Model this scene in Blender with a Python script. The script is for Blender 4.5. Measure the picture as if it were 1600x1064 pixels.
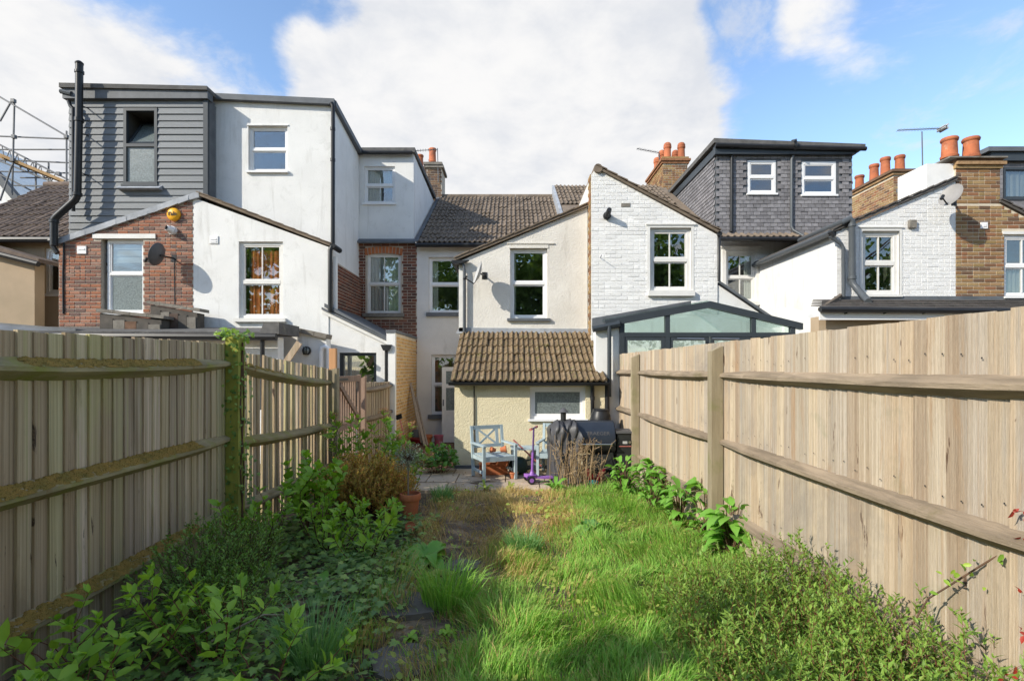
import bpy, math, random
import numpy as np
from mathutils import Vector, Matrix, geometry

random.seed(7); RNG = np.random.default_rng(7)
for o in list(bpy.data.objects): bpy.data.objects.remove(o)
sc = bpy.context.scene
COL = sc.collection
R = math.radians

# ------------------------------------------------------------------ camera, sky, sun, exposure
F, CX, HY, EYE = 815.0, 800.0, 575.0, 1.56        # focal length in photo pixels, centre column, horizon row, eye height
cam = bpy.data.cameras.new('camera'); camo = bpy.data.objects.new('camera', cam); COL.objects.link(camo)
camo.location = (0, 0, EYE); camo.rotation_euler = (R(90), 0, 0)
cam.sensor_width = 36; cam.lens = 36*F/1600; cam.shift_y = (HY-532)/1600
cam.clip_start = .05; cam.clip_end = 2000
sc.camera = camo

SUN_EL, SUN_AZ = 31.0, 58.0                        # light travels towards +X (58 deg off +Y) and down
trav = Vector((math.sin(R(SUN_AZ))*math.cos(R(SUN_EL)), math.cos(R(SUN_AZ))*math.cos(R(SUN_EL)), -math.sin(R(SUN_EL))))
sl = bpy.data.lights.new('sun', 'SUN'); sl.energy = 2.9; sl.angle = R(.55); sl.color = (1, .925, .79)
so = bpy.data.objects.new('sun', sl); COL.objects.link(so)
so.rotation_euler = trav.to_track_quat('-Z', 'Y').to_euler(); so.location = (-20, -15, 20)

wd = bpy.data.worlds.new('World'); sc.world = wd; wd.use_nodes = True
nt = wd.node_tree; N = nt.nodes; L = nt.links
for n in list(N): N.remove(n)
def wn(t, **k):
    n = N.new(t)
    for a, v in k.items(): setattr(n, a, v)
    return n
def wm(op, a, b=None, c=None):
    n = N.new('ShaderNodeMath'); n.operation = op
    for i, v in enumerate((a, b, c)):
        if v is None: continue
        if isinstance(v, (int, float)): n.inputs[i].default_value = v
        else: L.new(v, n.inputs[i])
    return n.outputs[0]
def sstep(x, a, b):
    n = N.new('ShaderNodeMapRange'); n.interpolation_type = 'SMOOTHSTEP'
    n.inputs[1].default_value = a; n.inputs[2].default_value = b
    L.new(x, n.inputs[0]); return n.outputs[0]
sky = wn('ShaderNodeTexSky'); sky.sky_type = 'NISHITA'; sky.sun_disc = False
sky.sun_elevation = R(SUN_EL); sky.sun_rotation = math.atan2(-trav.x, -trav.y)
sky.air_density = 1.0; sky.dust_density = .25; sky.ozone_density = 2.2
tc = wn('ShaderNodeTexCoord')
sep = wn('ShaderNodeSeparateXYZ'); L.new(tc.outputs['Generated'], sep.inputs[0])
den = wm('ADD', wm('ABSOLUTE', sep.outputs[2]), .22)
cmb = wn('ShaderNodeCombineXYZ'); L.new(wm('DIVIDE', sep.outputs[0], den), cmb.inputs[0]); L.new(wm('DIVIDE', sep.outputs[1], den), cmb.inputs[1])
def cloud_noise(scale, detail, rough, off, dist=.0):
    mp = wn('ShaderNodeMapping'); mp.inputs['Location'].default_value = off; L.new(cmb.outputs[0], mp.inputs[0])
    n = wn('ShaderNodeTexNoise'); n.inputs['Scale'].default_value = scale; n.inputs['Detail'].default_value = detail
    n.inputs['Roughness'].default_value = rough; n.inputs['Distortion'].default_value = dist
    L.new(mp.outputs[0], n.inputs['Vector']); return n.outputs[0]
n1 = cloud_noise(1.5, 9, .58, (3.1, 1.7, 0), .12)
n2 = cloud_noise(4.2, 8, .6, (8.3, 4.7, 2), .15)
def blob(px, py, r0, r1, w):                       # a bank of cloud around one sky direction
    d = Vector(((px-CX)/F, 1, (HY-py)/F)).normalized()
    vm = wn('ShaderNodeVectorMath'); vm.operation = 'DOT_PRODUCT'; L.new(tc.outputs['Generated'], vm.inputs[0]); vm.inputs[1].default_value = d
    return wm('MULTIPLY', sstep(vm.outputs['Value'], math.cos(R(r1)), math.cos(R(r0))), w)
b = None
for args in ((800, 150, 7, 23, .36), (640, 260, 4, 15, .22), (1010, 190, 3, 12, .26), (860, 30, 4, 16, .18), (560, 60, 2, 9, .08), (500, 110, 1, 5, .12), (455, 60, 0, 3, .10), (540, 20, 1, 4, -.10), (1085, 130, 1, 5, .10), (1120, 240, 1, 4, .08),
             (60, 190, 4, 15, .30), (230, 190, 3, 11, .16), (1300, 40, 2, 10, .12), (1240, 110, 2, 7, .08), (1540, 230, 2, 7, .05), (420, 150, 2, 7, .12),
             (340, 30, 2, 13, -.24), (20, 20, 2, 9, -.16), (1190, 210, 2, 9, -.22), (1145, 60, 1, 5, -.20), (470, 40, 1, 6, -.05), (1480, 130, 3, 14, -.22), (490, 250, 2, 7, -.12)):
    v = blob(*args); b = v if b is None else wm('ADD', b, v)
dens = wm('ADD', wm('ADD', wm('MULTIPLY', n1, .66), wm('MULTIPLY', n2, .66)), wm('ADD', b, .055))
n3 = cloud_noise(2.6, 10, .66, (1.3, 9.1, 5), .4)
mask = wm('MAXIMUM', sstep(dens, .655, .90), wm('MULTIPLY', sstep(n3, .50, .70), .6))
shade = wm('ADD', wm('MULTIPLY', n2, 1.1), .42)
ccol = wn('ShaderNodeMix', data_type='RGBA'); ccol.inputs['A'].default_value = (2.6, 2.7, 2.9, 1); ccol.inputs['B'].default_value = (3.38, 3.36, 3.35, 1)
L.new(sstep(shade, .7, 1.15), ccol.inputs['Factor'])
skm = wn('ShaderNodeMix', data_type='RGBA'); skm.blend_type = 'MULTIPLY'; skm.inputs['Factor'].default_value = 1
L.new(sky.outputs[0], skm.inputs['A']); skm.inputs['B'].default_value = (1.0, 1.0, 1.0, 1)
mx = wn('ShaderNodeMix', data_type='RGBA'); L.new(mask, mx.inputs['Factor']); L.new(skm.outputs['Result'], mx.inputs['A']); L.new(ccol.outputs['Result'], mx.inputs['B'])
bg = wn('ShaderNodeBackground'); bg.inputs['Strength'].default_value = .15; L.new(mx.outputs['Result'], bg.inputs['Color'])
wo = wn('ShaderNodeOutputWorld'); L.new(bg.outputs[0], wo.inputs[0])
sc.view_settings.view_transform = 'Standard'; sc.view_settings.look = 'None'; sc.view_settings.gamma = 1
sc.view_settings.use_curve_mapping = False; sc.view_settings.exposure = .93
sc.cycles.use_denoising = True
sc.cycles.max_bounces = 7; sc.cycles.transparent_max_bounces = 12; sc.cycles.caustics_reflective = False; sc.cycles.caustics_refractive = False

# ------------------------------------------------------------------ helpers
def W(x, y, Y):                                    # photo pixel + distance -> point of the place
    return Vector(((x-CX)*Y/F, Y, EYE+(HY-y)*Y/F))
def WX(x, Y): return (x-CX)*Y/F
def WZ(y, Y): return EYE+(HY-y)*Y/F

class MB:
    def __init__(s): s.v = []; s.f = []
    def face(s, pts):
        i = len(s.v); s.v += [tuple(p) for p in pts]; s.f.append(tuple(range(i, i+len(pts)))); return s
    def add(s, vs, fs):
        i = len(s.v); s.v += [tuple(p) for p in vs]; s.f += [tuple(i+k for k in f) for f in fs]; return s
    def box(s, a, b, M=None):
        x0, y0, z0 = (min(a[k], b[k]) for k in range(3)); x1, y1, z1 = (max(a[k], b[k]) for k in range(3))
        vs = [Vector(p) for p in ((x0,y0,z0),(x1,y0,z0),(x1,y1,z0),(x0,y1,z0),(x0,y0,z1),(x1,y0,z1),(x1,y1,z1),(x0,y1,z1))]
        if M: vs = [M @ v for v in vs]
        return s.add(vs, ((0,3,2,1),(4,5,6,7),(0,1,5,4),(1,2,6,5),(2,3,7,6),(3,0,4,7)))
    def beam(s, p, q, w, h, up=(0,0,1)):           # rectangular bar from p to q
        p, q = Vector(p), Vector(q); d = (q-p).normalized(); up = Vector(up)
        if abs(d.dot(up)) > .98: up = Vector((0,1,0))
        a = d.cross(up).normalized()*w/2; b_ = a.cross(d).normalized()*h/2
        vs = [p-a-b_, p+a-b_, p+a+b_, p-a+b_, q-a-b_, q+a-b_, q+a+b_, q-a+b_]
        return s.add(vs, ((0,1,2,3),(7,6,5,4),(4,5,1,0),(5,6,2,1),(6,7,3,2),(7,4,0,3)))
    def tube(s, pts, r, n=8, caps=True):
        pts = [Vector(p) for p in pts]; rr = r if isinstance(r, (list, tuple)) else [r]*len(pts)
        rings = []; prev = None
        for i, p in enumerate(pts):
            a = pts[min(i+1, len(pts)-1)]-p; b_ = p-pts[max(i-1, 0)]
            d = (a.normalized() if a.length > 1e-9 else Vector())+(b_.normalized() if b_.length > 1e-9 else Vector())
            d = d.normalized() if d.length > 1e-9 else Vector((0,0,1))
            ref = prev if prev is not None else (Vector((0,0,1)) if abs(d.z) < .9 else Vector((1,0,0)))
            u = (ref-d*ref.dot(d)).normalized(); prev = u; w = d.cross(u)
            rings.append([p+(u*math.cos(2*math.pi*k/n)+w*math.sin(2*math.pi*k/n))*rr[i] for k in range(n)])
        i0 = len(s.v)
        for r_ in rings: s.v += [tuple(p) for p in r_]
        for j in range(len(pts)-1):
            for k in range(n):
                s.f.append((i0+j*n+k, i0+j*n+(k+1)%n, i0+(j+1)*n+(k+1)%n, i0+(j+1)*n+k))
        if caps:
            s.f.append(tuple(i0+k for k in reversed(range(n)))); s.f.append(tuple(i0+(len(pts)-1)*n+k for k in range(n)))
        return s
    def lathe(s, prof, c=(0,0,0), n=20, M=None):   # prof: (radius, z) from bottom to top
        c = Vector(c); i0 = len(s.v)
        for r, z in prof:
            for k in range(n):
                v = Vector((r*math.cos(2*math.pi*k/n), r*math.sin(2*math.pi*k/n), z))
                s.v.append(tuple((M @ v if M else v)+c))
        for j in range(len(prof)-1):
            for k in range(n): s.f.append((i0+j*n+k, i0+j*n+(k+1)%n, i0+(j+1)*n+(k+1)%n, i0+(j+1)*n+k))
        s.f.append(tuple(i0+k for k in reversed(range(n)))); s.f.append(tuple(i0+(len(prof)-1)*n+k for k in range(n)))
        return s
    def prism(s, poly, ext):                       # planar polygon pushed along ext
        ext = Vector(ext); n = len(poly); i = len(s.v); P = [Vector(p) for p in poly]
        s.v += [tuple(p) for p in P]+[tuple(p+ext) for p in P]
        s.f.append(tuple(range(i, i+n))); s.f.append(tuple(i+n+k for k in reversed(range(n))))
        for k in range(n): s.f.append((i+k, i+n+k, i+n+(k+1)%n, i+(k+1)%n))
        return s
    def mesh(s, name):
        m = bpy.data.meshes.new(name); m.from_pydata(s.v, [], s.f); m.update(); return m

def link(name, data, mat=None, parent=None, smooth=False, **props):
    if isinstance(data, MB): data = data.mesh(name)
    o = bpy.data.objects.new(name, data); COL.objects.link(o)
    if mat is not None and len(data.materials) == 0: data.materials.append(mat)
    if smooth:
        data.polygons.foreach_set('use_smooth', [True]*len(data.polygons))
        if smooth != 'all': 
            try: data.set_sharp_from_angle(angle=R(40))
            except Exception: pass
    if parent is not None:
        o.parent = parent
        if parent.get('_w') : o.matrix_parent_inverse = Matrix.Translation(-parent.location)
    for k, v in props.items(): o[k] = v
    return o
def thing(name, loc, label, cat, group=None, world=True, rz=0):
    o = bpy.data.objects.new(name, None); COL.objects.link(o); o.location = loc; o.empty_display_size = .2
    o.rotation_euler = (0, 0, rz); o['label'] = label; o['category'] = cat
    if group: o['group'] = group
    if world: o['_w'] = 1
    return o
def structure(name, mb, mat): return link(name, mb, mat, kind='structure')

# ------------------------------------------------------------------ materials
def mat(name, c1, c2=None, scale=4., rough=.85, bump=.15, bscale=60., stretch=(1,1,1), var=.0, palette=None, spots=(), metal=0., spec=.3, detail=5., bdist=.01, lo=.35, hi=.65, stain=()):
    m = bpy.data.materials.new(name); m.use_nodes = True; t = m.node_tree; n = t.nodes; l = t.links
    bs = n['Principled BSDF']; bs.inputs['Roughness'].default_value = rough; bs.inputs['Metallic'].default_value = metal
    bs.inputs['Specular IOR Level'].default_value = spec
    tcn = n.new('ShaderNodeTexCoord'); oi = n.new('ShaderNodeObjectInfo'); ge = n.new('ShaderNodeNewGeometry')
    rnd = n.new('ShaderNodeMath'); rnd.operation = 'ADD'; l.new(oi.outputs['Random'], rnd.inputs[0]); l.new(ge.outputs['Random Per Island'], rnd.inputs[1])
    fr = n.new('ShaderNodeMath'); fr.operation = 'FRACT'; l.new(rnd.outputs[0], fr.inputs[0])
    off = n.new('ShaderNodeVectorMath'); off.operation = 'SCALE'; off.inputs[0].default_value = (37., 51., 23.); l.new(oi.outputs['Random'], off.inputs['Scale'])
    ad = n.new('ShaderNodeVectorMath'); ad.operation = 'ADD'; l.new(tcn.outputs['Object'], ad.inputs[0]); l.new(off.outputs[0], ad.inputs[1])
    def noise(sca, st=(1,1,1), det=detail, rg=.6, dist=0):
        mp = n.new('ShaderNodeMapping'); mp.inputs['Scale'].default_value = st; l.new(ad.outputs[0], mp.inputs[0])
        q = n.new('ShaderNodeTexNoise'); q.inputs['Scale'].default_value = sca; q.inputs['Detail'].default_value = det; q.inputs['Roughness'].default_value = rg
        q.inputs['Distortion'].default_value = dist
        l.new(mp.outputs[0], q.inputs['Vector']); return q.outputs[0]
    def wnoise(sca, st, det):
        mp = n.new('ShaderNodeMapping'); mp.inputs['Scale'].default_value = st; l.new(ge.outputs['Position'], mp.inputs[0])
        q = n.new('ShaderNodeTexNoise'); q.inputs['Scale'].default_value = sca; q.inputs['Detail'].default_value = det; q.inputs['Roughness'].default_value = .65; q.inputs['Distortion'].default_value = .5
        l.new(mp.outputs[0], q.inputs['Vector']); return q.outputs[0]
    def ramp(src, lo_, hi_):
        q = n.new('ShaderNodeMapRange'); q.inputs[1].default_value = lo_; q.inputs[2].default_value = hi_; l.new(src, q.inputs[0]); return q.outputs[0]
    def mix(fac, a, b_, mode='MIX'):
        q = n.new('ShaderNodeMix'); q.data_type = 'RGBA'; q.blend_type = mode
        for key, v in (('Factor', fac), ('A', a), ('B', b_)):
            if isinstance(v, (int, float)): q.inputs[key].default_value = v
            elif isinstance(v, tuple): q.inputs[key].default_value = (*v, 1)
            else: l.new(v, q.inputs[key])
        return q.outputs['Result']
    c2 = c2 or tuple(v*.8 for v in c1)
    if palette:
        cr = n.new('ShaderNodeValToRGB'); cr.color_ramp.interpolation = 'CONSTANT'; e = cr.color_ramp.elements
        while len(e) < len(palette): e.new(.5)
        for k, c in enumerate(palette): e[k].position = k/len(palette); e[k].color = (*c, 1)
        l.new(fr.outputs[0], cr.inputs[0])
        col = mix(ramp(noise(scale, stretch), lo, hi), cr.outputs[0], mix(1., cr.outputs[0], tuple(min(1, b_/max(a, .01)) for a, b_ in zip(c1, c2)), 'MULTIPLY'))
    else:
        col = mix(ramp(noise(scale, stretch), lo, hi), c1, c2)
    if var:
        q = n.new('ShaderNodeMapRange'); q.inputs[3].default_value = 1-var; q.inputs[4].default_value = 1+var; l.new(fr.outputs[0], q.inputs[0])
        vm = n.new('ShaderNodeVectorMath'); vm.operation = 'SCALE'; l.new(col, vm.inputs[0]); l.new(q.outputs[0], vm.inputs['Scale']); col = vm.outputs[0]
    for sp in spots:                                # (colour, scale, lo, hi, stretch)
        c, s_, a, b_ = sp[:4]; st = sp[4] if len(sp) > 4 else (1,1,1)
        col = mix(ramp(noise(s_, st, 6, .65, .4), a, b_), col, c)
    if stain:                                       # weather stains that run across the pieces: (colour, scale, lo, hi, stretch)
        for c, s_, a, b_, st in stain: col = mix(ramp(wnoise(s_, st, 6), a, b_), col, c)
    l.new(col, bs.inputs['Base Color'])
    if bump:
        bp = n.new('ShaderNodeBump'); bp.inputs['Strength'].default_value = bump; bp.inputs['Distance'].default_value = bdist
        l.new(noise(bscale, stretch, 4, .6), bp.inputs['Height']); l.new(bp.outputs[0], bs.inputs['Normal'])
    return m
def leafmat(name, palette, rough=.5, trans=.35, spec=.35):
    m = bpy.data.materials.new(name); m.use_nodes = True; t = m.node_tree; n = t.nodes; l = t.links
    bs = n['Principled BSDF']; bs.inputs['Roughness'].default_value = rough; bs.inputs['Specular IOR Level'].default_value = spec
    ge = n.new('ShaderNodeNewGeometry'); oi = n.new('ShaderNodeObjectInfo')
    a = n.new('ShaderNodeMath'); a.operation = 'ADD'; l.new(ge.outputs['Random Per Island'], a.inputs[0]); l.new(oi.outputs['Random'], a.inputs[1])
    fr = n.new('ShaderNodeMath'); fr.operation = 'FRACT'; l.new(a.outputs[0], fr.inputs[0])
    cr = n.new('ShaderNodeValToRGB'); e = cr.color_ramp.elements
    while len(e) < len(palette): e.new(.5)
    for k, c in enumerate(palette): e[k].position = k/max(1, len(palette)-1); e[k].color = (*c, 1)
    l.new(fr.outputs[0], cr.inputs[0]); l.new(cr.outputs[0], bs.inputs['Base Color'])
    tr = n.new('ShaderNodeBsdfTranslucent')
    br = n.new('ShaderNodeVectorMath'); br.operation = 'MULTIPLY'; br.inputs[1].default_value = (1.25, 1.3, .6); l.new(cr.outputs[0], br.inputs[0]); l.new(br.outputs[0], tr.inputs['Color'])
    mx_ = n.new('ShaderNodeMixShader'); mx_.inputs[0].default_value = trans; l.new(bs.outputs[0], mx_.inputs[1]); l.new(tr.outputs[0], mx_.inputs[2])
    l.new(mx_.outputs[0], n['Material Output'].inputs['Surface'])
    return m
def glassmat(name, tint=(.90, .93, .91), ior=2.3, rough=.01):
    m = bpy.data.materials.new(name); m.use_nodes = True; t = m.node_tree; n = t.nodes; l = t.links
    n.remove(n['Principled BSDF'])
    tr = n.new('ShaderNodeBsdfTransparent'); tr.inputs[0].default_value = (*tint, 1)
    gl = n.new('ShaderNodeBsdfGlossy'); gl.inputs['Roughness'].default_value = rough
    lw = n.new('ShaderNodeLayerWeight'); lw.inputs[0].default_value = .5; pw = n.new('ShaderNodeMath'); pw.operation = 'POWER'; pw.inputs[1].default_value = 5; l.new(lw.outputs['Facing'], pw.inputs[0])
    f0 = ((ior-1)/(ior+1))**2; fr = n.new('ShaderNodeMapRange'); fr.inputs[3].default_value = f0; fr.inputs[4].default_value = 1.; l.new(pw.outputs[0], fr.inputs[0])
    tx = n.new('ShaderNodeTexCoord'); nz = n.new('ShaderNodeTexNoise'); nz.inputs['Scale'].default_value = 1.7; nz.inputs['Detail'].default_value = 1; l.new(tx.outputs['Object'], nz.inputs['Vector'])
    bp = n.new('ShaderNodeBump'); bp.inputs['Strength'].default_value = .05; bp.inputs['Distance'].default_value = .02; l.new(nz.outputs[0], bp.inputs['Height']); l.new(bp.outputs[0], gl.inputs['Normal'])
    ms = n.new('ShaderNodeMixShader'); l.new(fr.outputs[0], ms.inputs[0]); l.new(tr.outputs[0], ms.inputs[1]); l.new(gl.outputs[0], ms.inputs[2])
    l.new(ms.outputs[0], n['Material Output'].inputs['Surface']); return m

GREY = (.05, .055, .06)
m_render_white = mat('white_render', (.78, .78, .765), (.71, .71, .695), 1.3, .9, .5, 55, bdist=.012, spots=(((.50, .49, .46), 1.6, .56, .85, (2.2, 2.2, .3)), ((.62, .62, .60), 5, .55, .8)), stain=(((.46, .45, .42), 1.1, .60, .85, (2.4, 2.4, .28)),))
m_render_rough = mat('rough_offwhite_render', (.73, .70, .645), (.64, .61, .555), 1.6, .95, .6, 42, bdist=.018, spots=(((.40, .36, .31), 14, .68, .74), ((.45, .42, .37), 1.8, .6, .8, (1.5, 1.5, .35))))
m_render_main = mat('grey_white_render', (.70, .68, .65), (.62, .60, .57), 1.2, .95, .45, 45, bdist=.012, spots=(((.48, .46, .42), 2, .62, .82, (1.5, 1.5, .4)),))
m_render_cream = mat('cream_render', (.76, .68, .47), (.68, .605, .415), 1.8, .95, .8, 48, bdist=.022, spots=(((.44, .37, .25), 3, .66, .8), ((.30, .26, .19), 1.2, .7, .85, (1, 1, .5))))
m_render_beige = mat('beige_render', (.42, .32, .22), (.36, .28, .19), 1.5, .9, .3, 40)
m_mortar = mat('mortar', (.50, .44, .36), (.40, .35, .29), 9, .95, .4, 80)
m_mortar_y = mat('yellow_mortar', (.66, .58, .46), (.56, .49, .38), 9, .95, .4, 80)
m_paint_bed = mat('painted_mortar', (.80, .795, .78), (.74, .735, .72), 5, .9, .4, 60)
PAL_RED = [(.36, .15, .09), (.30, .13, .085), (.42, .21, .14), (.25, .13, .095), (.38, .16, .09), (.34, .20, .15), (.19, .12, .10)]
PAL_DRED = [(.22, .085, .055), (.17, .075, .055), (.26, .11, .07), (.13, .07, .055), (.20, .10, .07)]
PAL_BROWN = [(0.368, 0.223, 0.104), (0.313, 0.177, 0.081), (0.248, 0.130, 0.071), (0.423, 0.288, 0.142), (0.331, 0.158, 0.081), (0.184, 0.112, 0.071), (0.396, 0.251, 0.133), (0.340, 0.233, 0.104)]
PAL_YELL = [(.66, .43, .18), (.60, .38, .16), (.70, .49, .23), (.54, .35, .16), (.68, .42, .19)]
m_brick_red = mat('red_brick', (1,1,1), (.72, .70, .70), 11, .9, .5, 70, palette=PAL_RED, spots=(((.42, .36, .31), 5, .66, .8),))
m_brick_dred = mat('dark_red_brick', (1,1,1), (.72, .70, .70), 11, .9, .5, 70, palette=PAL_DRED)
m_brick_brown = mat('brown_stock_brick', (1,1,1), (.68, .66, .62), 13, .92, .6, 70, palette=PAL_BROWN, spots=(((.42, .34, .23), 7, .66, .8),))
m_brick_yell = mat('yellow_stock_brick', (1,1,1), (.75, .7, .66), 11, .9, .5, 70, palette=PAL_YELL)
m_brick_chim = mat('sooty_brick', (1,1,1), (.6, .58, .56), 9, .95, .5, 70, palette=[(.20, .12, .08), (.15, .10, .07), (.25, .16, .10), (.12, .085, .07)])
m_brick_paint = mat('white_painted_brick', (.83, .825, .81), (.77, .765, .75), 6, .75, .6, 40, bdist=.014, var=.045, spots=(((.55, .53, .49), 2.0, .60, .82), ((.45, .42, .38), 9, .70, .78)))
m_arch = mat('orange_brick', (.46, .16, .06), (.38, .12, .05), 9, .9, .4, 70, var=.15)
m_upvc = mat('white_upvc', (.80, .80, .80), (.77, .77, .77), 3, .35, 0)
m_wood_white = mat('white_painted_wood', (.74, .73, .70), (.67, .66, .63), 6, .5, .1, 80)
m_dark_metal = mat('anthracite_frame', (.045, .055, .065), (.04, .048, .056), 3, .4, 0)
m_black = mat('black_plastic', (.018, .019, .021), (.025, .026, .028), 5, .4, .05, 50)
m_greypipe = mat('grey_plastic', (.09, .10, .11), (.075, .085, .095), 5, .4, .05, 50)
m_lead = mat('lead_sheet', (.40, .42, .45), (.26, .28, .31), 3.5, .6, .3, 14, spots=(((.16, .17, .18), 4, .62, .75),))
m_leaddark = mat('dark_lead', (.13, .14, .155), (.09, .10, .11), 3, .6, .3, 14)
m_clad = mat('grey_cladding', (.185, .20, .215), (.155, .17, .185), 3, .55, .35, 40, stretch=(.4, 1, 9), var=.08)
m_felt = mat('roof_felt', (.14, .135, .13), (.09, .088, .085), 5, .95, .5, 90, spots=(((.20, .19, .15), 3, .58, .72),))
m_tile_main = mat('brown_roof_tile', (.205, .16, .118), (.135, .107, .083), 8, .9, .4, 60, var=.18, spots=(((.24, .20, .14), 9, .64, .74),))
m_tile_moss = mat('mossy_roof_tile', (.235, .165, .095), (.14, .10, .06), 10, .95, .7, 60, var=.16, spots=(((.15, .125, .045), 8, .54, .66), ((.42, .36, .25), 18, .60, .67), ((.05, .042, .03), 16, .63, .72)))
m_tile_left = mat('dark_brown_roof_tile', (.18, .135, .105), (.125, .095, .078), 8, .9, .4, 60, var=.2, spots=(((.17, .15, .08), 5, .62, .74),))
m_tile_hang = mat('grey_hung_tile', (.23, .222, .23), (.16, .155, .163), 10, .8, .3, 60, var=.22)
m_tile_slate = mat('slate_roof', (.12, .105, .095), (.08, .075, .07), 8, .85, .4, 60, var=.15, spots=(((.20, .18, .14), 8, .62, .74),))
m_pot = mat('terracotta', (.50, .17, .07), (.40, .13, .06), 7, .8, .2, 40, var=.1, spots=(((.42, .32, .24), 9, .62, .75),))
m_chimpot = mat('chimney_pot_clay', (.46, .15, .065), (.34, .105, .05), 6, .8, .2, 40, var=.2, spots=(((.16, .075, .05), 5, .54, .74), ((.45, .30, .20), 7, .64, .76)))
m_stone = mat('coping_stone', (.24, .22, .19), (.16, .145, .125), 7, .95, .5, 50, spots=(((.33, .31, .25), 8, .6, .7), ((.10, .09, .05), 5, .62, .74)))
m_darkslab = mat('dark_slate_cladding', (.12, .105, .09), (.075, .068, .06), 5, .9, .4, 50, spots=(((.20, .19, .17), 4, .66, .76),))
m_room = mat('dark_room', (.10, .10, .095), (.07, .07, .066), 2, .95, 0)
m_curt = mat('white_curtain', (.62, .62, .60), (.5, .5, .49), 4, .9, .1, 30)
m_curt_o = mat('orange_curtain', (.62, .19, .06), (.45, .11, .04), 6, .9, .1, 30, spots=(((.66, .28, .10), 5, .5, .8),))
m_blind = mat('grey_blind', (.26, .26, .25), (.2, .2, .19), 3, .9, .05)
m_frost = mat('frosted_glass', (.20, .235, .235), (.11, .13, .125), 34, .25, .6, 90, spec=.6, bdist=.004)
m_glass = glassmat('window_glass')
m_glass_thin = glassmat('clear_thin_glass', (.86, .92, .9), 1.35)
m_glass_sky = glassmat('bright_window_glass', (.5, .6, .7), 2.6)
m_glass_dark = glassmat('tinted_window_glass', (.35, .4, .4), 1.6)
m_steel = mat('brushed_steel', (.62, .61, .58), (.5, .49, .47), 5, .3, .05, metal=1.)
m_galv = mat('galvanised_tube', (.15, .155, .165), (.10, .105, .115), 5, .5, .1)
m_dishgrey = mat('dish_grey', (.10, .10, .105), (.085, .085, .09), 4, .5, 0)
m_dishtan = mat('dish_grey_brown', (.30, .285, .27), (.25, .24, .225), 4, .5, 0)
m_dishlite = mat('dish_light', (.46, .46, .46), (.40, .40, .40), 4, .5, 0)
m_fence_r = mat('pale_fence_wood', (1, 1, 1), (.72, .68, .64), 2.4, .92, .8, 24, stretch=(3.2, 5, .5), var=.05, bdist=.006, palette=[(0.561, 0.464, 0.343), (0.482, 0.411, 0.323), (0.600, 0.509, 0.388), (0.430, 0.339, 0.246), (0.521, 0.450, 0.363), (0.613, 0.509, 0.368), (0.463, 0.399, 0.311), (0.548, 0.437, 0.311)],
    spots=(((.32, .235, .155), 2.4, .55, .72, (7, 9, .35)), ((.38, .25, .15), 1.6, .58, .74, (2.2, 5, .3)), ((.38, .345, .30), 1.3, .56, .74, (1.6, 3, .6)), ((.60, .53, .44), 2.6, .60, .74, (6, 6, .5)), ((.13, .08, .05), 3.4, .64, .685, (.55, 1, 1.3))),
    stain=(((.25, .22, .19), .8, .55, .75, (1, 1, .8)), ((.38, .23, .12), 3.0, .58, .74, (2.2, 2.2, .25)), ((.24, .25, .15), 1.4, .60, .8, (1, 1, .8))))
m_fence_rr = mat('weathered_rail_wood', (.32, .25, .175), (.19, .15, .105), 4, .95, .9, 22, stretch=(5, .6, 5), var=.12, bdist=.006, spots=(((.17, .14, .07), 2.5, .6, .72), ((.40, .32, .24), 7, .64, .72)))
m_fence_post = mat('weathered_post_wood', (.38, .32, .215), (.28, .23, .15), 3, .95, .4, 30, stretch=(6, 6, .5), var=.12, bdist=.004, spots=(((.21, .20, .09), 2.2, .55, .72),))
m_fence_l = mat('algae_fence_wood', (1, 1, 1), (.66, .62, .56), 2.4, .95, .8, 24, stretch=(3.2, 5, .5), var=.05, bdist=.006, palette=[(0.660, 0.540, 0.359), (0.569, 0.495, 0.311), (0.705, 0.575, 0.418), (0.512, 0.394, 0.263), (0.615, 0.540, 0.322), (0.740, 0.607, 0.466), (0.478, 0.383, 0.287)],
    spots=(((.26, .20, .12), 2.4, .52, .68, (7, 9, .35)), ((.48, .46, .20), 1.3, .54, .74, (1.6, 3, .5)), ((.30, .215, .13), 1.7, .56, .72, (2.2, 6, .3)), ((.60, .54, .42), 2.6, .60, .76, (5, 5, .4)), ((.08, .055, .04), 3.4, .64, .685, (.55, 1, 1.3))),
    stain=(((.46, .45, .17), .8, .54, .78, (1, 1, .6)), ((.24, .175, .105), 1.7, .57, .75, (2.4, 2.4, .3))))
m_fence_lr = mat('mossy_rail_wood', (.36, .30, .17), (.22, .18, .10), 3, .95, .6, 30, stretch=(4, .6, 4), var=.1, bdist=.006, spots=(((.24, .24, .055), 2.2, .50, .66), ((.22, .14, .055), 4, .58, .66)))
m_moss = mat('moss', (.36, .225, .055), (.22, .165, .04), 14, 1., 1., 70, bdist=.02)
m_postgreen = mat('green_algae_post', (.36, .37, .075), (.26, .26, .06), 3, .95, .4, 30, stretch=(4, 4, .6), bdist=.004, spots=(((.11, .10, .05), 3, .6, .72),))
m_newwood = mat('new_orange_wood', (.55, .30, .15), (.47, .25, .12), 3, .85, .2, 30, stretch=(6, 6, .5))
m_gate = mat('gate_wood', (.36, .25, .19), (.28, .19, .14), 3, .9, .3, 30, stretch=(6, 6, .5), var=.12)
m_soil = mat('garden_soil', (.18, .135, .09), (.11, .083, .058), 5, 1., .9, 26, bdist=.05, spots=(((.42, .31, .18), 3.2, .50, .68), ((.085, .10, .035), 4.5, .6, .7)))
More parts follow.
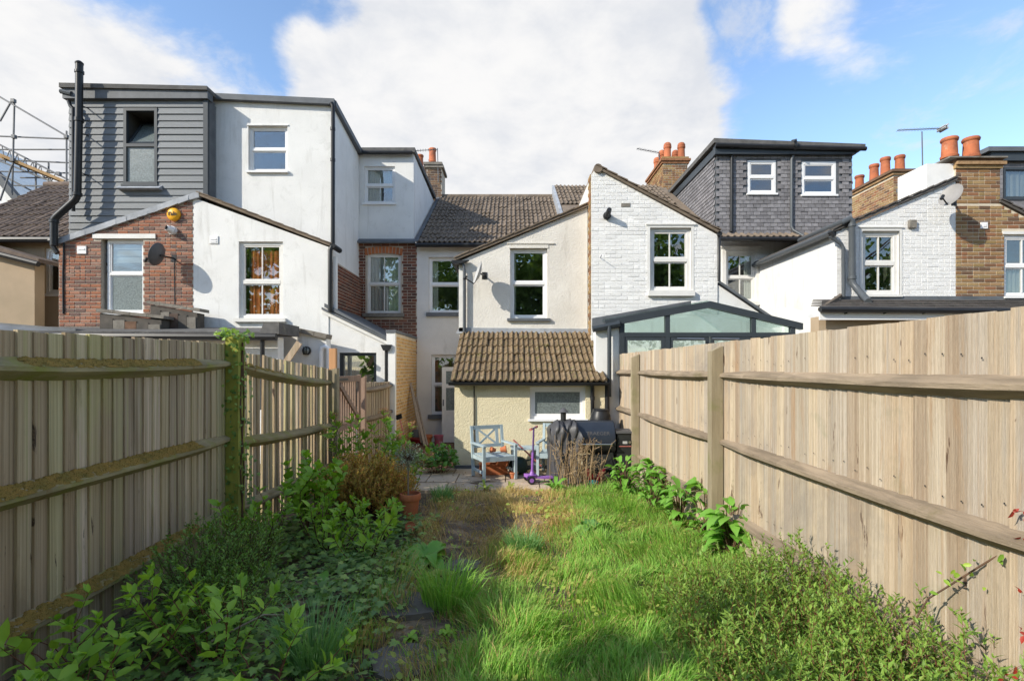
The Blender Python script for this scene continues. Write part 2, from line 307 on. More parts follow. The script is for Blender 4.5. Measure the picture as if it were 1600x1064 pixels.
m_slab = mat('patio_stone', (.52, .42, .31), (.42, .33, .24), 4, .9, .4, 40, var=.14, spots=(((.20, .16, .11), 5, .62, .74),))
m_step = mat('stepping_stone', (.17, .15, .125), (.12, .105, .085), 5, .95, .5, 40, spots=(((.09, .08, .045), 4, .56, .7),))
m_pathbrick = mat('path_brick', (.24, .145, .09), (.17, .10, .065), 8, .9, .4, 50, var=.2)
m_chair = mat('blue_grey_paint', (.40, .49, .52), (.33, .41, .44), 6, .6, .15, 50)
m_grill = mat('blue_black_enamel', (.022, .030, .045), (.018, .024, .036), 6, .32, .1, 80, spec=.5)
m_grillblk = mat('black_steel', (.02, .022, .022), (.028, .03, .03), 6, .5, .1, 80)
m_cover = mat('grey_cover_fabric', (.075, .075, .08), (.05, .05, .055), 5, .5, .3, 20, spec=.5)
m_purple = mat('purple_plastic', (.30, .13, .46), (.25, .11, .40), 4, .4, 0)
m_purpled = mat('purple_metal', (.13, .07, .22), (.11, .06, .19), 4, .4, 0)
m_pinkpole = mat('pink_plastic', (.55, .18, .16), (.48, .16, .14), 4, .5, 0)
m_bucket = mat('pink_bucket', (.46, .13, .18), (.40, .11, .16), 4, .5, .05)
m_green_can = mat('dark_green_plastic', (.028, .055, .045), (.022, .045, .038), 4, .45, .05)
m_red = mat('dark_red_plastic', (.25, .015, .025), (.2, .012, .02), 4, .4, 0)
m_teal = mat('teal_plastic', (.06, .33, .30), (.05, .28, .26), 4, .4, 0)
m_yale = mat('orange_yellow_plastic', (.85, .42, .02), (.8, .39, .02), 4, .4, 0)
m_ladder = mat('old_timber', (.30, .25, .20), (.22, .18, .14), 4, .9, .2, 40, stretch=(6, 6, .5))
m_stem = mat('brown_stem', (.15, .085, .05), (.10, .06, .04), 9, .9, .2)
m_stemred = mat('red_stem', (.20, .07, .045), (.14, .06, .035), 9, .8, .1)
m_dry = leafmat('dry_stalk', [(.34, .24, .14), (.46, .34, .20), (.27, .18, .11)], .8, .15, .1)
m_scaff_board = mat('scaffold_board', (.42, .27, .13), (.33, .21, .10), 4, .9, .2)
# ------------------------------------------------------------------ builders for buildings
def wall(name, parent, poly, mat_, holes=(), inward=(0, .25, 0), reveal=.14, **props):
    """planar wall with openings: front skin, edges pushed inward, reveals round each opening"""
    P = [Vector(p) for p in poly]; H = [[Vector(p) for p in h] for h in holes]; inward = Vector(inward)
    mb = MB(); allv = P+[p for h in H for p in h]
    tris = geometry.tessellate_polygon([P]+H)
    mb.add(allv, tris)
    for k in range(len(P)): mb.face([P[k], P[(k+1) % len(P)], P[(k+1) % len(P)]+inward, P[k]+inward])
    rv = inward.normalized()*reveal
    for h in H:
        for k in range(len(h)): mb.face([h[k], h[(k+1) % len(h)], h[(k+1) % len(h)]+rv, h[k]+rv])
    return link(name, mb, mat_, parent, **props)
def rect(x0, y0, x1, y1, Y): return [W(x0, y1, Y), W(x1, y1, Y), W(x1, y0, Y), W(x0, y0, Y)]
def ppoly(pts, Y): return [W(x, y, Y) for x, y in pts]

def ring(mb, x0, z0, x1, z1, w, ya, yb, wb=None):
    wb = wb or w
    mb.box((x0, ya, z0), (x0+w, yb, z1)); mb.box((x1-w, ya, z0), (x1, yb, z1))
    mb.box((x0+w, ya, z0), (x1-w, yb, z0+wb)); mb.box((x0+w, ya, z1-w), (x1-w, yb, z1))
def curtain_mesh(x0, x1, z0, z1, y, folds=5, amp=.010):
    mb = MB(); n = max(8, int(folds*6)); ph = random.random()*6
    top = [(x0+(x1-x0)*k/n, y+amp*math.sin(ph+k/n*folds*6.28)+amp*.4*math.sin(k*1.7), z1) for k in range(n+1)]
    bot = [(p[0], p[1], z0) for p in top]
    for k in range(n): mb.face([bot[k], bot[k+1], top[k+1], top[k]])
    return mb
def window(parent, x0, y0, x1, y1, Y, style='tb', split=.5, fw=.05, m=None, glass=None, sill=None, curtains=(), rec=.07, frost=(), sillmat=None, label=None, sash=.03, room=True, bar=.022):
    m = m or m_upvc; glass = glass or m_glass
    X0, X1, Z0, Z1 = WX(x0, Y), WX(x1, Y), WZ(y1, Y), WZ(y0, Y)
    ya, yb = Y+rec, Y+rec+.06
    mb = MB(); ring(mb, X0, Z0, X1, Z1, fw, ya, yb)
    zt = Z1-(Z1-Z0)*split
    rows = [(Z0+fw, Z1-fw)]
    if style in ('tb', '2x2', 't2'):
        mb.box((X0+fw, ya-.004, zt-fw*.5), (X1-fw, yb, zt+fw*.5)); rows = [(Z0+fw, zt-fw*.5), (zt+fw*.5, Z1-fw)]
    w = link('window', mb, m, parent)
    if label: w['label'] = label
    k = 0
    for (a, b_) in rows:
        sb = MB(); off = .012 if k == 0 else 0
        ring(sb, X0+fw, a, X1-fw, b_, sash, ya+.012+off, yb-.005)
        link('sash', sb, m, w)
        xa, xb = X0+fw+sash, X1-fw-sash; za, zb = a+sash, b_-sash
        cols = [(xa, xb)]
        if style in ('2x2',):
            xm = (xa+xb)/2; link('glazing_bar', MB().box((xm-bar/2, ya+.014, za), (xm+bar/2, yb-.008, zb)), m, w); cols = [(xa, xm-bar/2), (xm+bar/2, xb)]
        for (c, d) in cols:
            link('pane', MB().box((c, ya+.03, za), (d, ya+.036, zb)), m_frost if k in frost else glass, w)
        k += 1
    if sill:
        e, t, pr = sill; link('sill', MB().box((X0-e, Y-pr, Z0-t), (X1+e, Y+rec+.01, Z0+.004)), sillmat or m, w)
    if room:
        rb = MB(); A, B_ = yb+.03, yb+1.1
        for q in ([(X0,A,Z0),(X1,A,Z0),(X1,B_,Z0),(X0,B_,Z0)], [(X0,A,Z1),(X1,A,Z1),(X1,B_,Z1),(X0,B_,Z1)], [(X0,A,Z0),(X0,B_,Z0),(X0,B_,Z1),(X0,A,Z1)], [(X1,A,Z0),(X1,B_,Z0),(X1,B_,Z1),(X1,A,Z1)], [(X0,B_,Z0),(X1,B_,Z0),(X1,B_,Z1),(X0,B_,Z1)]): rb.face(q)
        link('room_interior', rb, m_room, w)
    for (u0, u1, v0, v1, cm) in curtains:
        link('curtain', curtain_mesh(X0+(X1-X0)*u0, X0+(X1-X0)*u1, Z1-(Z1-Z0)*v1, Z1-(Z1-Z0)*v0, yb+.022, 3+6*(u1-u0)), cm, w, smooth='all')
    return w

def spans(poly, z):
    xs = []
    for k in range(len(poly)):
        (u0, z0), (u1, z1) = poly[k], poly[(k+1) % len(poly)]
        if (z0-z)*(z1-z) < 0: xs.append(u0+(u1-u0)*(z-z0)/(z1-z0))
    xs.sort(); return [(xs[i], xs[i+1]) for i in range(0, len(xs)-1, 2)]
BRICK_MESH = {}
def unit_brick(mat_, j):
    key = (mat_.name, j)
    if key not in BRICK_MESH:
        rnd = random.Random(j+5); e = .03
        mb = MB(); q = lambda: rnd.uniform(-.035, .035)
        a = [(-.5, 0, -.5), (.5, 0, -.5), (.5, 0, .5), (-.5, 0, .5)]                       # back ring at the wall
        f = [(-.5+.02, -1+q(), -.5+.07), (.5-.02, -1+q(), -.5+.07), (.5-.02, -1+q(), .5-.07), (-.5+.02, -1+q(), .5-.07)]
        mid = [(-.5, -.8, -.5), (.5, -.8, -.5), (.5, -.8, .5), (-.5, -.8, .5)]
        mb.add(a+mid+f, [(8, 9, 10, 11)]+[(k, (k+1) % 4, 4+(k+1) % 4, 4+k) for k in range(4)]+[(4+k, 4+(k+1) % 4, 8+(k+1) % 4, 8+k) for k in range(4)])
        me = mb.mesh('brick'); me.materials.append(mat_); BRICK_MESH[key] = me
    return BRICK_MESH[key]
def bricks(parent, origin, udir, ndir, poly, holes, mat_, limit=300, proud=.010, bl=.225, bh=.075, joint=.015, jit=.0015, all_stuff=False, flemish=True):
    """courses laid into a wall: poly and holes in (u, z); one object per brick up to the limit, the rest one joined piece"""
    origin, u, nrm = Vector(origin), Vector(udir), Vector(ndir)
    zmin = min(p[1] for p in poly); zmax = max(p[1] for p in poly); out = []
    row = 0; z = zmin
    while z+bh < zmax+.001:
        za, zb = z+joint, z+bh-.0005
        sp = spans(poly, za+.002); sp2 = spans(poly, zb-.002)
        if sp and sp2:
            a, b_ = max(sp[0][0], sp2[0][0]), min(sp[-1][1], sp2[-1][1])
            segs = [(a, b_)]
            for (h0, hz0, h1, hz1) in holes:
                if hz0 < zb and hz1 > za:
                    segs = [s for (p, q) in segs for s in ((p, min(q, h0)), (max(p, h1), q)) if s[1]-s[0] > .03]
            for (p, q) in segs:
                k = math.floor((p-10)/bl)
                x = -10+(.5*bl if row % 2 else 0)+.0; x += math.floor((p-x)/bl)*bl; alt = row
                while x < q-.02:
                    parts_ = [(x, x+bl)]
                    if flemish and random.random() < .22: parts_ = [(x, x+bl/2), (x+bl/2, x+bl)]
                    for (c, d) in parts_:
                        c2, d2 = max(c+joint/2, p), min(d-joint/2, q)
                        if d2-c2 > .025: out.append((c2, d2, za, zb))
                    x += bl
        z += bh; row += 1
    out.sort(key=lambda t: -(t[1]-t[0])); stuff = MB()
    rot = Matrix((u, -nrm, Vector((0, 0, 1)))).transposed().to_4x4()
    for i, (c, d, za, zb) in enumerate(out):
        ce = origin+u*((c+d)/2)+Vector((0, 0, (za+zb)/2))+nrm*random.uniform(-jit, jit)
        M = Matrix.Translation(ce) @ rot @ Matrix.Rotation(random.uniform(-.006, .006), 4, 'Y') @ Matrix.Diagonal((d-c, proud, zb-za, 1))
        me = unit_brick(mat_, i % 7)
        if i < limit and not all_stuff:
            o = bpy.data.objects.new('brick', me); COL.objects.link(o); o.parent = parent; o.matrix_local = M
        else:
            stuff.add([M @ v.co for v in me.vertices], [tuple(p.vertices) for p in me.polygons])
    if stuff.v: link('brickwork', stuff, mat_, parent, kind='stuff')

def roll_tile(name, w, l, rolls, mat_, amp=.022, th=.016, flat=False):
    """one interlocking tile, local x across, y up the slope, z out; lower edge at y=0"""
    mb = MB(); prof = []
    if flat: prof = [(-w/2, 0), (w/2, 0)]
    else:
        for r in range(rolls):
            b0 = -w/2+w*r/rolls; p = w/rolls
            prof += [(b0, 0), (b0+p*.36, 0.0)]+[(b0+p*(.36+.62*t), amp*math.sin(math.pi*t)) for t in (.12, .3, .5, .7, .88)]
        prof.append((w/2-.002, 0))
    n = len(prof)
    top0 = [(x, 0, z+th) for x, z in prof]; top1 = [(x, l, z) for x, z in prof]; bot0 = [(x, 0, z) for x, z in prof]
    mb.add(top0+top1+bot0, [(k, k+1, n+k+1, n+k) for k in range(n-1)]+[(k, 2*n+k, 2*n+k+1, k+1) for k in range(n-1)]+[(0, n, 2*n), (n-1, 2*n+n-1, 2*n-1)])
    me = mb.mesh(name); me.materials.append(mat_); return me
def tiles(parent, e0, e1, r0, nc, nr, mesh, name='tile', limit=300, jit=.006, skip=None, lap=1.0, stagger=False, stuffname='tiling'):
    """tile a parallelogram: eave e0->e1, slope e0->r0"""
    e0, e1, r0 = Vector(e0), Vector(e1), Vector(r0); u = (e1-e0)/nc; v = (r0-e0)/nr
    ud, vd = u.normalized(), v.normalized(); nd = ud.cross(vd).normalized(); 
    if nd.z < 0 and abs(nd.z) > .05: nd = -nd
    rot = Matrix((ud, vd, nd)).transposed().to_4x4(); cnt = 0; st = MB()
    for j in range(nr):
        for i in range(nc):
            p = e0+u*(i+.5+(.5 if stagger and j % 2 else 0))+v*j
            if skip and skip(p): continue
            M = Matrix.Translation(p+nd*(random.uniform(0, jit)+.004)) @ rot @ Matrix.Rotation(random.gauss(0, .018), 4, 'Z') @ Matrix.Rotation(random.gauss(0, .018), 4, 'X')
            if cnt < limit:
                o = bpy.data.objects.new(name, mesh); COL.objects.link(o); o.parent = parent; o.matrix_local = M
            else: st.add([M @ q.co for q in mesh.vertices], [tuple(f.vertices) for f in mesh.polygons])
            cnt += 1
    if st.v: link(stuffname, st, mesh.materials[0], parent, kind='stuff')
def pipe(name, parent, pts, r, m, n=10, collars=()):
    mb = MB().tube(pts, r, n)
    for c, d in collars: mb.tube([Vector(c)-Vector(d)*.03, Vector(c)+Vector(d)*.03], r*1.22, n)
    return link(name, mb, m, parent, smooth=True)
def chimney_pot(parent, base, r, h, m=None, hood=False):
    prof = [(r*.98, 0), (r*1.02, h*.10), (r*.9, h*.14), (r*.82, h*.8), (r*.95, h*.84), (r*1.0, h*.93), (r*.9, h), (r*.62, h), (r*.6, h*.7)]
    mb = MB().lathe(prof, base, 16)
    if hood:
        c = Vector(base)+Vector((0, 0, h)); pr = [(r*.95, 0), (r*.92, r*.4), (r*.7, r*.75), (r*.3, r*.95), (.001, r)]
        mb.lathe(pr, c, 16)
    return link('chimney_pot', mb, m or m_chimpot, parent, smooth=True)
def dish(name, loc, r, face, label, m, arm_side=-1):
    t = thing(name, loc, label, 'dish'); loc = Vector(loc); f = Vector(face).normalized()
    Mq = f.to_track_quat('Z', 'Y').to_matrix().to_4x4()
    prof = [(r*.05, .004), (r*.4, .012), (r*.75, r*.13), (r, r*.24), (r*1.02, r*.25), (r, r*.22), (r*.75, r*.10), (r*.4, -.006), (r*.05, -.012)]
    c = loc-f*r*.1
    link('reflector', MB().lathe(prof, c, 24, M=Mq @ Matrix.Diagonal((.88, 1, 1, 1))), m, t, smooth='all')
    tip = c+f*r*1.05+(Mq @ Vector((0, -.75, 0)))*r
    link('feed_arm', MB().tube([c+(Mq @ Vector((0, -.95, .2)))*r, tip], .012, 6), m_black, t)
    d = (c+f*.2-tip).normalized(); link('receiver', MB().tube([tip-d*.04, tip+d*.05], .028, 10), m_black, t, smooth=True)
    return t, c, f

# ------------------------------------------------------------------ the ground
def gz(x, y):                                      # ground height
    base = -.15*min(1, max(0, (y-1.5)/5.6)) if y < 8.9 else -.15-.18*min(1, (y-8.9)/4.0)
    if -3 < x < 2.3 and y < 8: base += .035*math.sin(x*2.3+y*1.1)*math.sin(y*1.7-x) + .02*math.sin(5.1*x+3.3*y)*(1 if y < 7 else 0)
    return base
def axis(lo, hi, step, far):
    a = list(np.arange(lo, hi+1e-6, step)); return [-v for v in reversed(far)]+a+list(far)
xs = axis(-4, 4, .1, [6, 9, 15, 40, 120, 400]); ys = [-400, -120, -40, -15, -6, -2]+list(np.arange(0, 14.01, .1))+[18, 30, 60, 150, 400]
mb = MB(); mb.v = [(x, y, gz(x, y) if y < 7.25 and abs(x) < 4.1 else gz(x, y)-.03) for y in ys for x in xs]; nx = len(xs)
mb.f = [(j*nx+i, j*nx+i+1, (j+1)*nx+i+1, (j+1)*nx+i) for j in range(len(ys)-1) for i in range(nx-1)]
structure('ground', mb, m_soil)

# patio of stone slabs and the passage of bricks beside the lean-to
pat = structure('patio', MB().box((-2.6, 7.36, -.24), (1.9, 8.9, -.172)), m_soil)
y = 7.3; r_ = 0
while y < 8.9:
    dy = [.52, .62, .5][r_ % 3]; y2 = min(y+dy, 8.905); x = -2.3+(.25 if r_ % 2 else 0)
    while x < 1.85:
        dx = random.choice((.45, .6, .75)); x2 = min(x+dx, 1.9); h = -.15+random.uniform(-.006, .006)
        if x2-x > .12: link('slab', MB().prism([(x+.008, y+.008+random.uniform(0, .015), -.2), (x2-.008, y+.008+random.uniform(0, .015), -.2), (x2-.008, y2-.008, -.2), (x+.008, y2-.008, -.2)], (0, 0, h+.2)), m_slab, pat)
        x = x2
    y = y2; r_ += 1
pas = structure('path', MB().face([(-2.5, 8.91, -.178), (-.99, 8.91, -.178), (-.99, 13.4, -.345), (-2.5, 13.4, -.345)]), m_soil)
bm_ = MB().box((-.104, -.05, -.02), (.104, .05, .03)).mesh('paving_brick'); bm_.materials.append(m_pathbrick)
i = 0; y = 8.97
while y < 13.3:
    x = -2.45+(.107 if i % 2 else 0)
    while x < -1.05:
        o = bpy.data.objects.new('paving_brick', bm_); COL.objects.link(o); o.parent = pas; o.location = (x+.1, y, -.182-(y-8.9)*.0372+random.uniform(-.004, .004)); o.rotation_euler = (-.037, 0, random.gauss(0, .012))
        x += .215
    y += .106*1.6; i += 1
# ================================================================== the houses
def holew(rects, Y): return [rect(*r, Y) for r in rects]
def uz(poly): return [(p[0], p[2]) for p in poly]
def holeuz(rects, Y, grow=.0): return [(WX(r[0], Y)-grow, WZ(r[3], Y)-grow, WX(r[2], Y)+grow, WZ(r[1], Y)+grow) for r in rects]
GZ = -.5                                            # foot of the house walls

# ---- our own house -------------------------------------------------
H = thing('terraced_house', (0, 11, -.33), 'off-white rendered terraced house with cream lean-to under mossy roof tiles', 'house')
YM, YO, YL = 13.4, 10.6, 8.92
xl, xr = WX(718, YO), WX(918, YO)
w_up, w_lo = (670, 402, 726, 489), (674, 554, 722, 648)
wall('main_wall', H, [W(651.5, 0, YM)*0+Vector((WX(651.5, YM), YM, GZ)), (.9, YM, GZ), (.9, YM, 4.75), (WX(651.5, YM), YM, 4.75)], m_render_main, holew([w_up, w_lo], YM))
window(H, *w_up, YM, 'tb', .48, sill=(.06, .09, .07), sillmat=m_leaddark, curtains=[(.06, .24, .05, .97, m_curt), (.78, .95, .05, .97, m_curt)])
window(H, *w_lo, YM, 'tb', .50, sill=(.08, .10, .07), sillmat=m_leaddark)
link('lintel', MB().prism([(WX(670, YM)-.03, YM-.012, WZ(402, YM)), (WX(726, YM)+.03, YM-.012, WZ(402, YM)), (WX(726, YM), YM-.012, WZ(399, YM)), (WX(698, YM), YM-.012, WZ(396.5, YM)), (WX(670, YM), YM-.012, WZ(399, YM))], (0, .03, 0)), m_render_main, H)
# two-storey rear projection
zl, zr = WZ(408, YO), WZ(324, YO); wo_ = (797, 388, 855, 498)
wall('rear_wall', H, [(xl, YO, GZ), (xr, YO, GZ), (xr, YO, zr), (xl, YO, zl)], m_render_rough, holew([wo_], YO))
wall('side_wall', H, [(xl+.002, YO+.25, GZ), (xl+.002, YM, GZ), (xl+.002, YM, zl), (xl+.002, YO+.25, zl)], m_render_rough, inward=(.2, 0, 0))
window(H, *wo_, YO, 'tb', .49, fw=.055, sill=(.06, .05, .06), sillmat=m_leaddark, curtains=[(.05, .16, .03, .98, m_curt)])
link('lintel', MB().box((WX(792, YO), YO-.025, WZ(381.5, YO)), (WX(866, YO), YO+.05, WZ(379.5, YO))), m_render_rough, H)
link('lintel', MB().box((WX(795, YO), YO-.012, WZ(388, YO)), (WX(857, YO), YO+.05, WZ(383, YO))), m_render_rough, H)
rf = link('projection_roof', MB().prism([(xl-.1, YO-.06, zl+.0), (xr, YO-.06, zr+.005), (xr, YO-.06, zr+.055), (xl-.1, YO-.06, zl+.05)], (0, 3.2, 0)), m_tile_main, H)
vm_ = roll_tile('verge_tile', .30, .15, 1, m_tile_main, flat=True, th=.022)
for k in range(9):
    a = Vector((xl-.1, YO-.07, zl+.055)).lerp(Vector((xr, YO-.07, zr+.06)), k/9); bq = Vector((xl-.1, YO-.07, zl+.055)).lerp(Vector((xr, YO-.07, zr+.06)), (k+1.08)/9)
    link('verge_tile', MB().beam(a+Vector((0, .08, .004)), bq+Vector((0, .08, .016)), .18, .022), m_tile_main, rf)
link('corner_board', MB().box((xl-.012, YO-.02, WZ(518, YO)), (xl+.10, YO-.002, zl)), m_wood_white, H)
# gutter end + downpipe at the eaves corner
pipe('downpipe', H, [(xl-.09, YO-.03, zl-.0), (xl+.09, YO-.07, zl-.10), (xl+.105, YO-.07, zl-.25), (xl+.105, YO-.07, WZ(519, YO))], .033, m_greypipe)
link('gutter', MB().prism([(xl-.16, YO-.12, zl-.03), (xl-.13, YO-.12, zl-.085), (xl-.07, YO-.12, zl-.085), (xl-.04, YO-.12, zl-.03)], (0, 2.95, 0)), m_black, H)
link('gutter_hopper', MB().prism([(xl-.15, YO-.14, zl-.01), (xl+.2, YO-.14, zl-.01), (xl+.06, YO-.14, zl-.07), (xl-.08, YO-.14, zl-.09)], (0, .12, 0)), m_black, H)
link('flashing', MB().prism([(xl-.07, YO-.02, WZ(521, YO)), (xr+.02, YO-.02, WZ(527, YO)), (xr+.02, YO-.02, WZ(514, YO)), (xl-.0, YO-.02, WZ(512, YO))], (0, .03, 0)), m_lead, H)
# lean-to
lx0, lx1 = WX(710, YL), WX(945, YL); wl = (828, 604.5, 915, 655); ze = WZ(599, YL)
wall('lean_to_wall', H, [(lx0, YL, GZ), (lx1, YL, GZ), (lx1, YL, ze+.06), (lx0, YL, ze+.06)], m_render_cream, holew([wl], YL))
for X_, s_ in ((lx0, 1), (lx1, -1)):
    wall('lean_to_side', H, [(X_, YL+.25, GZ), (X_, YO, GZ), (X_, YO, 2.2), (X_, YL+.25, ze+.2)], m_render_cream, inward=(.15*s_, 0, 0))
link('plinth', MB().box((lx0-.012, YL-.018, GZ), (lx1+.012, YL, -.10)), m_leaddark, H)
window(H, *wl, YL, 'one', fw=.05, sill=(.035, .03, .05), rec=.05, frost=(0,), sash=.04)
E0, E1 = Vector((WX(704, 8.78), 8.78, WZ(597, 8.78))), Vector((WX(949, 8.78), 8.78, WZ(597.5, 8.78)))
R0 = Vector((E0.x-.01, YO-.02, WZ(521, YO))); 
lr = link('lean_to_roof', MB().prism([E0+Vector((.02, .03, -.05)), E1+Vector((-.02, .03, -.05)), R0+(E1-E0)+Vector((-.02, 0, -.05)), R0+Vector((.02, 0, -.05))], (0, 0, .04)), m_black, H)
NC, NR = 27, 6; tw = (E1-E0).length/NC; tl = (R0-E0).length/NR
tiles(lr, E0, E1, R0, NC, NR, roll_tile('tile', tw*.965, tl*1.10, 1, m_tile_moss, amp=.03, th=.030), jit=.014)
gm = MB(); prof = [(.055*math.cos(a), .055*math.sin(a)) for a in np.linspace(math.pi, 2*math.pi, 9)]
for k in range(8):
    (a0, b0), (a1, b1) = prof[k], prof[k+1]
    gm.face([(E0.x-.03, E0.y-.02+a0, E0.z+b0-.0), (E1.x+.03, E1.y-.02+a0, E1.z+b0-.0), (E1.x+.03, E1.y-.02+a1, E1.z+b1-.0), (E0.x-.03, E0.y-.02+a1, E0.z+b1-.0)])
for X_ in (E0.x-.03, E1.x+.03): gm.face([(X_, E0.y-.02+a, E0.z+b_) for a, b_ in prof])
link('gutter', gm, m_black, H)
link('fascia', MB().box((E0.x+.02, YL-.03, E0.z-.06), (E1.x-.02, YL-.005, E0.z+.03)), m_black, H)
pipe('downpipe', H, [(WX(925, YL-.08), YL-.10, WZ(600, YL)), (WX(925, YL), YL-.05, WZ(606, YL)), (WX(925, YL), YL-.05, -.1)], .034, m_black, collars=[((WX(925, YL), YL-.05, WZ(622, YL)), (0, 0, 1))])
pipe('waste_pipe', H, [(WX(741, YL), YL-.02, WZ(603, YL)), (WX(741, YL), YL-.02, WZ(735, YL))], .011, m_black)
pipe('soil_pipe', H, [(lx1+.045, YL+.02, WZ(600, YL)), (lx1+.045, YL+.02, -.2)], .04, m_black)
# back door standing open
YD = 12.9; dx0, dx1, dz0, dz1 = WX(690.5, YD), WX(690.5, YD)+.74, WZ(691, YD), WZ(573.5, YD)
db = MB(); ring(db, dx0, dz0, dx1, dz1, .10, YD, YD+.04, .16); db.box((dx0+.10, YD, WZ(641, YD)-.10), (dx1-.10, YD+.04, WZ(641, YD))); db.box((dx0+.10, YD, WZ(606, YD)), (dx1-.10, YD+.04, WZ(600, YD)))
dr = link('door', db, m_wood_white, H)
link('pane', MB().box((dx0+.10, YD+.015, WZ(600, YD)), (dx1-.10, YD+.022, dz1-.10)), m_frost, dr); link('pane', MB().box((dx0+.10, YD+.015, WZ(641, YD)), (dx1-.10, YD+.022, WZ(606, YD))), m_frost, dr)
link('panel', MB().box((dx0+.10, YD+.018, dz0+.16), (dx1-.10, YD+.028, WZ(641, YD)-.10)), m_wood_white, dr)
link('lock_plate', MB().box((dx0+.02, YD-.006, WZ(634, YD)), (dx0+.05, YD, WZ(624, YD))), m_galv, dr)
# main roof
e0, e1 = Vector((WX(650, 13.25), 13.25, WZ(380, 13.25))), Vector((1.4, 13.25, WZ(380, 13.25)))
r0 = Vector((e0.x, 17.4, WZ(309, 17.4)))
mr = link('main_roof', MB().prism([e0+Vector((0, 0, -.06)), e1+Vector((0, 0, -.06)), r0+(e1-e0)+Vector((0, 0, -.06)), r0+Vector((0, 0, -.06))], (0, 0, .05)), m_tile_main, H)
tl = (r0-e0).length/14; tw = (e1-e0).length/15
tiles(mr, e0, e1, r0, 15, 14, roll_tile('tile', tw*.99, tl*1.1, 2, m_tile_main, amp=.036, th=.026), jit=.01)
for k in range(9): link('ridge_tile', MB().tube([r0+(e1-e0)*(k/9)+Vector((0, .05, .02)), r0+(e1-e0)*((k+.985)/9)+Vector((0, .05, .02))], .11, 10), m_tile_main, mr, smooth=True)
link('gutter', MB().tube([e0+Vector((0, -.05, -.06)), e1+Vector((-1.2, -.05, -.06))], .055, 8), m_black, H)
link('verge_flashing', MB().prism([e0+Vector((-.06, 0, .02)), e0+Vector((.05, 0, .03)), r0+Vector((.05, 0, .03)), r0+Vector((-.06, 0, .02))], (0, 0, .03)), m_leaddark, mr)
# aerial lead down the roof is too fine; the party chimney between us and the white house:
ch = link('chimney_stack', MB().box((WX(667, 17.3), 17.25, 6.4), (WX(690.5, 17.3), 18.1, WZ(262, 17.3))), m_mortar, H)
ca, cb = WX(667, 17.25), WX(690.5, 17.25)
bricks(ch, (0, 17.25, 0), (1, 0, 0), (0, -1, 0), [(ca, 6.4), (cb, 6.4), (cb, WZ(262, 17.25)), (ca, WZ(262, 17.25))], [], m_brick_chim)
link('chimney_cap', MB().box((ca-.06, 17.18, WZ(263, 17.25)), (cb+.06, 18.16, WZ(259, 17.25))).box((ca-.1, 17.15, WZ(259, 17.25)+.001), (cb+.02, 18.2, WZ(255, 17.25))), m_stone, ch)
for (px, yy, dyy) in ((676, 17.45, 0), (655, 17.9, 0), (660, 17.6, 0)): pass
chimney_pot(ch, (WX(676, 17.5), 17.5, WZ(256, 17.5)), .13, .50); chimney_pot(ch, (WX(675, 17.95), 17.95, WZ(252, 17.95)), .12, .42)

# second chimney just behind, seen past the dormer of the white house
# ---- white house next door ------------------------------------------
A = thing('terraced_house', (-4.5, 11.5, -.33), 'tall white rendered house with dark flat-roofed loft box and orange-curtained window', 'house')
YA, YB = 11.0, 11.45; ax1 = -3.87
wa = (373, 377.5, 442, 498)
wall('rear_wall', A, [(WX(302, YA), YA, GZ), (ax1, YA, GZ), (ax1, YA, WZ(386, YA)), (WX(302, YA), YA, WZ(309, YA))], m_render_white, holew([wa], YA))
window(A, *wa, YA, '2x2', .52, fw=.075, m=m_wood_white, sill=(.08, .07, .08), rec=.05, curtains=[(.22, .97, .10, .5, m_curt_o), (.18, .97, .5, .97, m_curt_o)])
rA = link('projection_roof', MB().prism([(WX(309, YA), YA-.05, WZ(305.5, YA)), (ax1+.08, YA-.05, WZ(384, YA)-.03), (ax1+.08, YA-.05, WZ(384, YA)+.02), (WX(309, YA), YA-.05, WZ(305.5, YA)+.06)], (0, .5, 0)), m_tile_main, A)
for k in range(11):
    P0, P1 = Vector((WX(309, YA), YA+.01, WZ(305.5, YA)+.065)), Vector((ax1+.08, YA+.01, WZ(384, YA)+.03))
    link('verge_tile', MB().beam(P0.lerp(P1, k/11), P0.lerp(P1, (k+1.05)/11)+Vector((0, 0, .012)), .16, .018), m_tile_main, rA)
link('vent', MB().box((WX(328, YA), YA-.02, WZ(381, YA)), (WX(341, YA), YA, WZ(369, YA))).box((WX(330, YA), YA-.03, WZ(375, YA)), (WX(339, YA), YA-.015, WZ(373.5, YA))).box((WX(330, YA), YA-.03, WZ(379, YA)), (WX(339, YA), YA-.015, WZ(377.5, YA))), m_upvc, A)
# side of the projection: brick below, render above
sw = wall('side_wall', A, [(ax1-.004, YA+.25, GZ), (ax1-.004, YM, GZ), (ax1-.004, YM, 3.86), (ax1-.004, YA+.25, 3.9)], m_mortar, inward=(-.2, 0, 0))
bricks(sw, (ax1-.004, 0, 0), (0, 1, 0), (1, 0, 0), [(YA+.25, 1.9), (YM, 1.9), (YM, 3.86), (YA+.25, 3.9)], [], m_brick_dred, all_stuff=True)
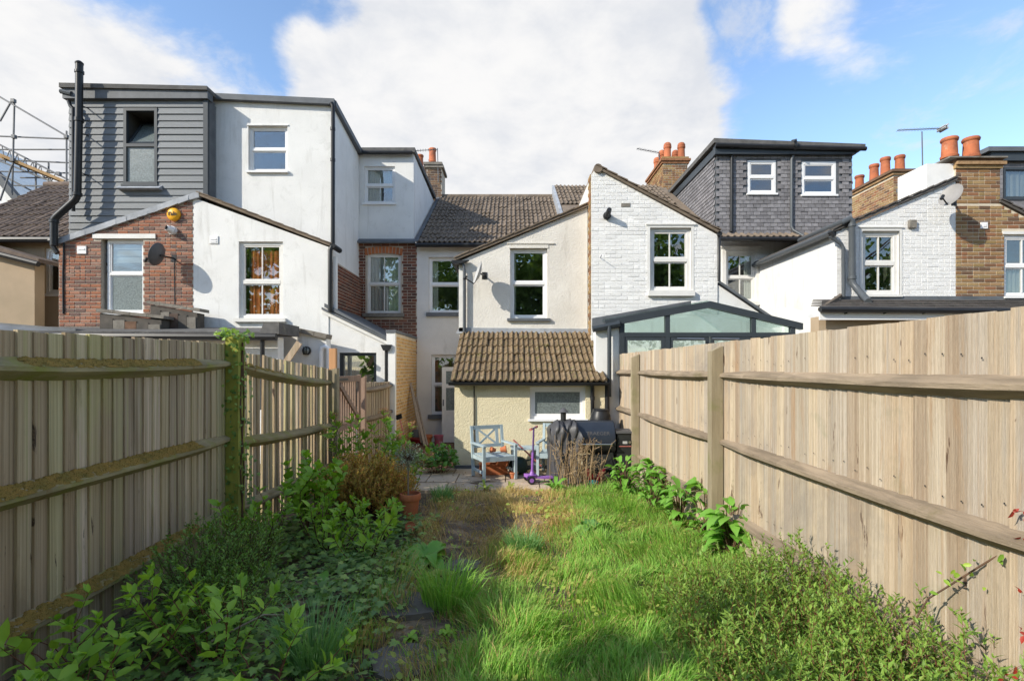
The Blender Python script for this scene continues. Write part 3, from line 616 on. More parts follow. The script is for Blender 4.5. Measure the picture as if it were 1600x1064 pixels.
# loft box above
bx0, bx1 = WX(326, YB), WX(520, YB); wb_ = (388, 197, 449, 268)
bz0, bz1 = WZ(156, YB), WZ(166, YB)
wall('loft_wall', A, [(bx0-.3, YB, 3.6), (bx1, YB, 3.6), (bx1, YB, bz1), (bx0-.3, YB, bz0)], m_render_white, holew([wb_], YB))
wall('loft_side_wall', A, [(bx1, YB+.25, 3.86), (bx1, YM, 3.86), (bx1, YM, WZ(243, YM)), (bx1, YB+.25, bz1)], m_render_white, inward=(-.2, 0, 0))
window(A, *wb_, YB, 'tb', .5, fw=.05, sill=(.03, .04, .06), rec=.06)
link('lintel', MB().box((WX(386, YB), YB-.02, WZ(197, YB)), (WX(451, YB), YB+.02, WZ(195.5, YB))), m_render_white, A)
for a_, b__ in (((bx0-.3, YB, bz0), (bx1+.03, YB, bz1)), ((bx1, YB-.0, bz1), (bx1, YM, WZ(243, YM)))):
    pa, pb = Vector(a_), Vector(b__)
    link('parapet_trim', MB().beam(pa+Vector((0, -.03, .05)), pb+Vector((.03, -.03, .05)), .16, .12), m_leaddark, A)
link('loft_roof', MB().face([(bx0-.3, YB, bz0+.08), (bx1, YB, bz1+.08), (bx1, YM, WZ(243, YM)+.08), (bx0-.3, YM, WZ(233, YM)+.2)]), m_felt, A)
pipe('downpipe', A, [(bx1+.0, YB-.10, WZ(165, YB)), (bx1+.04, YB-.10, WZ(170, YB)), (bx1+.035, YB-.10, WZ(386, YB))], .045, m_black, collars=[((bx1+.035, YB-.10, WZ(253, YB)), (0, 0, 1)), ((bx1+.035, YB-.10, WZ(205, YB)), (0, 0, 1))])
pipe('downpipe', A, [(ax1+.08, YA-.03, WZ(386, YA)), (ax1+.05, YA-.05, WZ(392, YA)), (ax1+.05, YA-.05, WZ(487, YA))], .045, m_black)
link('gutter', MB().tube([(ax1+.1, YA-.06, WZ(385, YA)), (ax1+.1, YA+.4, WZ(385, YA))], .06, 8), m_black, A)
pipe('waste_pipe', A, [(WX(524, YA+.2), YA+.2, WZ(402, YA+.2)), (WX(524, YA+.2), YA+.2, WZ(488, YA+.2))], .05, m_upvc)
# rear dormer and brick rear wall
wd_, wbk = (569, 260, 617, 318), (573.5, 397, 626, 490)
d0, d1 = WX(560, YM), WX(646, YM)
wall('dormer_wall', A, [(d0-.1, YM+.02, WZ(374, YM)), (d1, YM+.02, WZ(374, YM)), (d1, YM+.02, WZ(240, YM)), (d0-.1, YM+.02, WZ(240, YM))], m_render_white, holew([wd_], YM+.02))
window(A, *wd_, YM+.02, 'tb', .5, fw=.05, sill=(.04, .04, .05), rec=.05, curtains=[(.0, .55, .0, 1, m_curt), (.55, .98, .0, .5, m_curt)])
zc = WZ(240, YM); slope = (r0.z-e0.z)/(r0.y-e0.y)
wall('dormer_cheek', A, [(d1, YM+.27, WZ(374, YM)+.1), (d1, YM+3.6, e0.z+3.7*slope), (d1, YM+3.6, zc-.12), (d1, YM+.27, zc)], m_render_white, inward=(-.2, 0, 0))
link('dormer_roof', MB().prism([(d0-.2, YM-.08, zc), (d1+.05, YM-.08, zc), (d1+.05, YM-.08, zc+.12), (d0-.2, YM-.08, zc+.12)], (0, 3.7, 0)), m_felt, A)
link('dormer_gutter', MB().tube([(d0, YM-.1, zc-.02), (d1-.02, YM-.1, zc-.02)], .05, 8), m_black, A)
link('eaves_flashing', MB().prism([(d0, YM-.16, WZ(379, YM)), (d0, YM+.02, WZ(373, YM)), (d0, YM+.02, WZ(380, YM)), (d0, YM-.16, WZ(382, YM))], (d1-d0+.05, 0, 0)), m_leaddark, A)
g0, g1 = WX(560.5, YM), WX(651.5, YM)
wpoly = [(g0, YM, GZ), (g1, YM, GZ), (g1, YM, WZ(380, YM)), (g0, YM, WZ(380, YM))]
bwA = wall('brick_wall', A, wpoly, m_mortar, holew([wbk], YM))
bricks(bwA, (0, YM, 0), (1, 0, 0), (0, -1, 0), [(g0, 1.9), (g1, 1.9), (g1, WZ(380, YM)), (g0, WZ(380, YM))], holeuz([(571, 386, 628, 496)], YM), m_brick_dred)
window(A, *wbk, YM, '2x2', .5, fw=.05, m=m_wood_white, sill=(.10, .09, .08), sillmat=m_stone, rec=.05, curtains=[(.03, .97, .02, .98, m_curt)], sash=.025)
for k in range(11):
    t = (k-5)/5; cx_ = (WX(571, YM)+WX(628, YM))/2; hw = (WX(628, YM)-WX(571, YM))/2
    link('arch_brick', MB().box((-.034, -.012, 0), (.034, .03, .17), Matrix.Translation((cx_+t*hw*.94, YM, WZ(397.5, YM)+.03-.05*t*t)) @ Matrix.Rotation(t*.12, 4, 'Y')), m_arch, bwA)
# single-storey side return
Yr = 11.02; sr = [(WX(507, Yr), Yr, GZ), (WX(612, Yr), Yr, GZ), (WX(612, Yr), Yr, WZ(539, Yr)), (WX(507, Yr), Yr, WZ(489, Yr))]
wr = (530, 551, 588, 660)
wall('side_return_wall', A, sr, m_render_white, holew([wr], Yr))
wd2 = window(A, *wr, Yr, 'tb', .55, fw=.035, m=m_dark_metal, rec=.04, curtains=[(.05, .52, .02, .6, m_blind)])
a_, b__ = Vector((WX(504, Yr), Yr-.06, WZ(484, Yr))), Vector((WX(615, Yr), Yr-.06, WZ(537, Yr)))
link('side_return_roof', MB().prism([a_-Vector((0, 0, .0)), b__, b__+Vector((0, 0, .05)), a_+Vector((0, 0, .05))], (0, 2.3, .0)).prism([a_+Vector((.06, -.004, .05)), b__+Vector((0, -.004, .05)), b__+Vector((-.1, -.004, .13)), a_+Vector((.06, -.004, .13))], (0, 2.2, 0)), m_leaddark, A)
link('barge_board', MB().prism([a_+Vector((0, .02, -.075)), b__+Vector((-.02, .02, -.075)), b__+Vector((-.02, .02, -.005)), a_+Vector((0, .02, -.005))], (0, .03, 0)), m_wood_white, A)
link('gutter_hopper', MB().prism([(WX(597, Yr), Yr-.14, WZ(539, Yr)), (WX(614, Yr), Yr-.14, WZ(539, Yr)), (WX(610, Yr), Yr-.14, WZ(548, Yr)), (WX(601, Yr), Yr-.14, WZ(548, Yr))], (0, .13, 0)), m_black, A)
pipe('downpipe', A, [(WX(605, Yr), Yr-.06, WZ(547, Yr)), (WX(605, Yr), Yr-.06, 0)], .04, m_black)
Yp = 10.5; lw = [(WX(437, Yp), Yp, GZ), (WX(510, Yp), Yp, GZ), (WX(510, Yp), Yp, WZ(528, Yp)), (WX(437, Yp), Yp, WZ(512, Yp))]
wall('low_wall', A, lw, m_render_white)
for k in range(4):
    p, q = Vector((WX(435, Yp), Yp+.1, WZ(511, Yp)+.02)), Vector((WX(512, Yp), Yp+.1, WZ(527.5, Yp)+.02))
    link('coping', MB().beam(p.lerp(q, k/4), p.lerp(q, (k+.97)/4), .34, .09), m_stone, A)
pipe('waste_pipe', A, [(WX(504, Yp), Yp-.08, .6), (WX(504, Yp), Yp-.08, WZ(550, Yp)), (WX(506, Yp), Yp-.08, WZ(544, Yp)), (WX(511, Yp), Yp-.08, WZ(542, Yp)), (WX(515, Yp), Yp-.08, WZ(545, Yp)), (WX(516, Yp), Yp-.08, WZ(552, Yp)), (WX(516, Yp), Yp-.08, .6)], .05, m_upvc)
bl = thing('bulkhead_light', W(480, 548, Yp), 'round caged bulkhead light on the low white wall', 'light')
link('housing', MB().tube([W(480, 548, Yp), W(480, 548, Yp)+Vector((0, -.05, 0))], .085, 14), m_black, bl)
link('lens', MB().lathe([(.07, 0), (.062, .03), (.03, .05), (.001, .055)], W(480, 548, Yp)+Vector((0, -.05, 0)), 14, Matrix.Rotation(R(90), 4, 'X')), m_frost, bl, smooth='all')
for k in (-.03, .03): link('guard_bar', MB().box((WX(480, Yp)+k-.006, Yp-.12, WZ(548, Yp)-.08), (WX(480, Yp)+k+.006, Yp-.105, WZ(548, Yp)+.08)), m_black, bl)

# yellow brick garden wall along the passage
yx, yz = -2.465, 2.36
Wy = thing('brick_wall', (yx-.1, 12.2, -.3), 'yellow brick boundary wall along the passage to the back door', 'wall')
core = link('wall_core', MB().box((yx-.10, 11.06, GZ), (yx, 13.4, yz-.06)), m_mortar_y, Wy)
bricks(core, (yx, 0, 0), (0, 1, 0), (1, 0, 0), [(11.06, -.32), (13.4, -.32), (13.4, yz-.06), (11.06, yz-.06)], [], m_brick_yell, all_stuff=True, proud=.012, joint=.02)
link('rendered_end', MB().box((yx-.17, 10.94, GZ), (yx+.012, 11.06, yz-.03)), m_render_white, Wy)
link('coping', MB().box((yx-.18, 10.92, yz-.058), (yx+.03, 13.39, yz)), m_leaddark, Wy)

# ---- brick house with dark clad dormer -------------------------------
Zh = thing('terraced_house', (-7.5, 11.5, -.33), 'red brick house with dark grey clad flat-roofed dormer', 'house')
wz = (158, 373.5, 224, 490)
zx0, zx1 = WX(92, YA), WX(302, YA)
zp = [(zx0, YA+.001, GZ), (zx1-.001, YA+.001, GZ), (zx1-.001, YA+.001, WZ(311, YA)), (zx0, YA+.001, WZ(378, YA))]
bw = wall('brick_wall', Zh, zp, m_mortar, holew([wz], YA))
bricks(bw, (0, YA+.001, 0), (1, 0, 0), (0, -1, 0), [(zx0, 2.05), (zx1-.001, 2.05), (zx1-.001, WZ(312, YA)), (zx0, WZ(379, YA))], holeuz([wz, (146, 366, 244, 373.6)], YA), m_brick_red)
wall('side_wall', Zh, [(zx0, YA+.25, GZ), (zx0, 14, GZ), (zx0, 14, WZ(378, YA)), (zx0, YA+.25, WZ(378, YA))], m_mortar, inward=(.2, 0, 0))
window(Zh, 164, 373.5, 224, 490, YA, 'tb', .46, fw=.055, sill=(.02, .03, .05), rec=.07, frost=(0,))
link('lintel', MB().box((WX(146, YA), YA-.03, WZ(373.2, YA)), (WX(244, YA), YA+.05, WZ(366, YA))), m_wood_white, Zh)
link('vent', MB().box((WX(122, YA), YA-.03, WZ(397, YA)), (WX(136, YA), YA, WZ(385, YA))).box((WX(124, YA), YA-.04, WZ(391, YA)), (WX(134, YA), YA-.025, WZ(389, YA))), m_upvc, Zh)
p0, p1 = Vector((WX(88, YA), YA-.06, WZ(379, YA))), Vector((WX(313, YA), YA-.06, WZ(304, YA)))
rZ = link('projection_roof', MB().prism([p0+Vector((0, .05, 0)), p1+Vector((0, .05, 0)), p1+Vector((0, .05, .05)), p0+Vector((0, .05, .05))], (0, .6, 0)), m_tile_left, Zh)
lf = MB(); nseg = 14
for k in range(nseg):
    a_, b__ = p0.lerp(p1, k/nseg), p0.lerp(p1, (k+1)/nseg); j0 = random.uniform(-.008, .008)
    lf.prism([a_+Vector((0, j0, -.07+j0)), b__+Vector((0, j0, -.07-j0)), b__+Vector((0, 0, .05)), a_+Vector((0, 0, .05))], (0, .10, 0))
link('verge_flashing', lf, m_lead, rZ)
# dormer
YZ = 11.15; zx0d, zx1d = WX(108, YZ), WX(325.5, YZ); wzd = (194.5, 170, 247, 289.5)
zt, zb_ = WZ(157, YZ), 4.1
wall('dormer_wall', Zh, [(zx0d, YZ, zb_-.3), (zx1d, YZ, zb_-.3), (zx1d, YZ, zt+.05), (zx0d, YZ, zt+.05)], m_leaddark, holew([wzd], YZ))
cl = Zh.children[-1] if False else bpy.data.objects[-1] if False else None
dw = [o for o in bpy.data.objects if o.name.startswith('dormer_wall') and o.parent == Zh][-1]
hx0, hz0, hx1, hz1 = holeuz([wzd], YZ)[0]; pitch = .1445; z = zt
while z > zb_-.2:
    z2 = z-pitch
    segs = [(zx0d+.01, zx1d-.09)]
    if z > hz0+.01 and z2 < hz1-.01: segs = [(zx0d+.01, hx0-.004), (hx1+.004, zx1d-.09)]
    for a, c in segs:
        q = random.uniform(-.002, .002)
        link('cladding_board', MB().prism([(a, YZ-.006+q, z), (a, YZ-.030+q, z2-.012), (a, YZ-.018+q, z2-.012), (a, YZ+.0, z)], (c-a, 0, 0)), m_clad, dw)
    z = z2
link('corner_trim', MB().box((zx1d-.085, YZ-.045, zb_-.2), (zx1d+.012, YZ+.02, zt+.02)), m_dark_metal, Zh)
wall('dormer_cheek', Zh, [(zx1d, YZ+.25, zb_), (zx1d, YM, zb_), (zx1d, YM, zt), (zx1d, YZ+.25, zt)], m_clad, inward=(-.1, 0, 0))
wall('dormer_cheek', Zh, [(zx0d, YZ+.25, zb_-.3), (zx0d, YM, zb_-.3), (zx0d, YM, zt), (zx0d, YZ+.25, zt)], m_clad, inward=(.1, 0, 0))
link('fascia', MB().box((zx0d-.06, YZ-.10, WZ(157.5, YZ)), (zx1d+.04, YZ+.1, WZ(142, YZ))), m_leaddark, Zh)
link('roof_edge', MB().prism([(zx0d-.10, YZ-.14, WZ(142, YZ)+.001), (zx1d+.05, YZ-.14, WZ(146, YZ)+.001), (zx1d+.05, YZ-.14, WZ(140, YZ)), (zx0d-.10, YZ-.14, WZ(135, YZ))], (0, 2.4, 0)), m_felt, Zh)
# its window: lower light fixed and frosted, upper light tilted open
X0, Z0, X1, Z1 = hx0, hz0, hx1, hz1; zt2 = WZ(227, YZ)
fb = MB(); ring(fb, X0, Z0, X1, Z1, .06, YZ-.035, YZ+.05); fb.box((X0+.06, YZ-.035, zt2-.045), (X1-.06, YZ+.05, zt2+.02))
wz_ = link('window', fb, m_dark_metal, Zh)
link('pane', MB().box((X0+.06, YZ+.0, Z0+.06), (X1-.06, YZ+.006, zt2-.045)), m_frost, wz_)
Mt = Matrix.Translation((0, YZ+.01, zt2+.03)) @ Matrix.Rotation(R(-34), 4, 'X')
sb = MB()
for a, c in (((X0+.07, -.02, 0), (X0+.12, .02, .72)), ((X1-.12, -.02, 0), (X1-.07, .02, .72)), ((X0+.12, -.02, 0), (X1-.12, .02, .05)), ((X0+.12, -.02, .67), (X1-.12, .02, .72))): sb.box(a, c, Mt)
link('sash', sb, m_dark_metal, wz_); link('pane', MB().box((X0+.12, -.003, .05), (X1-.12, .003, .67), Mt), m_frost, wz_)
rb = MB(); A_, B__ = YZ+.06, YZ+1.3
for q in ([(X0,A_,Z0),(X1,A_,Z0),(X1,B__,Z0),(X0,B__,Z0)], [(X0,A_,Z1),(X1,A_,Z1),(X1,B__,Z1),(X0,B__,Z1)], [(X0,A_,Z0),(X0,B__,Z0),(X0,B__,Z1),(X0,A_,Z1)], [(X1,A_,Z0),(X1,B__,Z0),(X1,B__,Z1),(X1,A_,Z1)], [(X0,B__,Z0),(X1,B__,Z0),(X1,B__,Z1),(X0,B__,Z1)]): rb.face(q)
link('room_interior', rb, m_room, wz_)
link('sill', MB().prism([(X0-.09, YZ-.15, Z0-.11), (X0-.09, YZ-.03, Z0-.02), (X0-.09, YZ+.0, Z0-.02), (X0-.09, YZ+.0, Z0-.12)], (X1-X0+.2, 0, 0)), m_lead, wz_)
link('apron', MB().box((X0-.03, YZ-.07, Z0-.035), (X1+.03, YZ-.036, Z0+.01)), m_dark_metal, wz_)
# big soil vent pipe with two bends
Ys = 10.86
pipe('vent_pipe', Zh, [W(124, 100, Ys), W(123.5, 180, Ys), W(121, 303, Ys), W(119.5, 309, Ys), W(116, 314, Ys), W(89, 338, Ys), W(85.5, 342, Ys), W(84.5, 348, Ys), W(84.5, 384, Ys)], .07, m_black, 14,
     collars=[(W(123.5, 188, Ys), (0, 0, 1.2)), (W(124, 113, Ys), (0, 0, .8)), (W(121, 304, Ys), (0, 0, 1)), (W(84.7, 346, Ys), (0, 0, 1))])
link('pipe_cap', MB().lathe([(.075, 0), (.078, .03), (.06, .05), (.03, .07), (.001, .075)], W(124, 101, Ys), 12), m_black, Zh, smooth='all')
for yy in (163, 206, 268): link('pipe_bracket', MB().tube([W(122, yy, Ys), W(138, yy+7, YZ-.01)], .012, 6), m_black, Zh)
pipe('downpipe', Zh, [W(107, 158, 11.0), W(110, 166, 11.0), W(114.5, 170, 11.0), W(114.5, 330, 11.0)], .035, m_black)
link('gutter_end', MB().tube([W(95, 143, YZ-.1), W(112, 147, YZ-.1)], .05, 8), m_greypipe, Zh)
link('gutter', MB().tube([W(78, 377, 11.0), W(100, 374, 11.0)], .06, 8).tube([W(82, 384, 11.0), W(90, 396, 11.0)], .05, 8), m_black, Zh)
pipe('cable_conduit', Zh, [W(100, 378, YA-.02), W(98.5, 430, YA-.02), W(99, 490, YA-.02)], .018, m_black)
# stepped parapet, flat felt roof and gutter of the ground floor extension
for (x0, y0, x1, y1, yb_, Yq) in ((150, 489, 256, 500, 519, 10.25), (229, 476, 312, 489, 519, 10.55)):
    pw = link('parapet_wall', MB().prism([W(x0+6, yb_, Yq), W(x1-4, yb_, Yq), W(x1-4, y1, Yq), W(x0+6, y0, Yq)], (0, .25, 0)), m_darkslab, Zh)
    for k in range(4):
        a_, b__ = W(x0, y0-2, Yq-.04).lerp(W(x1, y1-2, Yq-.04), k/4), W(x0, y0-2, Yq-.04).lerp(W(x1, y1-2, Yq-.04), (k+.98)/4)
        link('coping', MB().prism([a_, b__, b__+Vector((0, 0, .055+random.uniform(0, .02))), a_+Vector((0, 0, .06))], (0, .34, 0)), m_stone, pw)
    for k in range(5):
        fx = x0+8+(x1-x0-14)*k/5; link('cladding_slab', MB().box(W(fx, yb_-.5, Yq-.03)+Vector((0, .03-.03, 0)), W(fx+(x1-x0-14)/5-.6, y0+9+(y1-y0)*k/5, Yq-.03)+Vector((0, .028, 0))), [m_darkslab, m_stone, m_brick_chim, m_darkslab, m_stone][k], pw)
Yg = 9.5
link('extension_roof', MB().prism([W(-200, 520, Yg), W(436, 523, Yg), W(436, 516, 10.95), W(-200, 513, 10.95)], (0, 0, .05)), m_felt, Zh)
link('extension_roof', MB().prism([W(405, 521, Yg-.06), W(436, 522, Yg-.06), W(436, 504, Yg-.02), W(412, 505, Yg-.02)], (0, .9, .0)), m_felt, Zh)
link('gutter', MB().tube([W(-200, 523.5, Yg-.06), W(432, 526.5, Yg-.06)], .065, 8), m_black, Zh)
wall('extension_wall', Zh, [W(-200, 900, Yg+.2)*1, W(434, 900, Yg+.2), W(434, 527, Yg+.2), W(-200, 525, Yg+.2)], m_render_white)
pipe('downpipe', Zh, [W(410, 526, Yg-.02), W(410, 640, Yg-.02)], .04, m_black)
link('extension_roof', MB().prism([W(-150, 492, 10.0), W(118, 514, 9.6), W(118, 519, 9.6), W(-150, 517, 9.6)], (0, .3, 0)), m_leaddark, Zh)
# small fittings on the brick face
al = thing('alarm_box', W(273, 336, YA), 'round yellow alarm box high on the red brick gable', 'alarm')
cA = W(273, 336, YA)
link('casing', MB().lathe([(.135, 0), (.138, .03), (.125, .065), (.08, .085), (.001, .09)], cA, 24, Matrix.Rotation(R(90), 4, 'X')), m_yale, al, smooth='all')
def text_mesh(txt, size, M, m, parent, ext=.003):
    cu = bpy.data.curves.new('lettering', 'FONT'); cu.body = txt; cu.size = size; cu.extrude = ext; cu.align_x = 'CENTER'; cu.align_y = 'CENTER'; cu.resolution_u = 3
    o = bpy.data.objects.new('lettering_source', cu); COL.objects.link(o); bpy.context.view_layer.update()
    me = bpy.data.meshes.new_from_object(o.evaluated_get(bpy.context.evaluated_depsgraph_get())); bpy.data.objects.remove(o)
    me.transform(M); me.materials.clear(); return link('lettering', me, m, parent)
text_mesh('Yale', .12, Matrix.Translation(cA+Vector((-.0, -.094, .0))) @ Matrix.Rotation(R(90), 4, 'X'), m_black, al)
sp_ = thing('security_lamp', W(271, 361, YA), 'white round security lamp below the alarm box', 'light')
link('lamp_base', MB().tube([W(271, 361, YA), W(271, 361, YA)+Vector((0, -.06, 0))], .09, 16), m_upvc, sp_, smooth=True)
link('lamp_head', MB().tube([W(271, 361, YA)+Vector((0, -.05, 0)), W(268, 359, YA)+Vector((0, -.16, -.0))], [.085, .055], 14), m_upvc, sp_, smooth=True)
link('lamp_lens', MB().tube([W(268, 359, YA)+Vector((0, -.16, 0)), W(267, 358.6, YA)+Vector((0, -.175, 0))], .045, 14), m_black, sp_)
def arm(t, a, b__, m=m_black):
    link('bracket', MB().tube([a, b__], .018, 6).box(Vector(b__)+Vector((-.05, -.012, -.07)), Vector(b__)+Vector((.05, .0, .07))), m, t)
t_, c_, f_ = dish('satellite_dish', W(247, 398, 10.62), .235, (-.93, .10, .30), 'dark grey satellite dish on the red brick wall', m_dishgrey)
arm(t_, c_-f_*.03, W(272, 404, YA))
link('cable', MB().tube([W(272, 404, YA-.012), W(273, 476, YA-.012)], .008, 5), m_black, t_)
t_, c_, f_ = dish('satellite_dish', W(748, 427, 10.2), .24, (-.93, -.22, .30), 'satellite dish seen edge-on beside the off-white downpipe', m_dishlite)
arm(t_, c_-f_*.02, W(757, 431, YO))

# ---- house with white painted brick gable and grey tile-hung dormer --
B = thing('terraced_house', (4, 11.5, -.33), 'white painted brick house with grey tile-hung dormer', 'house')
YR = 10.2; b0, b1 = WX(924, YR), WX(1121, YR); wB = (1015.5, 356, 1080, 455)
bp = [(b0, YR, GZ), (b1, YR, GZ), (b1, YR, WZ(367, YR)), (WX(941, YR), YR, WZ(268, YR)), (WX(928, YR), YR, WZ(267, YR)), (b0, YR, WZ(274, YR))]
wB_ = wall('rear_wall', B, bp, m_paint_bed, holew([wB], YR))
bricks(wB_, (0, YR, 0), (1, 0, 0), (0, -1, 0), [(b0, 1.9), (b1, 1.9), (b1, WZ(367, YR)), (WX(941, YR), WZ(268.5, YR)), (b0, WZ(272, YR))], holeuz([(1011, 350, 1084, 463)], YR), m_brick_paint, proud=.0045, jit=.003)
window(B, *wB, YR, '2x2', .5, fw=.07, m=m_wood_white, sill=(.05, .10, .08), rec=.05)
link('lintel', MB().box((WX(1009, YR), YR-.03, WZ(352, YR)), (WX(1087, YR), YR+.02, WZ(349.5, YR))), m_wood_white, B)
link('window_surround', MB().box((WX(1011, YR), YR-.011, WZ(356, YR)), (WX(1084, YR), YR+.02, WZ(352, YR))).box((WX(1011, YR), YR-.011, WZ(455, YR)), (WX(1015.5, YR), YR+.02, WZ(356, YR))).box((WX(1080, YR), YR-.011, WZ(455, YR)), (WX(1084, YR), YR+.02, WZ(356, YR))), m_wood_white, B)
sB = wall('side_wall', B, [(b0+.001, YR+.25, GZ), (b0+.001, YM, GZ), (b0+.001, YM+3, WZ(274, YR)+.0), (b0+.001, YR+.25, WZ(274, YR))], m_render_main, inward=(.2, 0, 0))
link('brick_corner', MB().box((b0-.012, YR+.004, 2.2), (b0-.001, YR+.30, WZ(274, YR))), m_mortar_y, B)
cq = MB()
k = 0; zz = 2.2
while zz < WZ(276, YR): cq.box((b0-.024, YR+.002, zz+.01), (b0-.010, YR+(.30 if k % 2 else .20), zz+.073)); zz += .075; k += 1
link('quoin_bricks', cq, m_brick_brown, B, kind='stuff')
q0, q1 = Vector((WX(931, YR), YR-.05, WZ(264, YR))), Vector((WX(1124, YR), YR-.05, WZ(366, YR)))
rB = link('projection_roof', MB().prism([q0, q1, q1+Vector((0, 0, .05)), q0+Vector((0, 0, .05))], (0, 3.3, 0)), m_tile_main, B)
for k in range(12): link('verge_tile', MB().beam(q0.lerp(q1, k/12)+Vector((0, .08, .065)), q0.lerp(q1, (k+1.06)/12)+Vector((0, .08, .085)), .2, .022), m_tile_main, rB)
link('ridge_tile', MB().tube([(WX(934, YR), YR-.06, WZ(264.5, YR)), (WX(934, YR), YM+2, WZ(264.5, YR))], .085, 12), m_tile_main, rB, smooth=True)
link('air_brick', MB().box((WX(970.5, YR), YR-.012, WZ(323.5, YR)), (WX(984.5, YR), YR, WZ(318, YR))), m_stone, B)
link('nail', MB().tube([W(938, 403, YR), W(938, 403, YR)+Vector((-.01, -.20, .01))], .006, 6), m_galv, B)
lamp = thing('wall_lamp', W(948, 338, YR), 'small black wall lamp high on the white painted brick', 'light')
link('lamp_base', MB().tube([W(948, 338, YR), W(948, 338, YR)+Vector((0, -.05, 0))], .075, 16), m_black, lamp, smooth=True)
link('lamp_head', MB().tube([W(948, 338, YR)+Vector((0, -.05, 0)), W(949, 335, YR)+Vector((0, -.22, .03))], [.06, .045], 14), m_black, lamp, smooth=True)
# rear wall with sash window, side return wedge
wBm = (1134, 394, 1181, 472)
wall('main_wall', B, [(WX(1112, YM), YM, GZ), (7.75, YM, GZ), (7.75, YM, WZ(375, YM)), (WX(1112, YM), YM, WZ(375, YM))], m_render_white, holew([wBm], YM))
window(B, *wBm, YM, '2x2', .5, fw=.06, m=m_wood_white, sill=(.08, .08, .07), rec=.05, curtains=[(.68, .95, .04, .97, m_curt)])
ms = MB(); x0_, z0_, x1_, z1_ = holeuz([wBm], YM)[0]
ms.box((x0_-.1, YM-.03, z0_), (x0_-.002, YM, z1_+.1)); ms.box((x1_+.002, YM-.03, z0_), (x1_+.1, YM, z1_+.1)); ms.box((x0_-.002, YM-.03, z1_+.002), (x1_+.002, YM, z1_+.1)); ms.box((x0_-.14, YM-.06, z1_+.101), (x1_+.14, YM, z1_+.15))
link('window_surround', ms, m_wood_white, B)
wall('side_return_wall', B, [W(1121.5, 700, YR+.02), W(1215, 700, YR+.02), W(1215, 508, YR+.02), W(1121.5, 445, YR+.02)], m_render_white)
link('side_return_roof', MB().beam(W(1120, 442.5, YR+.1), W(1216, 507, YR+.1), .3, .04), m_leaddark, B)
pipe('downpipe', B, [(b1+.05, YR+.05, WZ(367, YR)), (b1+.02, YR-.03, WZ(376, YR)), (b1+.02, YR-.03, WZ(440, YR))], .03, m_black)
link('gutter', MB().tube([(b1+.03, YR-.05, WZ(366, YR)), (b1+.03, YM, WZ(366, YR))], .05, 8), m_black, B)
# dormer with hung tiles
YT = 13.2; h0, h1 = WX(1118, YT), WX(1331, YT); zt, zb_ = WZ(243, YT), WZ(366, YT)
wd1, wd2 = (1168, 251, 1212, 303), (1252.5, 253, 1306, 305)
dwB = wall('dormer_wall', B, [(h0, YT, zb_), (h1, YT, zb_), (h1, YT, zt), (h0, YT, zt)], m_leaddark, holew([wd1, wd2], YT))
hh = holeuz([wd1, wd2], YT, .0)
tm = roll_tile('hung_tile', .162, .125, 1, m_tile_hang, flat=True, th=.014)
def inhole(p, hw=.082, hl=.09):
    for (a, c, d, e) in hh:
        if p.x+hw > a-.0 and p.x-hw < d+.0 and p.z+hl > c and p.z < e: return True
    return p.x+hw > h1+.02
tiles(dwB, (h0+.0, YT-.012, zb_), (h1, YT-.012, zb_), (h0, YT-.012, zt), int((h1-h0)/.166), 21, tm, 'hung_tile', jit=.004, skip=inhole, stagger=True)
for wq in (wd1, wd2): window(B, *wq, YT, 'tb', .5, fw=.06, sill=(.03, .04, .06), rec=.0, glass=m_glass_sky, sash=.035)
zrf = lambda Y_: e0.z+(Y_-13.25)*slope
ck = wall('dormer_cheek', B, [(h0, YT+.25, zb_), (h0, 17.0, zrf(17.0)-.3), (h0, 17.0, zt), (h0, YT+.25, zt)], m_leaddark, inward=(.2, 0, 0))
ct = MB(); rows = 21
for j in range(rows):
    zz = zb_+(zt-zb_)*j/rows; yy = YT+.0+(.08 if j % 2 else 0)
    while yy < 17:
        if zz > zrf(yy+.1)-.25: ct.add([(h0-.024, yy+.003, zz-.012), (h0-.024, yy+.160, zz-.012), (h0-.004, yy+.160, zz+.11), (h0-.004, yy+.003, zz+.11), (h0, yy+.003, zz-.012), (h0, yy+.160, zz-.012)], [(0, 1, 2, 3), (0, 4, 5, 1)])
        yy += .166
link('hung_tiling', ct, m_tile_hang, ck, kind='stuff')
link('fascia', MB().box((h0-.06, YT-.14, zt-.02), (h1+.02, YT+.02, WZ(229, YT))).box((h0-.05, YT+.02, zt-.02), (h0+.02, 17.0, zt+.16)), m_dark_metal, B)
rd = link('dormer_roof', MB().prism([(h0-.12, YT-.22, WZ(229, YT)+.002), (h1+.2, YT-.22, WZ(237, YT)), (h1+.2, YT-.22, WZ(231, YT)), (h0-.12, YT-.22, WZ(222, YT))], (0, 3.9, 0)), m_felt, B)
link('gutter', MB().tube([(h0-.08, YT-.2, WZ(232, YT)), (h1+.22, YT-.2, WZ(238, YT))], .055, 8), m_black, B)
pipe('downpipe', B, [W(1143.5, 229, YT-.2), W(1143.5, 234, YT-.06), W(1143, 362, YT-.06)], .042, m_black)
pipe('vent_pipe', B, [W(1238, 221, YT-.35), W(1243, 219, YT-.3), W(1244, 226, YT-.28), W(1241, 238, YT-.06), W(1237, 250, YT-.06), W(1236.5, 354, YT-.06), W(1240, 360, YT-.1), W(1256, 369, YT-.3)], .035, m_greypipe)
ea, eb = Vector((WX(1119, 12.9), 12.85, WZ(374, 12.9))), Vector((WX(1332, 12.9), 12.85, WZ(374, 12.9)))
rE = link('eaves_roof', MB().prism([ea, eb, eb+Vector((0, .5, .25)), ea+Vector((0, .5, .25))], (0, 0, .03)), m_tile_main, B)
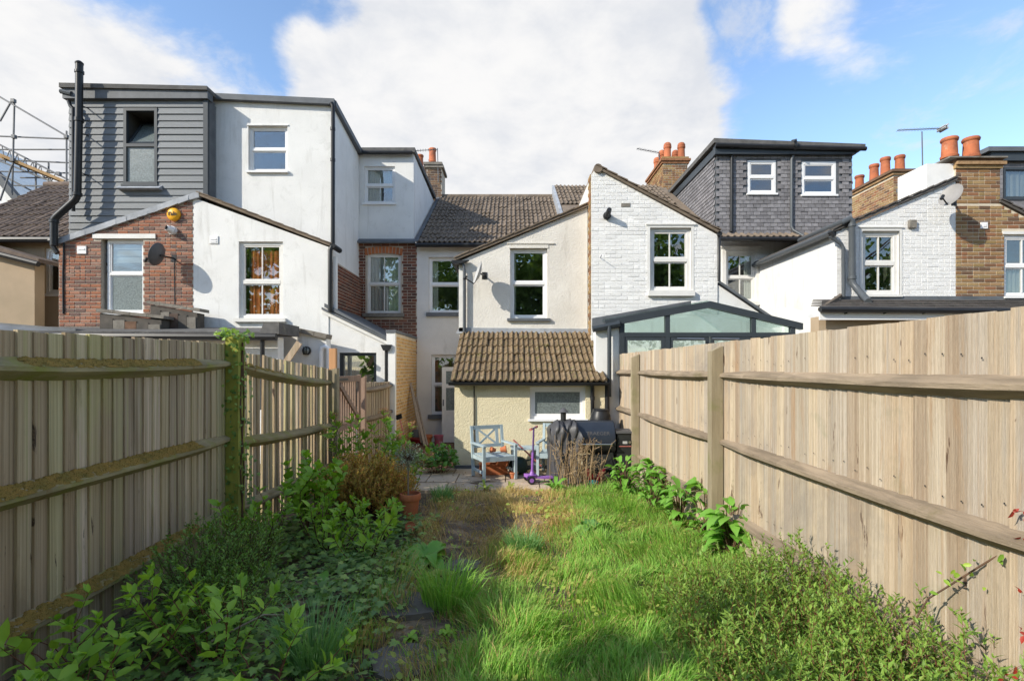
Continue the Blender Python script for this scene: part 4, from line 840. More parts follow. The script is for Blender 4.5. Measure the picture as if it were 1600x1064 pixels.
tiles(rE, ea+Vector((0, 0, .03)), eb+Vector((0, 0, .03)), ea+Vector((0, .5, .28)), 21, 1, roll_tile('tile', .16, .56, 1, m_tile_main, amp=.03, th=.02))
link('gutter', MB().tube([ea+Vector((0, -.06, -.02)), eb+Vector((0, -.06, -.02))], .055, 8), m_black, B)
# roof slope and chimney above, raised verge beside our roof
sl0, sl1 = Vector((1.42, 13.25, e0.z+.3)), Vector((5.1, 13.25, e0.z+.3)); slr = Vector((1.42, 17.5, e0.z+.3+4.25*slope))
rm = link('main_roof', MB().prism([sl0, sl1, slr+(sl1-sl0), slr], (0, 0, .05)), m_tile_main, B)
tl = (slr-sl0).length/14; tiles(rm, sl0+Vector((0, 0, .055)), sl1+Vector((0, 0, .055)), slr+Vector((0, 0, .055)), 14, 14, roll_tile('tile', 3.68/14*.99, tl*1.1, 2, m_tile_main, amp=.036, th=.026), skip=lambda p: p.z < 6.2 or p.x > 4.9)
link('verge_flashing', MB().prism([sl0+Vector((-.08, 0, -.3)), sl0+Vector((-.08, 0, .08)), slr+Vector((-.08, 0, .08)), slr+Vector((-.08, 0, -.3))], (.08, 0, 0)), m_lead, rm)
YC = 17.3; c0, c1 = WX(1036, YC), WX(1074, YC); cz = WZ(256, YC)
chB = link('chimney_stack', MB().box((c0, YC, 6.6), (c1, YC+1.9, cz)), m_mortar_y, B)
bricks(chB, (0, YC, 0), (1, 0, 0), (0, -1, 0), [(c0, 6.7), (c1, 6.7), (c1, cz), (c0, cz)], [], m_brick_brown)
bricks(chB, (c0, 0, 0), (0, 1, 0), (-1, 0, 0), [(YC, 6.9), (YC+1.9, 6.9), (YC+1.9, cz), (YC, cz)], [], m_brick_brown, all_stuff=True)
link('chimney_cap', MB().box((c0-.05, YC-.05, cz), (c1+.05, YC+1.95, cz+.075)).box((c0-.09, YC-.09, cz+.076), (c1+.09, YC+1.99, cz+.15)).box((c0-.04, YC-.04, cz+.151), (c1+.04, YC+1.94, cz+.22)), m_brick_brown, chB)
for k in range(3):
    for xx in (c0+.22, c1-.12): chimney_pot(chB, (xx, YC+.25+k*.62, cz+.2), .135, .48, hood=True)
an = thing('tv_aerial', W(1021, 240, YC+.8), 'thin television aerial on the chimney behind the painted gable', 'aerial')
def yagi(t, a, b__, n, ln, up=(0, 0, 1)):
    a, b__ = Vector(a), Vector(b__); mb = MB().tube([a, b__], .012, 5); d = (b__-a).normalized(); s_ = d.cross(Vector(up)).normalized()
    for k in range(n):
        p = a.lerp(b__, (k+.5)/n); mb.tube([p-s_*ln/2+Vector((0, 0, .0)), p+s_*ln/2], .005, 4); mb.tube([p-Vector((0, 0, .05)), p+Vector((0, 0, .05))], .005, 4)
    link('boom', mb, m_galv, t)
yagi(an, W(995, 232.5, YC+.5), W(1030, 239, YC+.8), 9, .22)
link('mast', MB().tube([W(1030, 239, YC+.8), W(1031, 262, YC+.8)], .015, 6), m_galv, an)

# ---- garden room (grey aluminium gable) ------------------------------
G = thing('garden_room', (3.2, 9.5, -.2), 'grey aluminium glazed gable garden room below the painted brick wall', 'garden room')
Yq = 9.0; 
ap, le, re_ = (1110, 477), (955, 507), (1253, 510)
link('gable_beam', MB().prism([W(945, 511, Yq), W(1110, 480.5, Yq), W(1110, 470.5, Yq), W(945, 500, Yq)], (0, .12, 0)), m_dark_metal, G)
link('gable_beam', MB().prism([W(1110.1, 480.5, Yq), W(1255, 515, Yq), W(1255, 505, Yq), W(1110.1, 470.5, Yq)], (0, .12, 0)), m_dark_metal, G)
link('transom', MB().box(W(968, 526, Yq+.02), W(1240, 519.5, Yq+.02)+Vector((0, .08, 0))), m_dark_metal, G)
for a, b__, t in ((968, 976, 498), (1040, 1047, 488), (1175, 1181.5, 488), (1236, 1243, 503)): link('mullion', MB().box(W(a, 640, Yq+.018), W(b__, t, Yq+.018)+Vector((0, .084, 0))), m_dark_metal, G)
for poly in ([(976, 519.5), (1040, 519.5), (1040, 494), (976, 506)], [(1047, 519.5), (1175, 519.5), (1175, 496), (1110, 480.5), (1047, 492.5)], [(1181.5, 519.5), (1236, 519.5), (1236, 510), (1181.5, 497.5)]):
    link('pane', MB().prism([W(x, y, Yq+.05) for x, y in poly], (0, .008, 0)), m_glass_thin, G)
for a, b__ in ((976, 1040), (1047, 1110), (1112, 1175), (1181.5, 1236)):
    dq = MB(); ring(dq, WX(a, Yq), -.2, WX(b__, Yq), WZ(526, Yq)-.002, .06, Yq+.03, Yq+.08); dd = link('door', dq, m_dark_metal, G)
    link('pane', MB().box((WX(a, Yq)+.06, Yq+.05, -.14), (WX(b__, Yq)-.06, Yq+.056, WZ(526, Yq)-.062)), m_glass, dd)
for xx in (1058, 1113): link('handle_bar', MB().tube([W(xx, 529, Yq-.02), W(xx+42, 529.5, Yq-.02)], .014, 8), m_steel, G)
apx = W(1110, 470.5, Yq); lft, rgt = W(945, 500, Yq), W(1255, 505, Yq)
link('roof_glazing', MB().prism([lft+Vector((0, .13, .0)), apx+Vector((0, .13, 0)), apx+Vector((0, 1.19, .0)), lft+Vector((0, 1.19, .0))], (0, 0, .03)), m_glass_thin, G)
link('roof_glazing', MB().prism([rgt+Vector((0, .13, .0)), apx+Vector((.005, .13, 0)), apx+Vector((.005, 1.19, .0)), rgt+Vector((0, 1.19, .0))], (0, 0, .03)), m_glass_thin, G)
link('side_roof', MB().prism([W(926, 510, Yq+.3), W(926, 497, Yq+.3), W(1080, 470, Yq+.3), W(1080, 476, Yq+.3)], (0, .08, 0)), m_leaddark, G)
link('gutter', MB().tube([W(926, 514, Yq-.02), W(968, 506, Yq-.02)], .06, 8).box(W(946, 512, Yq-.05), W(966, 502, Yq-.05)+Vector((0, .1, 0))), m_dark_metal, G)
pipe('downpipe', G, [W(952, 509, Yq-.05), W(952, 620, Yq-.05)], .035, m_dark_metal)
wall('side_wall', G, [W(931, 760, Yq+.04), W(968, 760, Yq+.04), W(968, 507, Yq+.04), W(931, 514, Yq+.04)], m_render_white)
link('room_interior', MB().face([W(940, 760, 10.15), W(1262, 760, 10.15), W(1262, 515, 10.15), W(1110, 490, 10.15), W(940, 512, 10.15)]), m_render_white, G)

# ---- house with bright white side wall and painted brick end ----------
D = thing('terraced_house', (7.4, 11.5, -.33), 'white painted brick house with grey pipes and lit white side wall', 'house')
d0, d1 = WX(1307, YR), WX(1493, YR); wD = (1347, 361, 1405.5, 461)
dz0, dz1 = WZ(362, YR), WZ(283, YR)
wall('side_wall', D, [(d0+.001, YR+.2, GZ), (d0+.001, YM, GZ), (d0+.001, YM, dz0-.02), (d0+.001, YR+.2, dz0-.02)], m_render_white, inward=(.2, 0, 0))
wDD = wall('rear_wall', D, [(d0, YR, GZ), (d1, YR, GZ), (d1, YR, dz1), (d0, YR, dz0)], m_paint_bed, holew([wD], YR))
bricks(wDD, (0, YR, 0), (1, 0, 0), (0, -1, 0), [(d0, 2.85), (d1, 2.85), (d1, dz1-.01), (d0, dz0-.01)], holeuz([(1343, 355, 1409, 462)], YR), m_brick_paint, proud=.0045, jit=.003)
window(D, *wD, YR, '2x2', .5, fw=.075, m=m_wood_white, sill=(.03, .04, .05), rec=.05)
link('window_surround', MB().box((WX(1343, YR), YR-.011, WZ(361, YR)), (WX(1409, YR), YR+.02, WZ(356.5, YR))).box((WX(1405.5, YR), YR-.011, WZ(461, YR)), (WX(1409, YR), YR+.02, WZ(361, YR))).box((WX(1343, YR), YR-.011, WZ(461, YR)), (WX(1347, YR), YR+.02, WZ(361, YR))).box((WX(1341, YR), YR-.03, WZ(356.4, YR)), (WX(1411, YR), YR+.02, WZ(354.5, YR))), m_wood_white, D)
link('vent', MB().box((WX(1418, YR), YR-.06, WZ(357, YR)), (WX(1429, YR), YR-.0, WZ(345, YR))), m_stone, D)
q0, q1 = Vector((d0-.10, YR-.05, dz0-.02)), Vector((d1, YR-.05, dz1+.01))
rD = link('projection_roof', MB().prism([q0, q1, q1+Vector((0, 0, .05)), q0+Vector((0, 0, .05))], (0, 3.4, 0)), m_tile_slate, D)
for k in range(10): link('verge_tile', MB().beam(q0.lerp(q1, k/10)+Vector((0, .08, .06)), q0.lerp(q1, (k+1.06)/10)+Vector((0, .08, .08)), .2, .022), m_tile_slate, rD)
link('gutter', MB().tube([(d0-.13, YR-.02, dz0-.03), (d0-.13, YM, dz0-.03)], .06, 8), m_greypipe, D)
link('eaves_tile_edge', MB().box((d0-.14, YR, dz0+.02), (d0+.1, YM, dz0+.05)), m_tile_slate, D)
Yv = YR-.1
pipe('soil_pipe', D, [W(1250, 376, 12.4), W(1318, 347, Yv), W(1327, 342, Yv), W(1331, 346, Yv), W(1331.5, 438, Yv), W(1333, 444, Yv), W(1345, 458, Yv-.15), W(1357, 471, Yv-.5)], .06, m_greypipe, 12, collars=[(W(1331.5, 434, Yv), (0, 0, 1)), (W(1331.3, 352, Yv), (0, 0, 1))])
pipe('downpipe', D, [W(1297, 369, Yv), W(1303, 374, Yv), W(1314, 381, Yv), W(1317.5, 388, Yv), W(1318, 464, Yv)], .035, m_greypipe, 10)
link('gutter_outlet', MB().tube([W(1298, 362, Yv), W(1302, 370, Yv)], .06, 10), m_black, D)
# its lower extension
Yx = 8.8; ex0, ex1 = W(1283, 484, Yx), W(1760, 488, Yx)
exr = link('extension_roof', MB().prism([ex0, ex1, (ex1.x, YR, WZ(470, YR)-.02), (d0-.28, YR, WZ(470, YR)-.02)], (0, 0, .03)), m_tile_slate, D)
for j in range(5):
    a_ = ex0.lerp(Vector((d0-.28, YR, WZ(470, YR)-.02)), j/5); b__ = ex1.lerp(Vector((ex1.x, YR, WZ(470, YR)-.02)), j/5); k = 0; xx = a_.x
    while xx < b__.x-.1:
        t = (xx-a_.x)/(b__.x-a_.x); z_ = a_.z+(b__.z-a_.z)*t
        o = link('roof_slate', MB().prism([(xx, a_.y, z_+.05), (xx+.325, a_.y, z_+.05), (xx+.325, a_.y+.30, z_+.095), (xx, a_.y+.30, z_+.095)], (0, 0, .016)), m_tile_slate, exr); xx += .33
link('flashing', MB().prism([(d0-.05, YR-.02, WZ(471, YR)), (WX(1760, YR), YR-.02, WZ(473, YR)), (WX(1760, YR), YR-.02, WZ(463, YR)), (d0-.05, YR-.02, WZ(463, YR))], (0, .015, 0)), m_leaddark, D)
link('gutter', MB().tube([ex0+Vector((-.05, -.06, .0)), ex1+Vector((0, -.06, 0))], .05, 8), m_black, D)
link('fascia', MB().box(ex0+Vector((-.02, .0, -.17)), (ex1.x, Yx+.03, ex0.z-.01)), m_upvc, D)
for px in (1325, 1386, 1447, 1508): link('gutter_bracket', MB().tube([W(px, 485, Yx-.05), W(px-2, 489, Yx-.02), W(px-6, 490, Yx-.005)], .012, 5), m_black, D)
wall('extension_wall', D, [(ex0.x+.05, Yx+.15, GZ), (ex1.x, Yx+.15, GZ), (ex1.x, Yx+.15, ex0.z-.1), (ex0.x+.05, Yx+.15, ex0.z-.1)], m_render_beige)
wall('extension_side', D, [(ex0.x+.05, Yx+.4, GZ), (ex0.x+.05, YR, GZ), (ex0.x+.05, YR, ex0.z+.2), (ex0.x+.05, Yx+.4, ex0.z-.1)], m_render_white, inward=(.2, 0, 0))
rv = MB(); a_ = W(1277, 462, 9.9)
link('verge_tiles', MB().prism([W(1278, 486, Yx), W(1283, 486, Yx), W(1318, 463, YR), W(1312, 463, YR)], (0, 0, .05)), m_tile_main, exr)
# main roof and long chimney
md0, md1 = Vector((5.6, 13.3, e0.z+.05)), Vector((9.6, 13.3, e0.z+.05)); mdr = Vector((5.6, 17.4, e0.z+.05+4.1*slope))
rmD = link('main_roof', MB().prism([md0, md1, mdr+(md1-md0), mdr], (0, 0, .05)), m_tile_main, D)
tl = (mdr-md0).length/14; tiles(rmD, md0+Vector((0, 0, .055)), md1+Vector((0, 0, .055)), mdr+Vector((0, 0, .055)), 15, 14, roll_tile('tile', 4.0/15*.99, tl*1.1, 2, m_tile_main, amp=.036, th=.026), skip=lambda p: p.x < h1+2.6 or p.z < 5.3)
wall('main_wall', D, [(d0, YM+.01, GZ), (10, YM+.01, GZ), (10, YM+.01, e0.z), (d0, YM+.01, e0.z)], m_render_white)
YE = 15.6; c0, c1 = WX(1396, YE), WX(1433, YE); cz = WZ(274, YE)
chD = link('chimney_stack', MB().box((c0, YE, 5.8), (c1, YE+2.6, cz)), m_mortar_y, D)
bricks(chD, (0, YE, 0), (1, 0, 0), (0, -1, 0), [(c0, 6.0), (c1, 6.0), (c1, cz), (c0, cz)], [], m_brick_brown)
bricks(chD, (c0, 0, 0), (0, 1, 0), (-1, 0, 0), [(YE, 6.2), (YE+2.6, 6.2), (YE+2.6, cz), (YE, cz)], [], m_brick_brown, all_stuff=True)
link('chimney_cap', MB().box((c0-.05, YE-.05, cz), (c1+.05, YE+2.65, cz+.08)).box((c0-.10, YE-.10, cz+.081), (c1+.10, YE+2.7, cz+.16)), m_brick_brown, chD)
for k, (yy, xx, h_) in enumerate(((.35, .45, .60), (.55, .15, .62), (1.05, .15, .60), (1.75, .15, .50), (2.35, .15, .50))): chimney_pot(chD, (c0+xx, YE+yy, cz+.15), .15, h_*.95)
an = thing('tv_aerial', W(1438, 280, YE), 'tall television aerial on a mast between the two terracotta-potted chimneys', 'aerial')
link('mast', MB().tube([W(1437, 279, YE), W(1441.5, 258, YE), W(1440.5, 206, YE)], .018, 6), m_galv, an)
yagi(an, W(1402, 204, YE), W(1470, 201, YE), 14, .2)
link('reflector', MB().beam(W(1470, 203.5, YE), W(1476, 197, YE), .3, .04).beam(W(1470, 199, YE), W(1476, 204, YE), .3, .04), m_dishlite, an)
t_, c_, f_ = dish('satellite_dish', W(1487, 306, 9.75), .225, (-.85, -.30, .42), 'light grey-brown satellite dish beside the tall brown brick chimney', m_dishtan)
arm(t_, c_-f_*.02, W(1490, 316, YR))

# ---- brown brick house at the end -------------------------------------
Eh = thing('terraced_house', (10, 11.5, -.33), 'brown stock brick house with two fat terracotta chimney pots', 'house')
f0, f1 = d1+.001, WX(1760, YR); wE = (1568.5, 367, 1632, 464); fx = WX(1562, YR)
ep = [(f0, YR+.001, GZ), (f1, YR+.001, GZ), (f1, YR+.001, WZ(420, YR)), (fx, YR+.001, WZ(318, YR)), (fx, YR+.001, WZ(264, YR)), (f0, YR+.001, WZ(264, YR))]
wE_ = wall('brick_wall', Eh, ep, m_mortar_y, holew([wE], YR+.001))
bricks(wE_, (0, YR+.001, 0), (1, 0, 0), (0, -1, 0), [(f0, 2.85), (WX(1640, YR), 2.85), (WX(1640, YR), WZ(361, YR)), (fx, WZ(319, YR)), (f0, WZ(319, YR))], holeuz([wE, (1566, 361, 1640, 367)], YR), m_brick_brown)
bricks(wE_, (0, YR+.001, 0), (1, 0, 0), (0, -1, 0), [(f0, WZ(319, YR)), (fx, WZ(319, YR)), (fx, WZ(265, YR)), (f0, WZ(265, YR))], [], m_brick_brown)
window(Eh, *wE, YR, '2x2', .5, fw=.06, sill=(.02, .03, .05), rec=.03, curtains=[(.0, 1, .5, 1, m_blind)])
link('lintel', MB().box((WX(1566, YR), YR-.02, WZ(366.5, YR)), (WX(1640, YR), YR+.02, WZ(362, YR))), m_wood_white, Eh)
link('vent', MB().box((WX(1531, YR), YR-.03, WZ(358, YR)), (WX(1541.5, YR), YR, WZ(348, YR))).box((WX(1534, YR), YR-.04, WZ(355, YR)), (WX(1538.5, YR), YR-.025, WZ(351, YR))), m_upvc, Eh)
ck_ = link('chimney_stack', MB().box((WX(1450, YR), YR+.03, WZ(305, YR)), (f0-.002, YR+.8, WZ(255, YR))), m_paint_bed, Eh)
ckb = link('chimney_stack', MB().box((f0+.003, YR+.28, WZ(320, YR)), (fx-.001, YR+.8, WZ(258, YR))), m_brick_brown, Eh)
for j, (yt, pr) in enumerate(((264, .035), (259, .075), (254.5, .035))):
    link('corbel_course', MB().box((f0-.2*0-.02, YR-pr, WZ(yt, YR)+.002), (fx+pr, YR+.8+pr, WZ(yt-5, YR))), m_brick_brown, ckb)
link('chimney_cap', MB().box((WX(1478, YR), YR-.09, WZ(249.4, YR)+.002), (fx+.08, YR+.9, WZ(247, YR))), m_stone, ckb)
for px, rr in ((1483.5, .155), (1517, .155)): chimney_pot(ckb, (WX(px, YR+.35), YR+.35, WZ(248, YR+.35)), rr, .41)
q0, q1 = Vector((fx-.02, YR-.05, WZ(317, YR))), Vector((f1, YR-.05, WZ(419, YR)))
rEh = link('projection_roof', MB().prism([q0, q1, q1+Vector((0, 0, .05)), q0+Vector((0, 0, .05))], (0, 3.3, 0)), m_tile_slate, Eh)
for k in range(12): link('verge_tile', MB().beam(q0.lerp(q1, k/12)+Vector((0, .08, .06)), q0.lerp(q1, (k+1.06)/12)+Vector((0, .08, .08)), .2, .022), m_tile_slate, rEh)
Yh = 12.6; g0, g1 = WX(1553, Yh), WX(1800, Yh)
wEd = (1566, 262, 1640, 313)
dEw = wall('dormer_wall', Eh, [W(1553, 345, Yh), W(1800, 345, Yh), W(1800, 250, Yh), W(1553, 250, Yh)], m_tile_hang, holew([wEd], Yh))
for j in range(12):
    for i in range(2): link('hung_tile', MB().box((g0+.01+i*.105, Yh-.02, WZ(345, Yh)+j*.11), (g0+.11+i*.105, Yh-.002, WZ(345, Yh)+j*.11+.105)), m_tile_hang, dEw)
window(Eh, *wEd, Yh, 'one', fw=.06, m=m_dark_metal, rec=-.02, curtains=[(0, 1, 0, 1, m_blind)])
link('fascia', MB().box(W(1549, 251, Yh-.1), W(1800, 236, Yh-.1)+Vector((0, .3, 0))), m_dark_metal, Eh)
link('dormer_roof', MB().prism([W(1545, 236, Yh-.16)+Vector((0, 0, .002)), W(1800, 236, Yh-.16)+Vector((0, 0, .002)), W(1800, 229, Yh-.16), W(1545, 229, Yh-.16)], (0, 3, 0)), m_leaddark, Eh)
wall('dormer_cheek', Eh, [W(1553, 345, Yh+.25), Vector((g0, 16, WZ(345, Yh))), Vector((g0, 16, WZ(250, Yh))), Vector((g0, Yh+.25, WZ(250, Yh)))], m_tile_hang, inward=(.2, 0, 0))

# ---- cream house at the other end, seen past the vent pipe -------------
C0 = thing('terraced_house', (-11, 13, -.33), 'beige rendered house under a dark brown tiled roof beside the scaffolding', 'house')
Yc = 12.6; wC = (70, 388, 104, 460)
wall('rear_wall', C0, [W(-260, 760, Yc), W(125, 760, Yc), W(125, 366, Yc), W(-260, 366, Yc)], m_render_beige, holew([wC], Yc))
window(C0, *wC, Yc, 'one', fw=.07, sill=(.05, .05, .06), rec=.04, sash=.05)
e_a, e_b = W(-117, 371, Yc-.2), W(118, 371, Yc-.2); r_a = Vector((e_a.x, 15.6, WZ(291, 15.6)))
rC = link('roof', MB().prism([e_a+Vector((0, 0, -.06)), e_b+Vector((0, 0, -.06)), Vector((e_b.x, 15.6, r_a.z-.06)), Vector((e_a.x, 15.6, r_a.z-.06))], (0, 0, .04)), m_tile_left, C0)
tl = (r_a-e_a).length/11
def off_hip(p): 
    return p.x < WX(-40, 12.4)+(p.y-12.4)*.55
tiles(rC, e_a, e_b, r_a, 20, 11, roll_tile('tile', (e_b-e_a).length/20*.99, tl*1.1, 1, m_tile_left, amp=.03, th=.028), jit=.012)
link('ridge_tile', MB().tube([(e_a.x, 15.6, r_a.z+.03), (e_b.x, 15.6, r_a.z+.03)], .1, 10), m_tile_left, rC, smooth=True)
link('gutter', MB().tube([e_a+Vector((0, -.05, -.07)), e_b+Vector((0, -.05, -.07))], .07, 8), m_black, C0)
Yn = 11.6
wall('porch_wall', C0, [W(-260, 760, Yn), W(54, 760, Yn), W(54, 412, Yn), W(-260, 340, Yn)], m_render_beige)
pr_ = link('porch_roof', MB().prism([W(-260, 322, Yn-.1), W(60, 410, Yn-.1), W(60, 404, Yn-.1), W(-260, 312, Yn-.1)], (0, 1.0, 0)), m_tile_left, C0)
link('gutter', MB().tube([W(-100, 372, Yn-.13), W(60, 413, Yn-.13)], .06, 8), m_black, C0)
# white gable further off
Wg = thing('distant_house', (-21, 20, 0), 'white gable with dark barge boards behind the scaffolding', 'house')
link('gable_wall', MB().prism([W(-80, 420, 20), W(24, 420, 20), W(24, 306, 20), W(-4, 268, 20), W(-80, 200, 20)], (0, 3, 0)), m_render_white, Wg)
link('barge_board', MB().beam(W(-12, 264, 19.9), W(28, 312, 19.9), .2, .25), m_dark_metal, Wg)

# scaffolding
S = thing('scaffolding', (-17, 17, 4.5), 'steel tube scaffolding with timber boards above the brown roof', 'scaffolding')
Ysf = 17.
def tubes(name, segs, r, m):
    for (x0, y0, x1, y1, dY) in segs: link(name, MB().tube([W(x0, y0, Ysf+dY), W(x1, y1, Ysf+dY*1.0)], r, 6), m, S)
tubes('standard', [(22.5, 158, 19, 305, 0), (104, 205, 104, 300, 0), (76, 255, 76, 300, .8), (56, 252, 56, 300, .9), (0, 190, 18, 158, .0)], .028, m_galv)
tubes('ledger', [(-5, 149, 116, 220, 0), (-5, 213, 118, 218, .1), (-5, 234, 118, 234, .5), (-5, 250, 118, 255, .6), (-5, 268, 118, 271, .7), (20, 290, 110, 292, .9), (32, 278, 80, 278, 1.0)], .026, m_galv)
tubes('lattice_chord', [(-5, 224, 114, 285, .2), (-5, 250, 90, 288, .2), (-5, 270, 60, 304, .2)], .026, m_galv)
tubes('lattice_brace', [(3+12*k, 228+6*k, 8+12*k, 254+5*k, .2) for k in range(7)]+[(8+12*k, 254+5*k, 15+12*k, 235+6*k, .2) for k in range(7)], .014, m_galv)
tubes('brace', [(19, 258, 0, 314, -.1)], .028, m_galv)
for k in range(2): link('scaffold_board', MB().beam(W(-5, 240+k*3, Ysf+.1+k*.25), W(104, 285+k*2, Ysf+.1+k*.25), .22, .09), m_scaff_board, S)
for (x, y) in ((21, 158), (104, 214), (22, 214), (20, 250), (104, 287), (92, 272)): link('coupler', MB().box(W(x, y, Ysf-.03)-Vector((.055, .05, .055)), W(x, y, Ysf-.03)+Vector((.055, .05, .055))), m_galv, S)
# aerial on our party chimney
an = thing('tv_aerial', W(684, 262, 17.2), 'small television aerial on the sooty party chimney', 'aerial')
link('mast', MB().tube([W(685, 285, 17.2), W(683.5, 232, 17.2)], .014, 6), m_galv, an); yagi(an, W(647, 236, 17.1), W(683, 234, 17.2), 9, .2)
ch2 = link('chimney_stack', MB().box((WX(652, 18.9), 18.8, 6.6), (WX(668, 18.9), 19.3, WZ(262, 18.9))), m_brick_chim, A)
chimney_pot(ch2, (WX(656.5, 19), 19, WZ(262, 19)), .13, .45); 
# ================================================================== fences
def board_mesh(w, h, seed):
    rnd = random.Random(seed); mb = MB(); n = 5
    # feather-edge board, local x along the fence, y out of the face (towards garden is -y), z up from 0
    def bow(t): return .003*math.sin(t*3.1+seed)
    for k in range(n+1):
        z0, t0 = h*k/n, bow(k/n); mb.v += [(-w/2, -.021+t0, z0), (w/2, -.006+t0, z0), (w/2, .002+t0, z0), (-w/2, .002+t0, z0)]
    for k in range(n):
        for q in range(4): mb.f.append((4*k+q, 4*k+(q+1) % 4, 4*k+4+(q+1) % 4, 4*k+4+q))
    mb.f.append((4*n, 4*n+1, 4*n+2, 4*n+3))
    return mb.mesh('board')
BM = {}
def fence_run(T, p0, p1, zt0, zt1, inner, mats, pitch=.1, gap=.0, zj=.006, lean=.004, gz0=None):
    """boards between two points of the fence line; inner = unit vector towards the garden"""
    p0, p1 = Vector((*p0, 0)), Vector((*p1, 0)); d = (p1-p0); Lh = d.length; u = d.normalized(); n = max(1, round(Lh/pitch))
    yax = -Vector((*inner, 0))
    for k in range(n):
        t = (k+.5)/n; p = p0+d*t; zt = zt0+(zt1-zt0)*t+random.uniform(-zj, zj); zb = gz(p.x, p.y)-.06
        key = (mats[0].name, k % 6)
        if key not in BM: BM[key] = board_mesh(1.0, 1.0, k % 6); BM[key].materials.append(mats[0])
        w = Lh/n+.018-gap
        rot = Matrix((u, yax, Vector((0, 0, 1)))).transposed().to_4x4()
        if rot.determinant() < 0: rot = Matrix((-u, yax, Vector((0, 0, 1)))).transposed().to_4x4()
        o = bpy.data.objects.new('board', BM[key]); COL.objects.link(o); o.parent = T; o.matrix_parent_inverse = Matrix.Translation(-T.location)
        o.matrix_basis = Matrix.Translation((p.x, p.y, zb)) @ rot @ Matrix.Rotation(random.gauss(0, lean), 4, 'Y') @ Matrix.Diagonal((w, 1, zt-zb, 1))
def nail_rows(T, p0, p1, inner, heights, pitch, m):
    p0, p1 = Vector((*p0, 0)), Vector((*p1, 0)); d = p1-p0; n = round(d.length/pitch); nrm = Vector((*inner, 0)).normalized(); u = d.normalized(); mb = MB(); r = .0038
    for k in range(n):
        for z_ in heights:
            for q in ((.45,) if random.random() < .7 else ()):
                c = p0+d*((k+q)/n)+nrm*.0235+Vector((0, 0, z_+random.uniform(-.03, .03))); mb.face([c-u*r-Vector((0, 0, r)), c+u*r-Vector((0, 0, r)), c+u*r+Vector((0, 0, r)), c-u*r+Vector((0, 0, r))])
    link('nail_heads', mb, m, T, kind='stuff')
def rail(T, p0, p1, z0, z1, inner, m, sag=.0, out=.07, hh=.052, n=6, moss=None):
    p0, p1 = Vector((*p0, z0)), Vector((*p1, z1)); nrm = Vector((*inner, 0)); mb = MB(); pr = []
    for k in range(n+1):
        t = k/n; p = p0.lerp(p1, t)+Vector((0, 0, -sag*4*t*(1-t)+random.uniform(-.003, .003)))+nrm*.016
        q = random.uniform(-.003, .003); taper = .55 if k in (0, n) and n > 1 else 1
        pr.append([p+Vector((0, 0, hh*taper)), p+nrm*(out*taper+q)+Vector((0, 0, .012)), p+nrm*(out*taper+q)+Vector((0, 0, -.012)), p-Vector((0, 0, hh*taper))])
    t = [0]+[(k+.0)/n for k in range(1, n)]+[1]
    for k in range(n): mb.add(pr[k]+pr[k+1], [(0, 1, 5, 4), (1, 2, 6, 5), (2, 3, 7, 6), (3, 0, 4, 7)])
    mb.face(pr[0]); mb.face(pr[-1])
    o = link('rail', mb, m, T)
    if moss:                                        # cushions of moss on the sloping top of the rail
        ms = MB(); cnt = moss[2]
        for _ in range(cnt):
            t = random.uniform(moss[0], moss[1]); s_ = random.uniform(.05, .95); p = p0.lerp(p1, t)+Vector((0, 0, -sag*4*t*(1-t)))+nrm*(.02+s_*out*.85)+Vector((0, 0, hh*(1-s_)+.012*s_-.004))
            r = random.uniform(.008, .022)
            ms.add([p+Vector((-r, -r*1.6, 0)), p+Vector((r, -r*1.2, 0)), p+Vector((r, r*1.4, 0)), p+Vector((-r, r*1.5, 0)), p+Vector((random.uniform(-r, r)*.4, 0, r*.8))], [(0, 1, 4), (1, 2, 4), (2, 3, 4), (3, 0, 4)])
        link('moss', ms, m_moss, o, kind='stuff')
    return o
def post(T, x, y, zt, m, w=.1, cut=.05, lean=0):
    zb = gz(x, y)-.1; mb = MB(); h = w/2
    vs = [(x-h, y-h, zb), (x+h, y-h, zb), (x+h, y+h, zb), (x-h, y+h, zb), (x-h, y-h, zt-cut), (x+h, y-h, zt), (x+h, y+h, zt), (x-h, y+h, zt-cut)]
    vs = [(a+(c-zb)*lean, b_, c) for a, b_, c in vs]
    mb.add(vs, ((0,3,2,1),(4,5,6,7),(0,1,5,4),(1,2,6,5),(2,3,7,6),(3,0,4,7)))
    return link('post', mb, m, T)

RF = lambda Y: 2.1-.0245*Y
FR = thing('garden_fence', (2, 5.5, -.1), 'sunlit pale timber closeboard fence running up to the garden room', 'fence')
inr = (-1, -.0245); pts = [.35, 1.62, 4.89, 7.78, 9.53, 10.15]
for a, b__ in zip(pts[:-1], pts[1:]):
    fence_run(FR, (RF(a), a), (RF(b__), b__), 1.80, 1.80, inr, (m_fence_r,), .1 if a < 8 else .098)
    for zr_ in (1.49, .87, .25):
        rail(FR, (RF(a)-.0, a+.03), (RF(b__)-.0, b__-.03), zr_, zr_, inr, m_fence_rr, sag=.012)
nail_rows(FR, (RF(1.2), 1.2), (RF(8), 8), inr, (1.60, .98, .36), .1, m_black)
for a in pts[1:-1]: post(FR, RF(a)-.075, a, 1.765, m_fence_post, .105)

